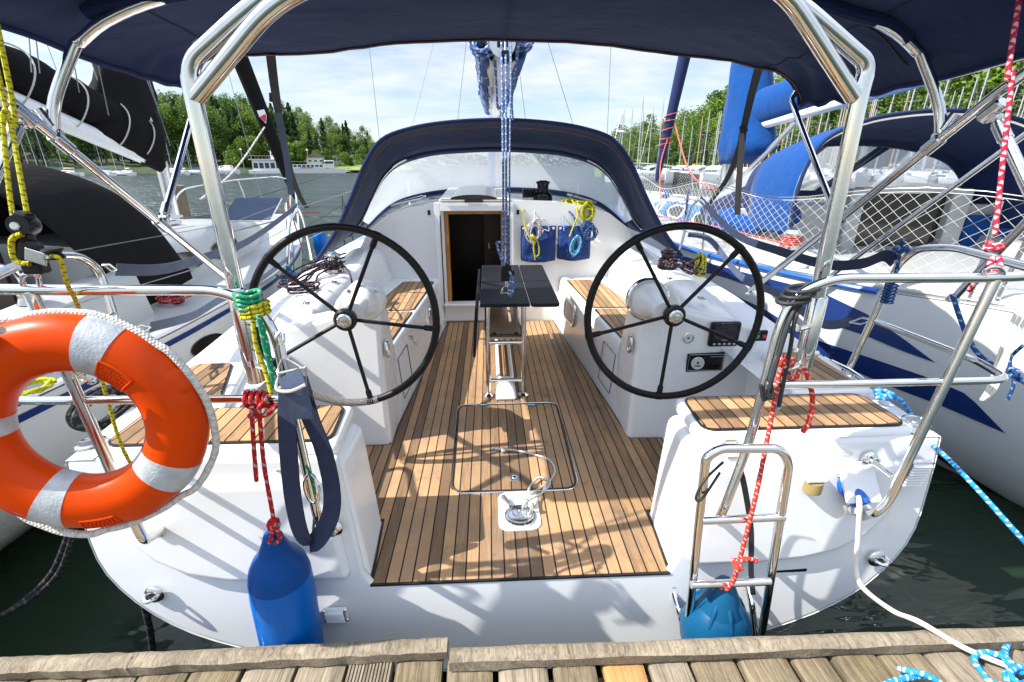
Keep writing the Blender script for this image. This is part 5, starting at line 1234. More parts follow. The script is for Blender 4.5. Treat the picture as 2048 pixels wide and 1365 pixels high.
# ================================================================= dock
def wood_mat(name, light, dark, moss=.0):
    a = NT(name); c = a.coords(scale=(30, 2.2, 30)); oi = a.n('ShaderNodeObjectInfo')
    ad = a.n('ShaderNodeVectorMath'); a.l(c, ad.inputs[0]); cm = a.n('ShaderNodeCombineXYZ'); a.l(a.mth('MULTIPLY', oi.outputs['Random'], 37), cm.inputs[0]); a.l(cm.outputs[0], ad.inputs[1])
    g = a.noise(ad.outputs[0], 1.6, 8, .7, 1.2); g2 = a.noise(a.coords(scale=(160, 5, 160)), 1.0, 5, .7, .3); g3 = a.noise(a.coords(), 5, 6, .7)
    col = a.ramp(a.mth('ADD', a.mth('MULTIPLY', g, .6), a.mth('MULTIPLY', g2, .4)), [(.34, dark), (.56, light), (.75, tuple(min(1, q*1.25) for q in light))])
    if moss:
        m = a.ramp(a.noise(a.coords(), 7, 8, .75), [(.56, (0, 0, 0)), (.66, (moss,)*3)])
        col = a.mix(m, col, (.20, .18, .05))
        m2 = a.ramp(a.noise(a.coords(), 22, 5, .8), [(.68, (0, 0, 0)), (.72, (moss,)*3)]); col = a.mix(m2, col, (.42, .28, .03))
    col = a.mix(a.ramp(g3, [(.3, (.45,)*3), (.6, (0, 0, 0))]), col, tuple(q*.6 for q in dark))
    a.set(Base_Color=col, Roughness=.85, Specular_IOR_Level=.15); a.bump(a.mth('ADD', g, g2), .7, .006); return a.m
M['dockwood'] = wood_mat('Weathered grey dock wood', (.27, .215, .14), (.06, .046, .03), .6)
M['dockgrey'] = wood_mat('Silver grey weathered wood', (.34, .285, .21), (.10, .08, .056), .0)
M['docknew'] = wood_mat('New pine plank', (.52, .30, .12), (.36, .19, .07), 0)
dock = thing('wooden_dock', 'weathered wooden dock with grey planks and worn edge beams along the bottom of the view', 'dock', (0, 0, .5))
gaps = [-140, -35, 75, 182, 282, 383, 487, 591, 692, 787, 887, 993, 1099, 1200, 1298, 1386, 1482, 1590, 1680, 1776, 1876, 1985, 2090, 2200, 2310]
g = random.Random(11)
xs = [PZ(px, 1340, .61).x for px in gaps]
for i in range(len(xs)-1):
    w = xs[i+1]-xs[i]; gp = .012+(.012 if i in (10, 12, 13, 17) else 0); x0, x1 = xs[i]+gp*.5, xs[i+1]-gp*.5
    y1 = 1.03-.018*(xs[i]+1.6)/1.6+.02+g.uniform(-.012, .012); dzv = g.uniform(-.004, .004)
    q = MB(); nx, ny = 8, 60; y0 = -.6
    top = [[V(x0+(x1-x0)*k/nx+.003*mnoise.noise((j*.3, i*3.1, 0)), y0+(y1-y0)*j/ny, .5+dzv+.0025*mnoise.noise((k*.9, j*.22, i*5))-(.006 if k in (0, nx) else 0)) for k in range(nx+1)] for j in range(ny+1)]
    if i == 8:
        top = [[v+V(0, 0, 0) for v in r_] for r_ in top]
    q.loft(top)
    q.add([V(x0, y1, .5+dzv-.006), V(x1, y1, .5+dzv-.006), V(x1, y1, .455), V(x0, y1, .455), V(x0, y0, .455), V(x1, y0, .455), V(x0, y0, .494), V(x1, y0, .494)], [(0, 3, 2, 1), (0, 6, 4, 3), (1, 2, 5, 7)])
    if i == 8:
        for k in range(13): q.box(V(x0+(x1-x0)*(k+.5)/13, (y0+y1)/2, .5+dzv+.003), ((x1-x0)/22, y1-y0-.01, .006))
    o = obj('plank', q, M['docknew' if i == 13 else ('dockgrey' if g.random() < .35 else 'dockwood')], dock, ang=50)
    if i == 13: o['label'] = 'fresh orange pine plank'
    if i == 8: o['label'] = 'grooved plank'
# worn edge beams, lying on the plank ends
def beam(pa, pb, hw, seed):
    a, b = PZ(*pa, .662), PZ(*pb, .662); n = 40; rows = []
    for k in range(n+1):
        p = a.lerp(b, k/n); e = lambda s_: .006*mnoise.noise((k*.35, s_*3.3, seed))
        y0_, y1_ = p.y-hw, p.y
        rows.append([V(p.x, y0_+e(1), .507), V(p.x, y0_+e(2)-.004, .544+e(3)), V(p.x, y0_+.012, .552+e(4)), V(p.x, (y0_+y1_)/2, .554+e(5)), V(p.x, y1_-.012, .551+e(6)), V(p.x, y1_+e(7), .542), V(p.x, y1_+e(8), .507)])
    q = MB(); q.loft(rows, cu=True, caps=True); return obj('edge_beam', q, M['dockgrey'], dock, ang=40)
beam((-180, 1316), (275, 1300), .048, 1); beam((262, 1301), (896, 1270), .046, 2); beam((900, 1292), (2330, 1238), .046, 3)
for x in (-1.9, -.6, .7, 2.0):
    q = MB(); q.box(V(x, .1, .40), (.10, 1.6, .10)); obj('joist', q, M['dockwood'], dock)
q = MB(); q.box(V(0, .93, .40), (5.4, .08, .10)); obj('fascia', q, M['dockwood'], dock)

dock.location.z += .11
# ================================================================= near yachts
def hull_rows(cx, st, sec):
    rows = []
    for (y, w, zs) in st:
        p = [V(x*w, y, zs-(1-z)*(zs+.25)) for x, z in sec]
        rows.append([V(cx, 0, 0)+q for q in mir(p)]+[V(cx, 0, 0)+q for q in reversed(p[:-1])])
    return rows
def interp(st, y):
    if y <= st[0][0]: return st[0][1:]
    for a, b in zip(st, st[1:]):
        if y <= b[0]:
            t = (y-a[0])/(b[0]-a[0]); return tuple(a[k]+(b[k]-a[k])*t for k in range(1, len(a)))
    return st[-1][1:]
def dense(st, n=40):
    ys = [st[0][0]+(st[-1][0]-st[0][0])*k/n for k in range(n+1)]
    sp = spl([V(*s_) for s_ in st], 8); out = []
    return [(p.x, p.y, p.z) for p in sp]
SEC_A = [(1.0, 1.0), (.995, .85), (.97, .62), (.90, .40), (.75, .22), (.5, .08), (0, 0)]
def hull_x(st, sec, y, z):
    w, zs = interp(st, y); t = 1-(zs-z)/(zs+.25)
    for a, b in zip(sec, sec[1:]):
        if b[1] <= t <= a[1]:
            f = (a[1]-t)/(a[1]-b[1]); return w*(a[0]+(b[0]-a[0])*f)
    return w*sec[0][0] if t > 1 else 0
def hit(px, py, cx, side, st, sec):
    d = ray(px, py); prev = None
    for k in range(1, 4000):
        p = CAM+d*(k*.004)
        w = hull_x(st, sec, p.y, p.z)
        f = (p.x-(cx+side*w))*side
        if prev is not None and f <= 0 and p.z <= interp(st, p.y)[1]+.03: return p
        prev = f
    return p
def patch(name, up, lo, cx, side, st, sec, mat, parent, off=.006, n=24):
    def samp(pl):
        L = [0]
        for a, b in zip(pl, pl[1:]): L.append(L[-1]+math.hypot(b[0]-a[0], b[1]-a[1]))
        out = []
        for k in range(n+1):
            t = L[-1]*k/n; j = max(i for i in range(len(L)) if L[i] <= t+1e-9); j = min(j, len(pl)-2)
            f = (t-L[j])/max(1e-9, L[j+1]-L[j]); out.append((pl[j][0]+(pl[j+1][0]-pl[j][0])*f, pl[j][1]+(pl[j+1][1]-pl[j][1])*f))
        return out
    U, Lw = samp(up), samp(lo); rows = []
    for a, b in zip(U, Lw):
        rows.append([hit(a[0]+(b[0]-a[0])*f, a[1]+(b[1]-a[1])*f, cx, side, st, sec)+V(side*off, -off*.5, 0) for f in (0, .25, .5, .75, 1)])
    q = MB(); q.loft(rows); return obj(name, q, M[mat], parent, ang=80)

# ---------------- left yacht with black covers
LX = -3.75
LST = dense([(1.0, 1.30, 1.0), (2.2, 1.46, 1.0), (3.4, 1.56, 1.02), (4.8, 1.52, 1.05), (6.2, 1.22, 1.1), (7.4, .75, 1.15), (8.4, .25, 1.2), (8.75, .02, 1.22)])
SEC_L = [(1.0, 1.0), (.98, .85), (.93, .66), (.84, .45), (.68, .28), (.4, .1), (0, 0)]
ly = thing('sailboat', 'white yacht on the left with black sprayhood and black sail cover on its boom', 'sailboat', (LX, 5, 0))
def lp_(name, mb, mat, parent=None, **k): return obj(name, mb, M[mat], parent or ly, **k)
q = MB(); q.loft(hull_rows(LX, LST, SEC_L), caps=True); lp_('hull', q, 'gelgrey', ang=50)
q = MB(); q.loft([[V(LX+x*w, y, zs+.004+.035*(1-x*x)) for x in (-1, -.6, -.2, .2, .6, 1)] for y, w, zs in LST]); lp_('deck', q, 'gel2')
for s in (1, -1):
    q = MB(); q.tube([V(LX+s*(w+.002), y, zs+.012) for y, w, zs in LST], .016, 8); lp_('toe_rail', q, 'alu')
    q = MB(); q.loft([[V(LX+s*(hull_x(LST, SEC_L, y, zs-a)+.005), y, zs-a) for a in (.045, .085)] for y, w, zs in LST]); lp_('cove_stripe', q, 'stripeblue')
pts = [(415+34*math.cos(a)*1.0, 690+20*math.sin(a)-12*math.cos(a)) for a in [2*math.pi*k/24 for k in range(24)]]
q = MB(); c3 = [hit(px, py, LX, 1, LST, SEC_L)+V(.008, -.004, 0) for px, py in pts]; q.prism(c3, (.006, 0, 0)); lp_('hull_portlight', q, 'smoke')
# cabin
def lcs(y, w, h, zb): return [V(LX-w, y, zb), V(LX-w*.94, y, zb+h*.6), V(LX-w*.78, y, zb+h*.93), V(LX-w*.4, y, zb+h), V(LX, y, zb+h*1.03), V(LX+w*.4, y, zb+h), V(LX+w*.78, y, zb+h*.93), V(LX+w*.94, y, zb+h*.6), V(LX+w, y, zb)]
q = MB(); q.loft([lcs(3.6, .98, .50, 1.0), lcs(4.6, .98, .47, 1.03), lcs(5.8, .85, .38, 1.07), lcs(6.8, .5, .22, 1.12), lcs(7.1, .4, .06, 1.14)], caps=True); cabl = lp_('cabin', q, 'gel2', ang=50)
for y0_, y1_ in ((3.7, 4.5), (4.75, 5.35)):
    rr = []
    for k in range(9):
        y = y0_+(y1_-y0_)*k/8; w = .98 if y < 4.6 else .98-.13*(y-4.6)/1.2
        hgt = .085*math.sin(math.pi*(k+.6)/9.2)**.5
        rr.append([V(LX+w*.985+.004, y, 1.23-hgt), V(LX+w*.95+.008, y, 1.25+hgt)])
    q = MB(); q.loft(rr); lp_('cabin_window', q, 'smoke', cabl)
for (x, y, w, d) in ((.25, 4.9, .45, .45), (.2, 6.0, .4, .4)):
    q = MB(); q.box(V(LX+x, y, 1.50 if y < 5.5 else 1.44), (w, d, .035)); o = lp_('roof_hatch', q, 'alu', cabl, bevel=.01); q = MB(); q.box(V(LX+x, y, (1.50 if y < 5.5 else 1.44)+.019), (w*.85, d*.85, .006)); lp_('hatch_pane', q, 'smoke', o)
q = MB(); q.tube([V(LX+.55, 3.7, 1.56), V(LX+.55, 4.4, 1.60), V(LX+.5, 5.1, 1.56)], .012, 8); lp_('grab_rail', q, 'steel', cabl)
# cockpit coamings and wooden companionway
for s in (-1, 1):
    q = MB(); rr = [[V(LX+s*1.22, y, 1.0), V(LX+s*1.16, y, zt-.03), V(LX+s*1.08, y, zt), V(LX+s*.95, y, zt), V(LX+s*.88, y, zt-.04), V(LX+s*.84, y, 1.0)][::s] for y, zt in ((1.15, 1.18), (1.8, 1.25), (2.6, 1.30), (3.36, 1.36))]; q.loft(rr, caps=True); lp_('coaming', q, 'gel2', ang=50)
q = MB(); q.box(V(LX+.02, 3.33, 1.22), (.62, .03, .55)); lp_('companionway_door', q, 'wooddark')
for (a, b) in (((.40, 1.0), (.52, .72)),):
    q = MB(); q.box(V(LX+.62, 1.6, 1.12), (.5, .8, .12)); lp_('wooden_seat', q, 'woodtrim')
c = V(LX+1.03, 2.7, 1.31); q = MB(); q.lathe([(.06, 0), (.05, .03), (.045, .07), (.055, .09), (.03, .11), (0, .11)], c, seg=20); lp_('winch', q, 'steel2')
c = PX(355, 615, LX+1.2); q = MB(); q.box(V(LX+1.22, c.y, 1.07), (.05, .08, .06)); lp_('jammer', q, 'black', bevel=.005)
# sprayhood of black canvas
def lh(y, w, h, zb, lean=0): return [V(LX+w*a, y+lean*b, zb+h*b) for a, b in ((-1, 0), (-.985, .3), (-.93, .58), (-.80, .80), (-.55, .94), (-.25, .99), (0, 1), (.25, .99), (.55, .94), (.80, .80), (.93, .58), (.985, .3), (1, 0))]
rows = [spl(lh(3.35, 1.05, 1.08, .98, -.40), 4), spl(lh(3.5, 1.05, 1.09, 1.0, -.2), 4), spl(lh(3.75, 1.05, 1.03, 1.05, -.05), 4), spl(lh(3.98, 1.05, .8, 1.1, .0), 4), spl(lh(4.15, 1.05, .3, 1.12, 0), 4)]
cols = [spl([r_[k] for r_ in rows], 6) for k in range(len(rows[0]))]
q = MB(); q.loft([list(r_) for r_ in zip(*cols)]); o = lp_('sprayhood', q, 'blackcanvas', ang=80); m_ = o.modifiers.new('S', 'SOLIDIFY'); m_.thickness = .006
q = MB(); q.tube([c_[0] for c_ in cols], .011, 8); lp_('hood_hem', q, 'blackcanvas', o)
# boom and mast
mb_ = PX(318, 310, LX); my = mb_.y
q = MB(); q.tube([V(LX, my, 1.4), V(LX, my+.05, 9.5)], .062, 16); mst = lp_('mast', q, 'alu')
be = PX(-90, 128, LX+.10); bg = V(LX, my-.1, mb_.z+.02)
ax = (be-bg); q = MB(); q.tube([bg-V(0, 0, .09), be-V(0, 0, .09)], .075, 16); bml = lp_('boom', q, 'plastic')
rows = []
for k in range(31):
    f = k/30; c = bg+ax*(f*.99-.01)+V(0, 0, .14+.03*math.sin(f*3.1)); rw = .160-.02*f+.012*math.sin(k*1.3); rh = .175-.02*f+.015*math.sin(k*.9+1)
    rows.append([c+V(rw*math.cos(a)*(1+.06*mnoise.noise((k*.5, a*2, 1))), 0, rh*math.sin(a)*(1+.08*mnoise.noise((k*.4, a*2, 5)))) for a in [2*math.pi*j/20 for j in range(20)]])
q = MB(); q.loft(rows, cu=True, caps=True); cvr = lp_('sail_cover', q, 'blackcanvas', bml, ang=80)
rows = []
hx_, hy_ = ax.x/math.hypot(ax.x, ax.y), ax.y/math.hypot(ax.x, ax.y)
for k in range(26):
    f = k/25; z = bg.z-.20+2.1*f; open_ = min(1, .12+f*5); ext = (.58*(1-f)**1.3+.09)*open_; w = (.13*(1-f)+.085)*open_; c = V(LX+hx_*(ext-.10), my+hy_*(ext-.10), z)
    rows.append([c+V(hx_, hy_, 0)*ext*math.cos(a)*(1+.12*mnoise.noise((k*.45, a*2, 2)))+V(-hy_, hx_, 0)*w*math.sin(a)*(1+.35*mnoise.noise((k*.5, a*2.5, 9))) for a in [2*math.pi*j/24 for j in range(24)]])
q = MB(); q.loft(rows, cu=True, caps=True); lp_('mast_cover', q, 'blackcanvas', bml, ang=80)
for f in (.12, .3, .55, .8):
    c = bg+ax*f+V(0, 0, .10); q = MB(); q.tube(spl([c+V(.20*math.cos(a), .0+.05*math.sin(a*2), .215*math.sin(a)) for a in [R(-80+20*k) for k in range(11)]], 3), .007, 6); q.tube([c+V(.02, 0, .215), c+V(.05, -.1, .8), c+V(.06, -.15, 1.6)], .003, 5); lp_('lazy_line', q, 'r_white', bml)
q = MB(); q.tube([V(LX+.1, my-.2, bg.z+1.6), V(LX+.12, my-.3, bg.z+.6), V(LX+.15, my-.2, bg.z+.2)], .02, 8); lp_('halyard_sleeve', q, 'r_wfleck', bml)
# rails, stanchions, pulpit, wires
q = MB(); q.tube(bend([V(LX+1.40, 2.3, 1.05), V(LX+1.42, 2.3, 1.62), V(LX+1.38, 1.6, 1.66), V(LX+1.2, .9, 1.68), V(LX-1.2, .9, 1.68)], .12), .0125, 10); lp_('stern_rail', q, 'steel')
for y in (4.0, 5.6):
    w, zs = interp(LST, y); q = MB(); q.tube([V(LX+w-.06, y, zs), V(LX+w-.02, y, zs+.58)], .0125, 10); lp_('stanchion', q, 'steel')
w5, _ = interp(LST, 7.4)
pul = [V(LX+.95, 6.9, 1.15), V(LX+.82, 7.35, 1.72), V(LX+.45, 8.2, 1.82), V(LX, 8.75, 1.86), V(LX-.45, 8.2, 1.82), V(LX-.82, 7.35, 1.72), V(LX-.95, 6.9, 1.15)]
q = MB(); q.tube(bend(pul, .15), .0125, 10); pl_ = lp_('pulpit', q, 'steel')
for s in (-1, 1): q = MB(); q.tube([V(LX+s*.30, 8.25, 1.2), V(LX+s*.42, 8.25, 1.82)], .012, 8); lp_('pulpit_leg', q, 'steel', pl_)
for h in (.57, .30):
    q = MB(); q.tube([V(LX+1.40, 2.3, 1.05+h)]+[V(LX+interp(LST, y)[0]-.03, y, interp(LST, y)[1]+h) for y in (4.0, 5.6)]+[V(LX+.82, 7.35, 1.15+h)], .0028, 5); lp_('lifeline', q, 'wire')
q = MB(); c_ = PD(505, 418, 6.0); q.box(c_, (.50, .42, .012), Matrix.Rotation(R(28), 3, 'X')); vs_ = lp_('windscoop', q, 'webgrey', bevel=.004); q = MB(); q.tube([c_+V(-.25, -.19, -.11), c_+V(-.25, .19, .09), c_+V(.25, .19, .09), c_+V(.25, -.19, -.11)], .009, 6, closed=True); lp_('windscoop_frame', q, 'plastic', vs_)
for a_, b_, mt_ in (((575, 400), (605, 500), 'r_red'), ((420, 430), (640, 425), 'r_red'), ((440, 470), (560, 440), 'r_white'), ((300, 445), (470, 470), 'r_white')):
    pa, pb = PD(*a_, 6.2), PD(*b_, 6.0); q = MB(); q.tube([pa, pb], .007, 6); lp_('deck_line', q, mt_)
# black furled jib on the forestay with a white and red patch
fs0, fs1 = PD(592, 398, 9.4), PD(480, 118, 9.0)
d = fs1-fs0; pts = [fs0+d*t for t in (0, .04, .1, .3, .6, 1.0, 1.5)]
q = MB(); q.tube(pts, [.03, .045, .06, .085, .11, .12, .12], 14); jb = lp_('furled_jib', q, 'blackcanvas')
c = fs0+d*.63; q = MB(); sh = [(-.055, .10), (.055, .10), (.055, .01), (.0, -.10), (-.055, .01)]; dn = d.normalized(); rt = dn.cross((c-CAM).normalized()).normalized()*-1; n_ = rt.cross(dn).normalized(); n_ = n_ if n_.dot(CAM-c) > 0 else -n_
q.prism([c+n_*.115+rt*a+dn*b for a, b in sh], n_*.004); em = lp_('shield_patch', q, 'plastic', jb)
q = MB(); q.prism([c+n_*.121+rt*a+dn*b for a, b in ((-.045, .012), (.045, .035), (.045, -.0), (0, -.082), (-.042, -.012))], n_*.003); lp_('patch_stripe', q, 'redp', jb)
q = MB(); q.tube(spl([fs0+d*.55+V(0, -.1, 0), PD(470, 340, 8.5), PD(400, 400, 7.5)], 5), .012, 7); lp_('jib_sheet', q, 'r_wfleck', jb)
for a, b, dd in (((458, 150), (520, 385), 8.5), ((70, 60), (78, 130), 5), ((57, 58), (62, 128), 5), ((139, 80), (155, 165), 5.2), ((189, 95), (212, 205), 5.4), ((278, 118), (312, 208), 6), ((285, 120), (330, 260), 6.1)):
    pa, pb = PD(*a, dd), PD(*b, dd); q = MB(); q.tube([pa+(pa-pb)*2, pb+(pb-pa)*.25], .004, 5); lp_('rigging_wire', q, 'wire')
q = MB(); coil(q, V(LX+1.2, PX(345, 610, LX+1.2).y, 1.09), .09, .06, .006, 5, V(1, 0, 0), V(0, 1, .1), 61, .4, .02); one('rope_coil', q, M['r_red'], 'thin red line coiled on the side deck of the left yacht', 'rope coil', ang=60)
q = MB(); coil(q, PX(55, 780, LX+1.40), .09, .07, .008, 4, V(1, .5, 0), V(0, 1, .2), 62, .3, .02); one('rope_coil', q, M['r_lime'], 'lime line coiled on the left yacht seen through the lifebuoy', 'rope coil', ang=60)
q = MB(); pa = PD(640, 480, 7.5); q.lathe([(.02, 0), (.07, .04), (.10, .15), (.10, .35), (.07, .45), (.02, .5)], pa-V(0, 0, .3), (0, 0, 1), 18); one('fender', q, M['fblue'], 'small blue fender hanging off the bow of the left yacht', 'fender')
q = MB(); pa = PX(590, 590, -2.0); q.lathe([(.03, 0), (.09, .03), (.105, .12), (.105, .5), (.08, .6), (.03, .64), (.02, .68)], PX(588, 600, -2.0)-V(0, 0, .35), (0, 0, 1), 20); q.tube([PX(588, 540, -2.0), PX(584, 470, -2.05)], .006, 6); one('fender', q, M['fteal'], 'dusky blue fender hanging between our hull and the left yacht', 'fender')

# ---------------- right yacht with blue stripes
RX = 3.68
RST = dense([(1.7, .50, 1.26), (2.5, .86, 1.26), (3.1, 1.26, 1.25), (4.0, 1.60, 1.25), (5.0, 1.78, 1.25), (6.5, 1.80, 1.27), (8.5, 1.50, 1.30), (10.5, .85, 1.36), (12.0, .2, 1.42), (12.3, .02, 1.44)])
SEC_R = [(1.0, 1.0), (1.0, .82), (.97, .62), (.88, .42), (.70, .26), (.42, .10), (0, 0)]
ry = thing('sailboat', 'white yacht with navy arrow stripes on its hull and blue sprayhood, moored on the right', 'sailboat', (RX, 6, 0))
def rp_(name, mb, mat, parent=None, **k): return obj(name, mb, M[mat], parent or ry, **k)
q = MB(); q.loft(hull_rows(RX, RST, SEC_R), caps=True); rp_('hull', q, 'gelgrey', ang=50)
q = MB(); q.loft([[V(RX+x*w, y, zs+.004+.04*(1-x*x)) for x in (-1, -.6, -.2, .2, .6, 1)] for y, w, zs in RST]); rp_('deck', q, 'gel2')
for s in (-1, 1):
    q = MB(); q.tube([V(RX+s*(w+.006), y, zs+.0) for y, w, zs in RST if y > 2.9], .022, 8); rp_('rub_rail', q, 'bright')
    q = MB(); q.tube([V(RX+s*(w-.06), y, zs+.02) for y, w, zs in RST], .02, 8); rp_('toe_rail', q, 'gel2')
patch('hull_stripe', [(1340, 505), (1369, 513), (1500, 548), (1642, 584), (1734, 628), (1806, 676), (1871, 725)], [(1340, 530), (1444, 553), (1587, 604), (1642, 642), (1734, 672), (1800, 700), (1872, 726)], RX, -1, RST, SEC_R, 'stripeblue', ry)
patch('hull_stripe', [(1400, 560), (1430, 573), (1529, 618), (1621, 676), (1724, 710), (1854, 754), (1936, 789), (2011, 866)], [(1400, 570), (1430, 584), (1526, 635), (1621, 696), (1690, 734), (1792, 777), (1878, 809), (2012, 867)], RX, -1, RST, SEC_R, 'stripeblue', ry)
patch('boot_stripe', [(1870, 905), (1960, 965), (2100, 1050)], [(1870, 912), (1960, 973), (2100, 1060)], RX, -1, RST, SEC_R, 'caulk', ry)
patch('boot_stripe', [(1860, 922), (1950, 985), (2100, 1082)], [(1860, 945), (1950, 1012), (2100, 1115)], RX, -1, RST, SEC_R, 'caulk', ry)
for ch, px, py in (('A', 1622, 705), ('5', 1643, 711), ('5', 1663, 717)):
    p = hit(px, py, RX, -1, RST, SEC_R); p2 = hit(px+14, py+6, RX, -1, RST, SEC_R); rr = (p2-p).normalized(); up = V(0, 0, 1)-rr*rr.z; up.normalize(); nn = rr.cross(up); lettering(ch, p+nn*.01 if nn.x < 0 else p-nn*.01, .15, M['inkblue'], ry, rr, up, 'hull_letter', .002)
p = hit(2000, 1000, RX, -1, RST, SEC_R); q = MB(); q.lathe([(.045, -.01), (.045, .012), (.036, .016), (.034, .004), (0, .004)], p, (-1, -.3, -.2), 20); rp_('exhaust_outlet', q, 'steel2')
# coachroof with blue band
def rcs(y, w, h, zb): return [V(RX-w, y, zb), V(RX-w*.95, y, zb+h*.55), V(RX-w*.82, y, zb+h*.9), V(RX-w*.4, y, zb+h), V(RX, y, zb+h*1.04), V(RX+w*.4, y, zb+h), V(RX+w*.82, y, zb+h*.9), V(RX+w*.95, y, zb+h*.55), V(RX+w, y, zb)]
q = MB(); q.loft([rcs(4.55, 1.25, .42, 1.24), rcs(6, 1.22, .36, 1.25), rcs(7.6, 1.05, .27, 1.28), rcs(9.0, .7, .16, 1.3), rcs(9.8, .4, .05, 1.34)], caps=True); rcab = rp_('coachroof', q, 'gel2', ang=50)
RC = [(4.55, 1.25, .42, 1.24), (6, 1.22, .36, 1.25), (7.6, 1.05, .27, 1.28), (9.0, .7, .16, 1.3)]
def cside(y, z, off):
    w, h, zb = interp(RC, y); return V(RX-w*(1-.05*(z-zb)/(.55*h))-off, y, z) if z < zb+.55*h else V(RX-w*(.95-.13*(z-zb-.55*h)/(.35*h))-off, y, z)
rr = []
for k in range(33):
    y = 4.62+4.2*k/32; w, h, zb = interp(RC, y); e = min(1, (k+.4)/3, (32.4-k)/6)**.6; m = zb+.52*h
    rr.append([cside(y, m+.34*h*e*t, .010) for t in (-1, -.5, 0, .1, .5, 1)])
q = MB(); q.loft(rr); rp_('cabin_band', q, 'topblue', rcab, ang=80)
for y0_, y1_ in ((5.35, 5.95), (6.45, 7.15), (7.6, 8.1)):
    rr = []
    for k in range(11):
        y = y0_+(y1_-y0_)*k/10; w, h, zb = interp(RC, y); e = min(1, (k+.5)/2.5, (10.5-k)/2.5)**.6; m = zb+.50*h
        rr.append([cside(y, m+.24*h*e*t, .018) for t in (-1, -.5, 0, .12, .5, 1)])
    q = MB(); q.loft(rr); wn_ = rp_('cabin_window', q, 'smoke', rcab, ang=80); q = MB(); q.tube([a_[0] for a_ in rr]+[a_[-1] for a_ in rr[::-1]], .016, 8, closed=True); rp_('window_frame', q, 'plastic', wn_)
for y in (5.2, 6.2, 7.2):
    q = MB(); q.tube([cside(y, 1.60-.06*(y-5.2), .0)+V(.22, 0, .06), cside(y, 1.60-.06*(y-5.2), .0)+V(.20, .2, .11), cside(y+.6, 1.57-.06*(y-5.2), .0)+V(.20, 0, .11), cside(y+.8, 1.56-.06*(y-5.2), .0)+V(.22, 0, .06)], .014, 8); rp_('grab_rail', q, 'steel', rcab)
q = MB(); q.prism(rnd_poly([(RX-.75, 4.7, 1.665), (RX-.2, 4.7, 1.672), (RX-.2, 5.6, 1.645), (RX-.7, 5.6, 1.635)], .3, 6), (0, 0, .012)); rp_('roof_panel', q, 'topblue', rcab)
# companionway
a, b = PY(1722, 388, 4.52), PY(1858, 500, 4.52)
q = MB(); q.box((a+b)/2, (b.x-a.x, .03, a.z-b.z)); rp_('companionway_door', q, 'smoke')
for x in (a.x-.08, b.x+.10): q = MB(); q.box(V(x, 4.48, (a.z+b.z)/2-.05), (.15 if x < a.x else .19, .10, a.z-b.z+.2)); rp_('door_post', q, 'gel2', bevel=.02)
q = MB(); q.box(V((a.x+b.x)/2, 4.50, a.z+.035), (b.x-a.x+.1, .12, .05)); rp_('sliding_hatch', q, 'gel2', bevel=.01)
for (x, w) in ((a.x-.55, .75), (b.x+.62, .80)): q = MB(); q.box(V(x, 4.55, 1.45), (w, .05, .48)); rp_('cabin_bulkhead', q, 'gel2', bevel=.02)
q = MB(); q.box(V(b.x+.55, 4.49, 1.42), (.6, .03, .34)); rp_('pocket_bag', q, 'bluecanvas', bevel=.02)
# cockpit coamings
for s in (-1, 1):
    q = MB(); rr = [[V(RX+s*xo, y, 1.24), V(RX+s*(xo-.05), y, zt-.03), V(RX+s*(xo-.14), y, zt), V(RX+s*(xo-.26), y, zt), V(RX+s*(xo-.32), y, 1.24)][::s] for y, zt, xo in ((2.1, 1.30, .62), (2.6, 1.33, .82), (3.2, 1.36, 1.1), (4.0, 1.38, 1.32), (4.6, 1.40, 1.38))]; q.loft(rr, caps=True); rp_('coaming', q, 'gel2', ang=50)
c = PX(1595, 455, RX-1.2); q = MB(); q.lathe([(.09, 0), (.075, .05), (.06, .08), (.075, .13), (.05, .16), (0, .16)], V(RX-1.2, 3.9, 1.38), seg=22); rp_('winch', q, 'steel2')
q = MB()
for k in range(6): coil(q, V(RX-1.2, 3.9, 1.40+.016*k), .075, .075, .008, 1, V(1, 0, 0), V(0, 1, 0), k, .04, .003)
q.tube([V(RX-1.28, 3.9, 1.43), V(RX-1.30, 5, 1.42), V(RX-1.35, 7, 1.36)], .008, 7); rp_('orange_sheet', q, 'r_orange')
# sprayhood
def rh(y, w, h, zb, lean=0): return [V(RX+.02+w*a_, y+lean*b_, zb+h*b_) for a_, b_ in ((-1, 0), (-.99, .3), (-.94, .56), (-.82, .78), (-.56, .92), (-.28, .98), (0, 1), (.28, .98), (.56, .92), (.82, .78), (.94, .56), (.99, .3), (1, 0))]
h1, h2, h3 = spl(rh(3.95, 1.22, 1.02, 1.45, .15), 5), spl(rh(4.6, 1.22, .86, 1.45, .35), 5), spl(rh(5.75, 1.2, .26, 1.42, .3), 5)
rows = [[a_.lerp(b_, t/6)+V(0, 0, .03*math.sin(math.pi*t/6)) for a_, b_ in zip(h1, h2)] for t in range(7)]
q = MB(); q.loft(rows); rhd = rp_('sprayhood', q, 'bluecanvas', ang=80); m_ = rhd.modifiers.new('S', 'SOLIDIFY'); m_.thickness = .006
n = len(h1)
def bl(k, f): return h2[k].lerp(h3[k], f)
q = MB(); q.loft([[bl(k, f) for k in range(n)] for f in (0, .12)]); q.loft([[bl(k, f) for k in range(n)] for f in (.88, 1)])
for ra in (range(0, 10), range(24, 27), range(34, 37), range(n-10, n)): q.loft([[bl(k, f) for k in ra] for f in (.12, .5, .88)])
o = rp_('front_panel', q, 'navyout', rhd, ang=80)
q = MB(); q.loft([[bl(k, f) for k in range(9, n-9)] for f in (.11, .5, .89)]); rp_('window_pane', q, 'pane', rhd, ang=80)
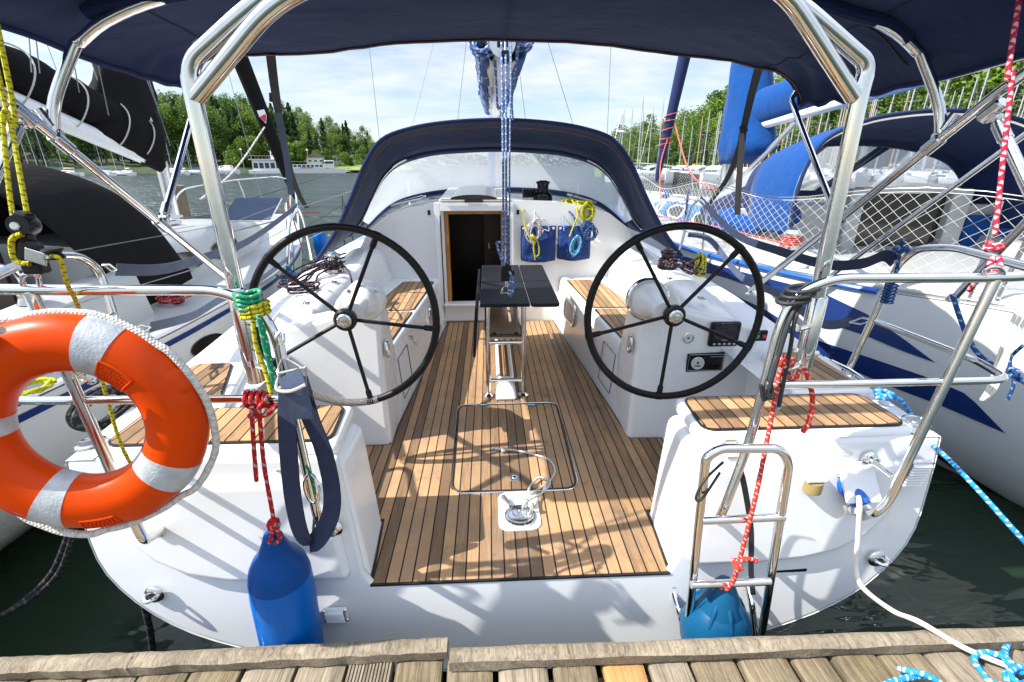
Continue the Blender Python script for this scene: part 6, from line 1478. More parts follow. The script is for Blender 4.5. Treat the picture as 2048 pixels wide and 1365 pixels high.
q = MB(); q.loft([[v.lerp(V(RX+.02, v.y, 1.5), .018)+V(0, .004, 0) for v in r_] for r_ in rows]); rp_('hood_lining', q, 'navy', rhd, ang=80)  # added dark navy layer that paints the shade on the hood's underside
q = MB(); q.tube([v+V(0, .01, -.02) for v in h1], .013, 10); rp_('hood_bow', q, 'steel', rhd)
q = MB(); q.tube([v+V(0, -.01, .004) for v in h1], .016, 8); rp_('aft_hem', q, 'navyout', rhd)
# rounded blue canvas cover on the coachroof beside the sprayhood, with a white tag
rows = []
for i_ in range(9):
    f = i_/8; rows.append([V(RX-.98+.33*math.cos(a_)*math.cos(f*1.5), 4.95+.62*math.sin(a_)*math.cos(f*1.5), 1.50+.24*math.sin(f*1.5)-.10*math.cos(a_+3.14)*math.cos(f*1.5)) for a_ in [2*math.pi*k/28 for k in range(28)]])
q = MB(); q.loft(rows, cu=True); cc_ = rp_('canvas_cover', q, 'bluecanvas', ang=80)
q = MB(); c = PD(1553, 434, 5.3); q.box(V(RX-1.20, 4.75, 1.585), (.012, .16, .13), Matrix.Rotation(R(-35), 3, 'Y')); rp_('tag', q, 'plastic', cc_)
# mast, boom with blue cover
mp = PD(1462, 300, 7.3); mx, my2 = mp.x, mp.y
q = MB(); q.tube([V(mx, my2, 1.6), V(mx, my2+.05, 11)], .085, 18); rm = rp_('mast', q, 'alu')
bg = V(mx, my2-.12, PD(1480, 262, 7.2).z); be = PX(2080, 92, RX+.05)
be = bg+(be-bg).normalized()*4.2; ax = be-bg
q = MB(); q.tube([bg, be], .062, 16); rb_ = rp_('boom', q, 'plastic')
rows = []
for k in range(31):
    f = k/30; c = bg+ax*(f*1.02-.02)+V(0, 0, .18+.02*math.sin(f*5)); rw = .15-.03*f; rh_ = .22-.07*f
    rows.append([c+V(rw*math.cos(a_)*(1+.05*mnoise.noise((k*.25, a_*3, 1))), 0, rh_*math.sin(a_)*(1+.06*mnoise.noise((k*.25, a_*3, 5)))) for a_ in [2*math.pi*j/20 for j in range(20)]])
q = MB(); q.loft(rows, cu=True, caps=True); rp_('sail_cover', q, 'bluecanvas', rb_, ang=80)
rows = []
hx_, hy_ = ax.x/math.hypot(ax.x, ax.y), ax.y/math.hypot(ax.x, ax.y)
for k in range(28):
    f = k/27; z = bg.z-.40+2.3*f; open_ = min(1, .55+f*6); ext = (.32*(1-f)**1.2+.13)*open_; w = (.15*(1-f)+.125)*open_; c = V(mx+hx_*(ext-.14), my2+hy_*(ext-.14), z)
    rows.append([c+V(hx_, hy_, 0)*ext*math.cos(a_)*(1+.06*mnoise.noise((k*.3, a_*3, 2)))+V(-hy_, hx_, 0)*w*math.sin(a_)*(1+.22*mnoise.noise((k*.22, a_*4, 9))) for a_ in [2*math.pi*j/24 for j in range(24)]])
q = MB(); q.loft(rows, cu=True, caps=True); rp_('mast_cover', q, 'bluecanvas', rb_, ang=80)
q = MB(); q.tube([bg+ax*.22-V(0, 0, .08), V(mx, my2-.15, 1.75)], .03, 10); rp_('boom_vang', q, 'alu', rb_)
# furled headsail with coral line
f0, f1 = PD(1313, 362, 11.8), PD(1372, 100, 11.6); d = f1-f0
q = MB(); q.tube([f0+d*t for t in (0, .05, .12, .5, 1, 1.6)], [.03, .06, .075, .105, .13, .13], 14); fj = rp_('furled_headsail', q, 'navyout')
q = MB(); q.tube([f0+d*(.25+.32*t/40)+V(.14*math.cos(t*.8), .14*math.sin(t*.8)+.01*math.sin(t*2.3), .03*math.sin(t*.31)) for t in range(41)], .009, 6); q.tube(spl([f0+d*.45+V(.1, -.1, 0), PD(1380, 345, 9.5), PD(1437, 383, 8)], 5), .014, 6); q.tube(spl([f0+d*.35+V(0, -.12, 0), PD(1321, 330, 11.3), PD(1321, 400, 10.5), PD(1326, 440, 9.5)], 5), .012, 6); rp_('furling_line', q, 'r_orange', fj)
# pulpit, stanchions and netting
pul = [V(RX+.75, 10.6, 1.38), V(RX+.70, 10.7, 1.98), V(RX+.3, 12.0, 2.06), V(RX, 12.4, 2.1), V(RX-.3, 12.0, 2.06), V(RX-.70, 10.7, 1.98), V(RX-.75, 10.6, 1.38)]
q = MB(); q.tube(bend(pul, .2), .014, 10); rp_('pulpit', q, 'steel')
gst = []
for y in (2.6, 4.9, 6.4, 8.3):
    w, zs = interp(RST, y)
    for s in (-1, 1): q = MB(); q.tube([V(RX+s*(w-.05), y, zs), V(RX+s*(w-.03), y, zs+.60)], .0125, 10); rp_('stanchion', q, 'steel')
def netp(u, v, s=-1):
    y = 2.45+(11.2-2.45)*u; w, zs = interp(RST, y); sag = .05*math.sin(u*31)*v
    return V(RX+s*(w-.035-.02*v+.01*math.sin(u*60)), y, zs+.03+(.56+sag)*v)
for s in (-1, 1):
    q = MB(); NU = 118; NVv = 8
    for k in range(-NVv, NU):
        for dr in (1, -1):
            pts = []
            for j in range(NVv+1):
                u = (k+(j if dr > 0 else NVv-j))/NU
                if 0 <= u <= 1: pts.append(netp(u, j/NVv, s))
            if len(pts) > 1: q.tube(pts, .0013, 4, caps=False)
    for v in (0, 1): q.tube([netp(k/NU, v, s) for k in range(NU+1)], .0028, 5)
    rp_('safety_net', q, 'net')
    q = MB(); q.tube([netp(k/40, 1.04, s) for k in range(41)], .0035, 5); rp_('lifeline', q, 'wire')
# stern rail of the right yacht
q = MB(); q.tube(bend([V(RX-.75, 2.55, 1.3), V(RX-.74, 2.5, 1.85), V(RX-.5, 1.75, 1.9), V(RX+.5, 1.75, 1.9), V(RX+.74, 2.5, 1.85), V(RX+.75, 2.55, 1.3)], .12), .0145, 12); rp_('stern_rail', q, 'steel')
p0, p1 = PX(1640, 600-30, 2.55), PX(2048, 268, 3.0)
q = MB(); q.tube([PY(1640, 568, 3.2), PY(2080, 248, 2.4)], .0155, 12); rp_('bimini_stay', q, 'steel2')
q = MB(); q.tube([PY(1928, 515, 2.2), PY(1700, 465, 3.3)], .001, 4)
q = MB(); q.tube([PY(1905, 600, 2.15), PY(2100, 395, 1.9)], .018, 12); q.lathe([(.03, 0), (.03, .012), (.02, .03)], PY(1905, 602, 2.15), (0, 0, 1), 16); rp_('rail_strut', q, 'steel2')
q = MB(); q.tube(spl([PD(1465, 382, 7.0), PD(1452, 405, 6.6), PD(1440, 440, 6.2), PD(1430, 470, 5.8)], 5), .010, 7); knot(q, PD(1466, 384, 7.0), .06, .014, 3, V(.3, 0, 1), 17); rp_('yellow_line', q, 'r_lime')
q = MB(); q.tube(bend([PD(1447, 450, 6.4), PD(1450, 390, 6.5), PD(1464, 366, 6.5), PD(1476, 385, 6.6), PD(1474, 440, 6.6)], .1), .0125, 10); rp_('gate_stanchion', q, 'steel')
q = MB(); q.tube(spl([PD(1330, 376, 10.8), PD(1332, 400, 10.5), PD(1328, 430, 10)], 4), .02, 7); knot(q, PD(1331, 392, 10.5), .06, .015, 3, V(0, 0, 1), 5); rp_('blue_lashing', q, 'r_dblue')
q = MB(); q.tube(spl([PX(1808, 478, 1.55), PX(1800, 500, 1.55), PX(1797, 525, 1.54), PX(1785, 570, 1.53)], 5), .007, 7)
for k in range(6): q.tube(spl([PX(1779, 585, 1.525)+V(.018*math.cos(a_), .018*math.sin(a_), .014*k-.04) for a_ in [2*math.pi*j/8 for j in range(9)]], 3), .006, 7)
knot(q, PX(1802, 500, 1.55), .02, .007, 2.5, V(0, 0, 1), 6); one('blue_twine', q, M['r_dblue'], 'teal blue twine tied around the forward upright of the right stern rail', 'twine')
# ================================================================= far shores, trees and marina
def leaf_mat(name, a_, b_):
    a = NT(name); oi = a.n('ShaderNodeObjectInfo'); g = a.n('ShaderNodeNewGeometry')
    n = a.noise(a.coords(), .9, 3)
    c = a.ramp(a.mth('ADD', a.mth('MULTIPLY', n, .5), a.mth('ADD', a.mth('MULTIPLY', g.outputs['Random Per Island'], .3), a.mth('MULTIPLY', oi.outputs['Random'], .25))), [(.25, a_), (.75, b_)])
    a.set(Base_Color=c, Roughness=.6, Specular_IOR_Level=.2)
    tr = a.n('ShaderNodeBsdfTranslucent'); a.l(c, tr.inputs[0]); mx = a.n('ShaderNodeMixShader'); mx.inputs[0].default_value = .25
    a.l(a.b.outputs[0], mx.inputs[1]); a.l(tr.outputs[0], mx.inputs[2]); a.l(mx.outputs[0], a.out.inputs[0]); return a.m
M['leaf'] = leaf_mat('Broadleaf foliage', (.040, .10, .016), (.17, .27, .04))
M['birch'] = leaf_mat('Birch foliage', (.045, .11, .024), (.19, .28, .055))
M['pine'] = leaf_mat('Conifer foliage', (.018, .055, .018), (.07, .13, .035))
M['bark'] = plain('Tree bark', (.09, .07, .05), .9, var=.4, nscale=2)
M['grass'] = plain('Lakeside grass', (.14, .19, .03), .9, var=.35, nscale=.12)
M['sand'] = plain('Beach sand', (.55, .42, .25), .9, var=.1, nscale=.3)
M['white'] = plain('White boat paint', (.78, .79, .79), .3, var=.04)
M['cream'] = plain('Cream wall paint', (.62, .58, .48), .7)
M['glass'] = plain('Dark boat window', (.03, .04, .05), .1)
M['spar'] = plain('Silver mast', (.40, .41, .42), .4, metal=.2)
M['sparw'] = plain('Wooden mast', (.45, .26, .12), .5)
M['rooft'] = plain('Red tiled roof', (.35, .11, .06), .7)
M['hulld'] = plain('Dark grey hull', (.04, .045, .05), .2)
M['tan'] = plain('Tan cover', (.50, .36, .18), .8)

def tree_proto(name, kind, h, seed):
    g = random.Random(seed); t = bpy.data.objects.new(name, None); COL.objects.link(t); WL[t.name] = V(0, 0, 0)
    q = MB(); lean = V(g.uniform(-.04, .04), g.uniform(-.04, .04), 1)
    q.tube([V(0, 0, -.5), lean*h*.35, lean*h*.7+V(g.uniform(-.2, .2), 0, 0), lean*h*.93], [h*.022, h*.016, h*.009, .02], 7)
    clumps = []
    for k in range(9 if kind != 'pine' else 4):
        a = g.random()*6.28; z0 = h*g.uniform(.25, .7); L = h*g.uniform(.12, .26)
        e = lean*z0+V(math.cos(a)*L, math.sin(a)*L, L*.7); q.tube([lean*z0, (lean*z0+e)/2+V(0, 0, .1), e], [h*.008, h*.006, .02], 5); clumps.append((e, h*g.uniform(.10, .16)))
    obj('trunk', q, M['bark'], t)
    q = MB(); n_leaf = 3800; ls = .29 if kind != 'bush' else .24
    if kind == 'pine':
        for k in range(n_leaf):
            f = g.random()**.8; z = h*(.16+.84*f); rr = h*.17*(1-f)**.8*(.7+.3*math.sin(z*5))+.12; a = g.random()*6.28; r_ = rr*math.sqrt(g.random()*.8+.2)
            clumps.append(None); p = V(math.cos(a)*r_, math.sin(a)*r_, z-r_*.25); leafq(q, p, ls, g, droop=.4)
    else:
        cw = {'broad': .25, 'birch': .19, 'bush': .55}[kind]
        for k in range(26 if kind != 'bush' else 14):
            f = g.random(); z = h*(.16+.76*f) if kind != 'bush' else h*(.15+.7*f); env = math.sin(math.pi*min(1, .15+.85*f))**.6; a = g.random()*6.28; r_ = h*cw*env*math.sqrt(g.random())
            clumps.append((V(math.cos(a)*r_, math.sin(a)*r_, z), h*g.uniform(.07, .135)*(1.5 if kind == 'bush' else 1)))
        clumps.append((lean*h*.95, h*.08))
        for k in range(n_leaf):
            c, r_ = clumps[g.randrange(len(clumps))]; d = V(g.gauss(0, 1), g.gauss(0, 1), g.gauss(0, 1)).normalized()*r_*(g.random()**.35)
            p = c+d
            if kind == 'birch': p.z -= abs(g.gauss(0, 1))*h*.05
            leafq(q, p, ls*(1 if kind != 'birch' else .85), g, droop=.0 if kind == 'broad' else .5)
    obj('crown', q, M[{'broad': 'leaf', 'birch': 'birch', 'pine': 'pine', 'bush': 'leaf'}[kind]], t, smooth=False)
    return t
def leafq(q, p, s_, g, droop=0):
    n = V(g.gauss(0, 1), g.gauss(0, 1), g.gauss(0, 1)+.6).normalized(); a = n.orthogonal().normalized(); b = n.cross(a); th = g.random()*6.28
    u = (a*math.cos(th)+b*math.sin(th))*s_*g.uniform(.6, 1.25); w = (b*math.cos(th)-a*math.sin(th))*s_*g.uniform(.5, 1.0)
    if droop: w = w*(1-droop)+V(0, 0, -s_*droop)
    q.add([p-u*.5-w*.5, p+u*.5-w*.3, p+u*.4+w*.5, p-u*.3+w*.45], [(0, 1, 2, 3)])
KINDS = {'broad': ('broadleaf_tree', 'broadleaf tree'), 'birch': ('birch_tree', 'drooping birch tree'), 'pine': ('conifer_tree', 'dark conifer'), 'bush': ('bush', 'round green bush')}
PROTO = {k: [tree_proto(KINDS[k][0], k, 10 if k != 'bush' else 4, sd) for sd in sds] for k, sds in {'broad': (1, 2, 3, 4), 'birch': (5, 6, 7), 'pine': (8, 9), 'bush': (10, 11)}.items()}
used = set(); tg = random.Random(21)
def put_tree(kind, px, dist, ground, h, label, group):
    pr = tg.choice(PROTO[kind]); p = PD(px, 330, dist); loc = (p.x, p.y, ground); sc = h/(10 if kind != 'bush' else 4); sc3 = (sc*tg.uniform(.9, 1.2), sc*tg.uniform(.9, 1.2), sc)
    if pr.name in used: o = dup(pr, loc, label, group, tg.random()*6.28, sc3)
    else:
        o = pr; used.add(pr.name); o.location = loc; o.scale = sc3; o.rotation_euler = (0, 0, tg.random()*6.28); o['label'] = label; o['group'] = group
    o['category'] = 'bush' if kind == 'bush' else 'tree'
    return o
# left wooded shore
def topy(px):
    pts = [(-200, 255), (0, 250), (100, 262), (330, 222), (420, 215), (560, 225), (620, 240), (690, 255), (740, 268), (770, 300), (800, 335), (830, 340)]
    for a, b in zip(pts, pts[1:]):
        if a[0] <= px <= b[0]: return a[1]+(b[1]-a[1])*(px-a[0])/(b[0]-a[0])
    return 260
def gl(d): return .5+max(0, (d-148))*.085
WL_ = {'broad': 'broadleaf tree in the wood across the lake, left of the sprayhood', 'birch': 'drooping birch in the wood across the lake, left of the sprayhood', 'pine': 'dark conifer in the wood across the lake, left of the sprayhood', 'bush': 'round bush on the grassy lake shore, left of the sprayhood'}
for row, (d0, step) in enumerate(((214, 15), (190, 15), (170, 17))):
    px = -150
    while px < 790:
        x = px+tg.uniform(-8, 8); d = d0+tg.uniform(-6, 6); gz = gl(d)
        ty_ = topy(x)+row*tg.uniform(4, 16)+tg.uniform(-6, 8); h = (330-ty_)*d/996*1.0+2.05-gz
        if not (row == 2 and (640 < x < 800)) and h > 2:
            kd = tg.choice(('broad', 'birch', 'birch', 'pine', 'pine')) if x > 330 else tg.choice(('broad', 'pine', 'pine', 'broad'))
            put_tree(kd, x, d, gz, min(h, 24), WL_[kd], {'broad': 'broadleaf trees across the lake', 'birch': 'birches across the lake', 'pine': 'conifers across the lake'}[kd])
        px += step*(.8+.4*tg.random())
for px, d, h in ((560, 158, 9), (600, 157, 7), (655, 160, 5), (700, 158, 3.5), (725, 162, 5.5), (745, 158, 3), (690, 163, 4), (640, 163, 4.5), (770, 160, 3), (480, 158, 7), (505, 160, 8)): put_tree('bush', px, d, gl(d), h, WL_['bush'], 'bushes on the left lake shore')
# right wooded bank behind the marina
def topr(px):
    pts = [(1200, 330), (1236, 262), (1262, 252), (1275, 272), (1290, 240), (1312, 246), (1330, 254), (1345, 236), (1380, 226), (1420, 205), (1480, 190), (1600, 172), (1800, 165), (1900, 150), (2048, 135), (2300, 130)]
    for a, b in zip(pts, pts[1:]):
        if a[0] <= px <= b[0]: return a[1]+(b[1]-a[1])*(px-a[0])/(b[0]-a[0])
    return 160
WR_ = {'broad': 'broadleaf tree on the bank behind the marina masts, right of the sprayhood', 'birch': 'drooping tree on the bank behind the marina masts, right of the sprayhood'}
for row, (d0, step) in enumerate(((128, 20), (114, 22), (104, 26))):
    px = 1240
    while px < 2240:
        x = px+tg.uniform(-8, 8); d = d0+tg.uniform(-4, 4); gz = .8+(d-95)*.05
        ty_ = topr(x)+row*tg.uniform(8, 26)+tg.uniform(-4, 8); h = (330-ty_)*d/996+2.05-gz
        if h > 2.5: kd = tg.choice(('broad', 'broad', 'broad', 'birch')); put_tree(kd, x, d, gz, min(h, 24), WR_[kd], 'broadleaf trees behind the marina' if kd == 'broad' else 'drooping trees behind the marina')
        px += step*(.8+.4*tg.random())
for k, l in PROTO.items():
    for t in l:
        if t.name not in used:
            for c in list(t.children): bpy.data.objects.remove(c)
            bpy.data.objects.remove(t)
# terrain
M['hillside'] = plain('Wooded hillside floor', (.030, .048, .014), .95, var=.4, nscale=.08)
def shore(name, pa, d0, d1, z1, mat, rise=.6, step=12):
    q = MB(); rows = []
    for px in range(pa[0], pa[1]+1, step):
        r_ = []
        for f in (0, .02, .15, .5, 1): p = PD(px, 330, d0+(d1-d0)*f+2*math.sin(px*.05)); r_.append(V(p.x, p.y, -.4 if f == 0 else rise+(z1-rise)*f+.15*math.sin(px*.11+f*9)))
        rows.append(r_)
    q.loft(rows); return obj(name, q, M[mat], None, kind='structure', ang=80)
shore('lake_shore', (-170, 830), 148, 300, 14, 'hillside'); shore('marina_bank', (1190, 2500), 92, 190, 6.5, 'grass')
q = MB(); rows_ = []
for px in range(585, 830, 8):
    r_ = []
    for f in (0, .02, .15, .5, 1):
        dd = 148+18*f*(.8+.2*math.sin(px*.09)); p = PD(px, 330, dd+2*math.sin(px*.05)); r_.append(V(p.x, p.y, .66 if f == 0 else .66+(dd-148)*.10))
    rows_.append(r_)
q.loft(rows_); obj('grass_bank', q, M['grass'], None, kind='structure', ang=80)
q = MB(); q.loft([[PD(px, 330, d)*1 for d in (147.2, 149.5)] for px in range(665, 800, 10)])
for v in q.v: v.z = .35 if math.hypot(v.x+.1, v.y) < 148.6 else .72
obj('beach', q, M['sand'], None, kind='structure')
# far wooded horizon seen through the vinyl window
q = MB(); g = random.Random(2)
for px in range(780, 1300, 3):
    for k in range(22):
        p = PD(px+g.uniform(-2, 2), 330, 640+g.uniform(-15, 15)); p.z = 1.5+g.random()*14*(1+.3*math.sin(px*.03)); leafq(q, p, 2.8, g)
o = obj('far_forest', q, M['pine'], None, smooth=False, kind='stuff'); o['label'] = 'distant wooded shore beyond the sprayhood window'; o['category'] = 'forest'

# ---- moored sailboats
def yacht_proto(seed, L=8.0, mh=11, spar='spar', hullm='white', cov='royal'):
    t = bpy.data.objects.new('moored_sailboat', None); COL.objects.link(t); WL[t.name] = V(0, 0, 0)
    st = [(-L/2, L*.10, .95), (-L*.25, L*.155, .92), (0, L*.165, .95), (L*.25, L*.12, 1.02), (L*.44, L*.04, 1.1), (L/2, .01, 1.15)]
    q = MB(); q.loft(hull_rows(0, st, SEC_A), caps=True); q.loft([[V(x*w, y, zs) for x in (-1, 0, 1)] for y, w, zs in st]); obj('hull', q, M[hullm], t, ang=50)
    q = MB(); q.loft([[V(-w, y, .95), V(-w*.8, y, .95+h), V(w*.8, y, .95+h), V(w, y, .95)] for y, w, h in ((-L*.2, L*.11, .5), (0, L*.115, .52), (L*.18, L*.085, .4), (L*.3, L*.05, .1))], caps=True); cb = obj('cabin', q, M['white'], t, ang=40)
    for s in (-1, 1): q = MB(); q.box(V(s*L*.107, -L*.02, 1.2), (.05, L*.26, .14)); obj('cabin_window', q, M['glass'], cb)
    q = MB(); q.tube([V(0, L*.06, 1.3), V(0, L*.06, mh)], [.075, .05], 7); ms = obj('mast', q, M[spar], t)
    q = MB()
    for z in (.42, .7): q.tube([V(-.6, L*.06, mh*z), V(.6, L*.06, mh*z)], .03, 5)
    for s in (-1, 1): q.tube([V(0, L*.06, mh*.98), V(s*.6, L*.06, mh*.42), V(s*L*.15, L*.05, 1.0)], .010, 4)
    q.tube([V(0, L*.06, mh*.98), V(0, L*.49, 1.15)], .010, 4); q.tube([V(0, L*.06, mh), V(0, -L*.49, 1.0)], .010, 4); obj('rigging', q, M['wire'], ms)
    q = MB(); q.tube([V(0, L*.05, 1.95), V(0, -L*.3, 2.0)], [.17, .11], 8); obj('boom_cover', q, M[cov], t)
    return t
YP = [yacht_proto(1), yacht_proto(2, 7.2, 9.6, 'spar', 'white', 'tan'), yacht_proto(3, 9, 12.2, 'spar', 'hulld', 'white'), yacht_proto(4, 7.6, 9.2, 'sparw', 'white', 'tan'), yacht_proto(5, 8.4, 11.4, 'spar', 'white', 'bluecanvas')]
YL = ['white sailboat with blue boom cover', 'white sailboat with tan boom cover', 'dark hulled sailboat with white boom cover', 'wooden masted sailboat with tan cover', 'tall white sailboat with bright blue cover']
yused = set(); yg = random.Random(8)
def put_yacht(i, px, d, rot, label, group, sc=1):
    p = PD(px, 330, d); loc = (p.x, p.y, 0)
    if i in yused: o = dup(YP[i], loc, label, group, rot, (sc, sc, sc*yg.uniform(.78, 1.18)))
    else: o = YP[i]; yused.add(i); o.location = loc; o.rotation_euler = (0, 0, rot); o.scale = (sc, sc, sc); o['label'] = label; o['group'] = group
    o['category'] = 'sailboat'; return o
for row, (d, step) in enumerate(((90, 19), (82, 22), (74, 30), (66, 44))):
    px = 1236
    while px < 2260:
        x = px+yg.uniform(-4, 4); i = yg.choice((0, 0, 1, 2, 3, 4, 4))
        if not (row == 3 and 1290 < x < 1660) and not (row in (1, 2) and x < 1420): put_yacht(i, x, d+yg.uniform(-2.5, 2.5), yg.choice((0, 3.14))+yg.uniform(-.25, .25)-.5, YL[i]+' in the marina rows below the right bank', 'moored sailboats: '+YL[i], yg.uniform(.8, 1.08))
        px += step*(.75+.5*yg.random())*(1 if px < 1700 else 1.5)
for px, d, i in ((45, 128, 0), (60, 130, 1), (78, 128, 0), (96, 131, 4), (128, 129, 1), (205, 126, 0), (232, 128, 4), (250, 129, 1), (345, 130, 0), (365, 132, 1), (385, 131, 0), (418, 132, 4)):
    put_yacht(i, px, d, yg.uniform(-.5, .5)+1.2, YL[i]+' moored under the wooded left shore', 'sailboats under the left shore: '+YL[i], .8)
# ---- motor cruisers of the marina
def cruiser(px, d, L, hullm, label, rot, flag=None):
    p = PD(px, 330, d); t = thing('motor_cruiser', label, 'motorboat', (0, 0, 0))
    st = [(-L/2, L*.14, .95), (-L*.2, L*.16, 1.0), (L*.15, L*.15, 1.15), (L*.38, L*.08, 1.32), (L/2, .01, 1.42)]
    q = MB(); q.loft(hull_rows(0, st, SEC_A), caps=True); q.loft([[V(x*w, y, zs) for x in (-1, 0, 1)] for y, w, zs in st]); obj('hull', q, M[hullm], t, ang=50)
    q = MB(); q.loft([[V(-w, y, .98), V(-w*.85, y, .98+h), V(w*.85, y, .98+h), V(w, y, .98)] for y, w, h in ((-L*.28, L*.12, .95), (-.5, L*.125, 1.0), (L*.10, L*.12, .75), (L*.27, L*.07, .3))], caps=True); cb = obj('cabin', q, M['white'], t, ang=40)
    q = MB(); q.loft([[V(s_*(w+.012)*.9, y, 1.4+b), V(s_*(w+.012)*.865, y, 1.4+b+hh)] for s_, y, w, b, hh in [(-1, -L*.24, L*.122, 0, .36), (-1, -.3, L*.125, 0, .40), (-1, L*.09, L*.121, -.02, .26)]]); q.loft([[V((w+.012)*.9, y, 1.4+b), V((w+.012)*.865, y, 1.4+b+hh)] for y, w, b, hh in [(-L*.24, L*.122, 0, .36), (-.3, L*.125, 0, .40), (L*.09, L*.121, -.02, .26)]]); q.add([V(-L*.09, L*.14, 1.66), V(L*.09, L*.14, 1.66), V(L*.075, L*.225, 1.44), V(-L*.075, L*.225, 1.44)], [(0, 1, 2, 3)]); obj('cabin_window', q, M['glass'], cb, smooth=False)
    for s in (-1, 1):
        q = MB()
        for k in range(3): q.box(V(s*(hull_x(st, SEC_A, L*(.0+.11*k), .85)+.005), L*(.0+.11*k), .85), (.03, .30, .09))
        obj('portholes', q, M['glass'], t)
    q = MB(); q.tube([V(L*.14, L*.1, 1.75), V(L*.085, L*.38, 1.85), V(0, L*.49, 1.9), V(-L*.085, L*.38, 1.85), V(-L*.14, L*.1, 1.75)], .02, 6); obj('bow_rail', q, M['steel2'], t)
    if flag: q = MB(); q.box(V(-L*.10, -L*.32, 1.75), (.5, .06, .8)); obj('cockpit_cover', q, M[flag], t)
    t.location = (p.x, p.y, 0); t.rotation_euler = (0, 0, rot); return t
cruiser(1392, 55, 7.6, 'hulld', 'motor cruiser with dark grey hull and white cabin in the marina', 2.2)
cruiser(1432, 50, 6.4, 'white', 'small white motor cruiser between the dark hull and the silver mast', 2.4, 'redp')
cruiser(1360, 63, 6.4, 'white', 'white motor cruiser farther back beside the rolled blue headsail', 2.3)
cruiser(1548, 46, 6.8, 'white', 'white motor cruiser with orange cockpit gear near the blue sprayhood', 2.3, 'r_orange')
cruiser(1515, 58, 6.0, 'white', 'white motor cruiser behind the silver mast of the striped yacht', 2.6, 'tan')
cruiser(1300, 66, 5.5, 'white', 'small white motorboat at the left end of the marina row', 2.0)
cruiser(447, 138, 6.5, 'white', 'white motorboat moored below the birches on the left shore', 1.5)
# floating pier in the marina
q = MB(); a, b = PD(1450, 330, 60), PD(2300, 330, 52); dn = (b-a).normalized(); sdv = V(-dn.y, dn.x, 0); a.z = b.z = .25
q.prism([a-sdv*1.2, b-sdv*1.2, b+sdv*1.2, a+sdv*1.2], (0, 0, .35)); one('marina_pier', q, M['dockgrey'], 'long grey pier between the moored boats of the marina', 'pier')
# ---- passenger ferry and houseboat on the left shore
def at_rot(t, px, d, rot): p = PD(px, 330, d); t.location = (p.x, p.y, 0); t.rotation_euler = (0, 0, rot)
t = thing('passenger_boat', 'white passenger boat with a long cabin and red stripe below the grassy bank', 'passenger boat', (0, 0, 0))
q = MB(); q.loft([[V(x, -w, 1.1), V(x, -w*.9, -.2), V(x, w*.9, -.2), V(x, w, 1.1)] for x, w in ((-6.5, 1.4), (-4, 1.8), (3, 1.8), (6, 1.0), (7.2, .1))], caps=True); obj('hull', q, M['white'], t, ang=40)
q = MB(); q.box(V(-1.8, 0, 1.65), (8, 2.9, 1.1)); cb = obj('cabin', q, M['white'], t, bevel=.05)
for k in range(7): q = MB(); q.box(V(-5.2+k*1.05, -1.46, 1.8), (.75, .04, .5)); obj('window', q, M['glass'], cb)
q = MB(); q.box(V(3.2, 0, 2.2), (2.4, 2.4, 2.0)); wh_ = obj('wheelhouse', q, M['white'], t, bevel=.08)
q = MB(); q.box(V(3.2, -1.215, 2.65), (2.0, .04, .55)); obj('window', q, M['glass'], wh_)
q = MB(); q.box(V(-1.8, 0, 2.85), (8.4, 3.2, .10)); obj('awning', q, M['tan'], t)
q = MB(); q.box(V(-2.5, -1.462, 1.35), (3, .03, .22)); obj('red_stripe', q, M['redp'], t)
q = MB(); q.tube([V(5.2, 0, 1.2), V(5.2, 0, 4.8)], .05, 6); obj('flag_mast', q, M['spar'], t)
at_rot(t, 633, 142, R(18))
t = thing('houseboat', 'white two level floating house with a railing and funnel-like tower under the trees', 'houseboat', (0, 0, 0))
q = MB(); q.box(V(0, 0, .35), (9.5, 4.5, .9)); obj('hull', q, M['white'], t, bevel=.06)
q = MB(); q.box(V(.3, 0, 2.0), (8.2, 3.8, 2.5)); wl_ = obj('wall', q, M['white'], t, bevel=.04)
for k in range(6): q = MB(); q.box(V(-3.0+k*1.3, -1.92, 1.9), (.95, .05, 1.3)); obj('window', q, M['glass'], wl_)
q = MB(); q.box(V(.2, 0, 3.35), (9.2, 4.4, .18)); obj('roof', q, M['white'], t)
q = MB(); q.box(V(1.4, 0, 4.3), (1.7, 1.6, 1.9)); tw = obj('tower', q, M['white'], t, bevel=.04)
q = MB(); q.box(V(1.4, -.82, 4.6), (1.2, .05, .5)); obj('window', q, M['glass'], tw); q = MB(); q.box(V(1.4, 0, 5.35), (2.2, 2.1, .12)); obj('tower_roof', q, M['white'], tw)
q = MB()
for k in range(12): q.tube([V(-4.4+k*.8, -2.15, 3.4), V(-4.4+k*.8, -2.15, 4.2)], .03, 5)
q.tube([V(-4.4, -2.15, 4.2), V(4.4, -2.15, 4.2)], .03, 5); obj('railing', q, M['spar'], t)
at_rot(t, 540, 143, R(14))
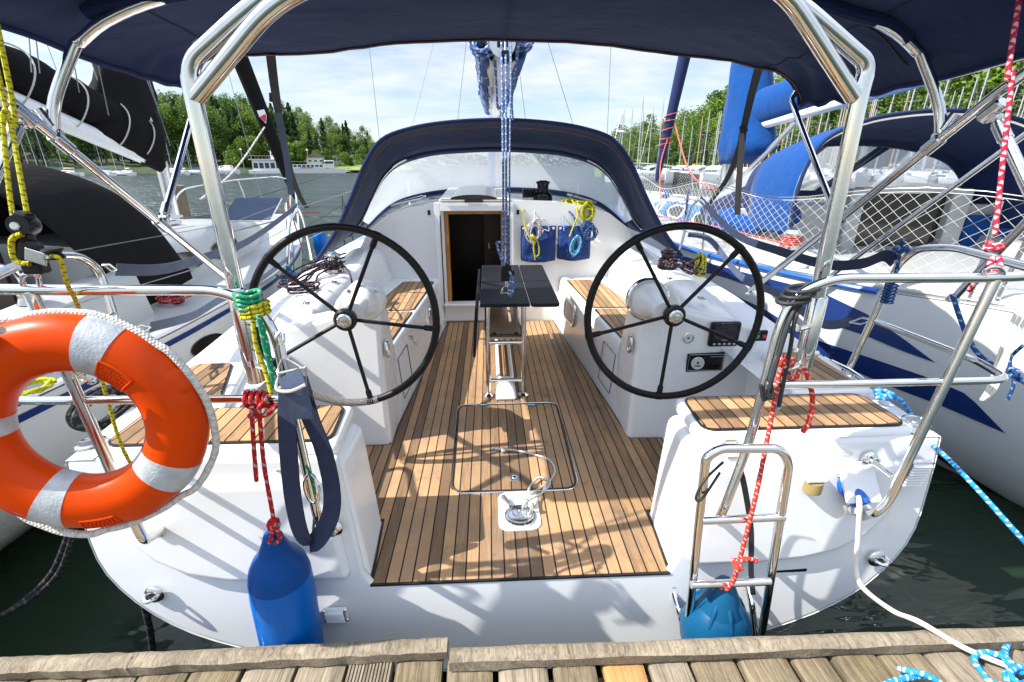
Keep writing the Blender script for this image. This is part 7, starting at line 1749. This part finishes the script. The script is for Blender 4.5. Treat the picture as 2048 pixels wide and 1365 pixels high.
for nm, px, py_, lab in (('villa', 520, 288, 'pale villa with a red roof half hidden among the trees on the left hill'), ('shed', 632, 308, 'small white shed with grey roof at the edge of the wood by the bank')):
    d = 176 if nm == 'villa' else 160; gz = gl(d); t = thing(nm, lab, 'house', (0, 0, 0)); w, hh = (7, 8.2) if nm == 'villa' else (5, 2.6); zb = 0
    q = MB(); q.box(V(0, 0, hh/2), (w, 5, hh)); wl_ = obj('wall', q, M['cream' if nm == 'villa' else 'white'], t)
    q = MB(); q.prism([V(-w/2-.4, -2.9, hh), V(w/2+.4, -2.9, hh), V(0, -2.9, hh+1.5)], (0, 5.8, 0)); obj('roof', q, M['rooft' if nm == 'villa' else 'dockgrey'], t, smooth=False)
    for k in range(3): q = MB(); q.box(V(-w*.3+k*w*.3, -2.52, hh*.62), (w*.13, .06, hh*.2)); obj('window', q, M['glass'], wl_)
    p = PD(px, 330, d); t.location = (p.x, p.y, gz); t.rotation_euler = (0, 0, R(20))
g = random.Random(5)
for px, d, lab in ((618, 150, 'white globe lamp post on the bank right of the houseboat'), (487, 150, 'white globe lamp post left of the houseboat'), (378, 150, 'white globe lamp post behind the masts on the left shore')):
    p = PD(px, 330, d); t = thing('street_lamp', lab, 'street lamp', (p.x, p.y, gl(d))); b = V(p.x, p.y, gl(d)); q = MB(); q.tube([b, b+V(0, 0, 5.0)], .06, 6); obj('pole', q, M['spar'], t); q = MB(); q.lathe([(.02, -.25), (.2, -.15), (.26, 0), (.2, .15), (.02, .25)], b+V(0, 0, 5.2), (0, 0, 1), 12); obj('lamp_globe', q, M['white'], t)
# mooring piles of timber left
for px, dd, lab in ((358, 9.5, 'thick weathered timber mooring post standing in the water beyond the left yacht'),):
    p = PD(px, 400, dd); q = MB(); q.tube([V(p.x, p.y, -1), V(p.x, p.y, 1.6), V(p.x+.02, p.y, 1.75)], [.12, .115, .10], 14); one('mooring_post', q, M['dockwood'], lab, 'mooring post')
q = MB(); a = PD(684, 392, 14); q.tube([a+V(-.12, 0, -1.6), a, a+V(.2, 0, -1.6)], .02, 6); one('trestle', q, M['cord'], 'slender black frame standing out of the lake left of the sprayhood', 'trestle')
for (pa, pb, da, db, lab) in (((430, 420), (660, 350), 9, 20, 'upper thin line stretched over the water left of the sprayhood'), ((610, 455), (745, 375), 10, 22, 'lower thin line stretched over the water left of the sprayhood')):
    a, b = PD(*pa, da), PD(*pb, db); q = MB(); q.tube([a, b], .008, 5); one('mooring_line', q, M['cord'], lab, 'rope')

# ================================================================= water, sky, light, camera
a = NT('Lake water')
geo = a.n('ShaderNodeNewGeometry')
def wn(sc, rot=.3, det=3, dist=.0):
    mp = a.n('ShaderNodeMapping'); mp.inputs['Scale'].default_value = sc; mp.inputs['Rotation'].default_value = (0, 0, rot); a.l(geo.outputs['Position'], mp.inputs[0]); return a.noise(mp.outputs[0], 1, det, .55, dist)
h = a.mth('ADD', a.mth('MULTIPLY', wn((.35, 1.1, 1), .1, 4, .5), .75), a.mth('ADD', a.mth('MULTIPLY', wn((1.6, 4.2, 1), -.15, 3, .3), .2), a.mth('MULTIPLY', wn((.05, .32, 1), .05, 3, .4), 2.2)))
# calm patch in the lee of the dock and hulls
sp = a.n('ShaderNodeSeparateXYZ'); a.l(geo.outputs['Position'], sp.inputs[0])
calm = a.mth('MULTIPLY', a.mth('SUBTRACT', sp.outputs[1], 1.5), .16, True)
a.set(Base_Color=(.011, .022, .013), Roughness=a.mth('ADD', a.mth('MULTIPLY', calm, .20), .05), IOR=1.33, Specular_IOR_Level=.5)
bm = a.bump(a.mth('MULTIPLY', h, a.mth('ADD', a.mth('MULTIPLY', calm, .9), .10)), 1.0, .95)
M['water'] = a.m
q = MB(); N = 60; xs_ = [-1500, -600, -250, -100, -40, -15, -6, 0, 6, 15, 40, 100, 250, 600, 1500]; ys_ = [-60, -20, -5, 0, 3, 8, 20, 50, 100, 200, 400, 800, 2500]
q.loft([[V(x, y, 0) for x in xs_] for y in ys_]); obj('water', q, M['water'], None, smooth=False, kind='structure')

SUN = V(-.485, -.08, .50).normalized()
w = bpy.data.worlds.new('World'); scene.world = w; w.use_nodes = True; nt = w.node_tree; bg_ = nt.nodes['Background']
def wnod(t_, **k):
    n_ = nt.nodes.new(t_)
    for kk, v in k.items(): setattr(n_, kk, v)
    return n_
sky = wnod('ShaderNodeTexSky', sky_type='NISHITA'); sky.sun_disc = False; sky.sun_elevation = math.asin(SUN.z); sky.sun_rotation = math.atan2(SUN.x, SUN.y); sky.air_density = 1.0; sky.dust_density = .6; sky.ozone_density = 2.5
tc = wnod('ShaderNodeTexCoord'); spx = wnod('ShaderNodeSeparateXYZ'); nt.links.new(tc.outputs['Generated'], spx.inputs[0])
def wm(op, a_, b_=None, cl=False):
    m_ = wnod('ShaderNodeMath', operation=op, use_clamp=cl)
    for i, x in enumerate((a_, b_)):
        if x is None: continue
        if isinstance(x, (int, float)): m_.inputs[i].default_value = x
        else: nt.links.new(x, m_.inputs[i])
    return m_.outputs[0]
zc = wm('ADD', wm('MAXIMUM', spx.outputs[2], 0.0), .16); cmb = wnod('ShaderNodeCombineXYZ'); nt.links.new(wm('DIVIDE', spx.outputs[0], zc), cmb.inputs[0]); nt.links.new(wm('DIVIDE', spx.outputs[1], zc), cmb.inputs[1])
mpw = wnod('ShaderNodeMapping'); mpw.inputs['Scale'].default_value = (.9, 1.5, 1); mpw.inputs['Location'].default_value = (3.7, 1.2, 0); nt.links.new(cmb.outputs[0], mpw.inputs[0])
def wnz(sc, det, rg): n_ = wnod('ShaderNodeTexNoise'); n_.inputs['Scale'].default_value = sc; n_.inputs['Detail'].default_value = det; n_.inputs['Roughness'].default_value = rg; nt.links.new(mpw.outputs[0], n_.inputs['Vector']); return n_.outputs[0]
def wr(fac, stops):
    r_ = wnod('ShaderNodeValToRGB'); e = r_.color_ramp.elements
    for k, (p_, c_) in enumerate(stops): e[k].position = p_; e[k].color = (*c_, 1)
    nt.links.new(fac, r_.inputs[0]); return r_.outputs[0]
cl = wr(wm('ADD', wm('MULTIPLY', wnz(.8, 8, .55), .6), wm('MULTIPLY', wnz(2.6, 8, .6), .4)), [(.43, (0, 0, 0)), (.62, (1, 1, 1))])
mx = wnod('ShaderNodeMix', data_type='RGBA'); nt.links.new(wm('ADD', wm('MULTIPLY', cl, .62), .19), mx.inputs[0]); nt.links.new(sky.outputs[0], mx.inputs[6]); mx.inputs[7].default_value = (CLOUD*.97, CLOUD*1.0, CLOUD*1.03, 1)
hi = wm('ADD', wm('MULTIPLY', wm('DIVIDE', wm('SUBTRACT', spx.outputs[2], .28), .45, True), 1.15), .84)  # overhead sky boosted with height above the view, added as fill light
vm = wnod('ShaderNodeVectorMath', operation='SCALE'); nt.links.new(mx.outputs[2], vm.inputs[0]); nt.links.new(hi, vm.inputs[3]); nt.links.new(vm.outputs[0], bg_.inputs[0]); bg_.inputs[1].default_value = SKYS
sl = bpy.data.lights.new('Sun', 'SUN'); sl.energy = SUNE; sl.angle = R(.5); sl.color = (1, .955, .88); so_ = bpy.data.objects.new('Sun', sl); COL.objects.link(so_); so_.rotation_euler = SUN.to_track_quat('Z', 'Y').to_euler(); so_.location = (-10, -3, 12)
cd = bpy.data.cameras.new('Camera'); co = bpy.data.objects.new('Camera', cd); COL.objects.link(co); cd.sensor_width = 36; cd.lens = FPX/2048*36; cd.clip_start = .02; cd.clip_end = 6000
co.location = CAM; co.rotation_euler = (R(90)-PITCH, 0, -YAW); scene.camera = co
vs = scene.view_settings; vs.view_transform = 'Standard'; vs.look = 'None'; vs.gamma = 1; vs.use_curve_mapping = False; vs.exposure = EXPO
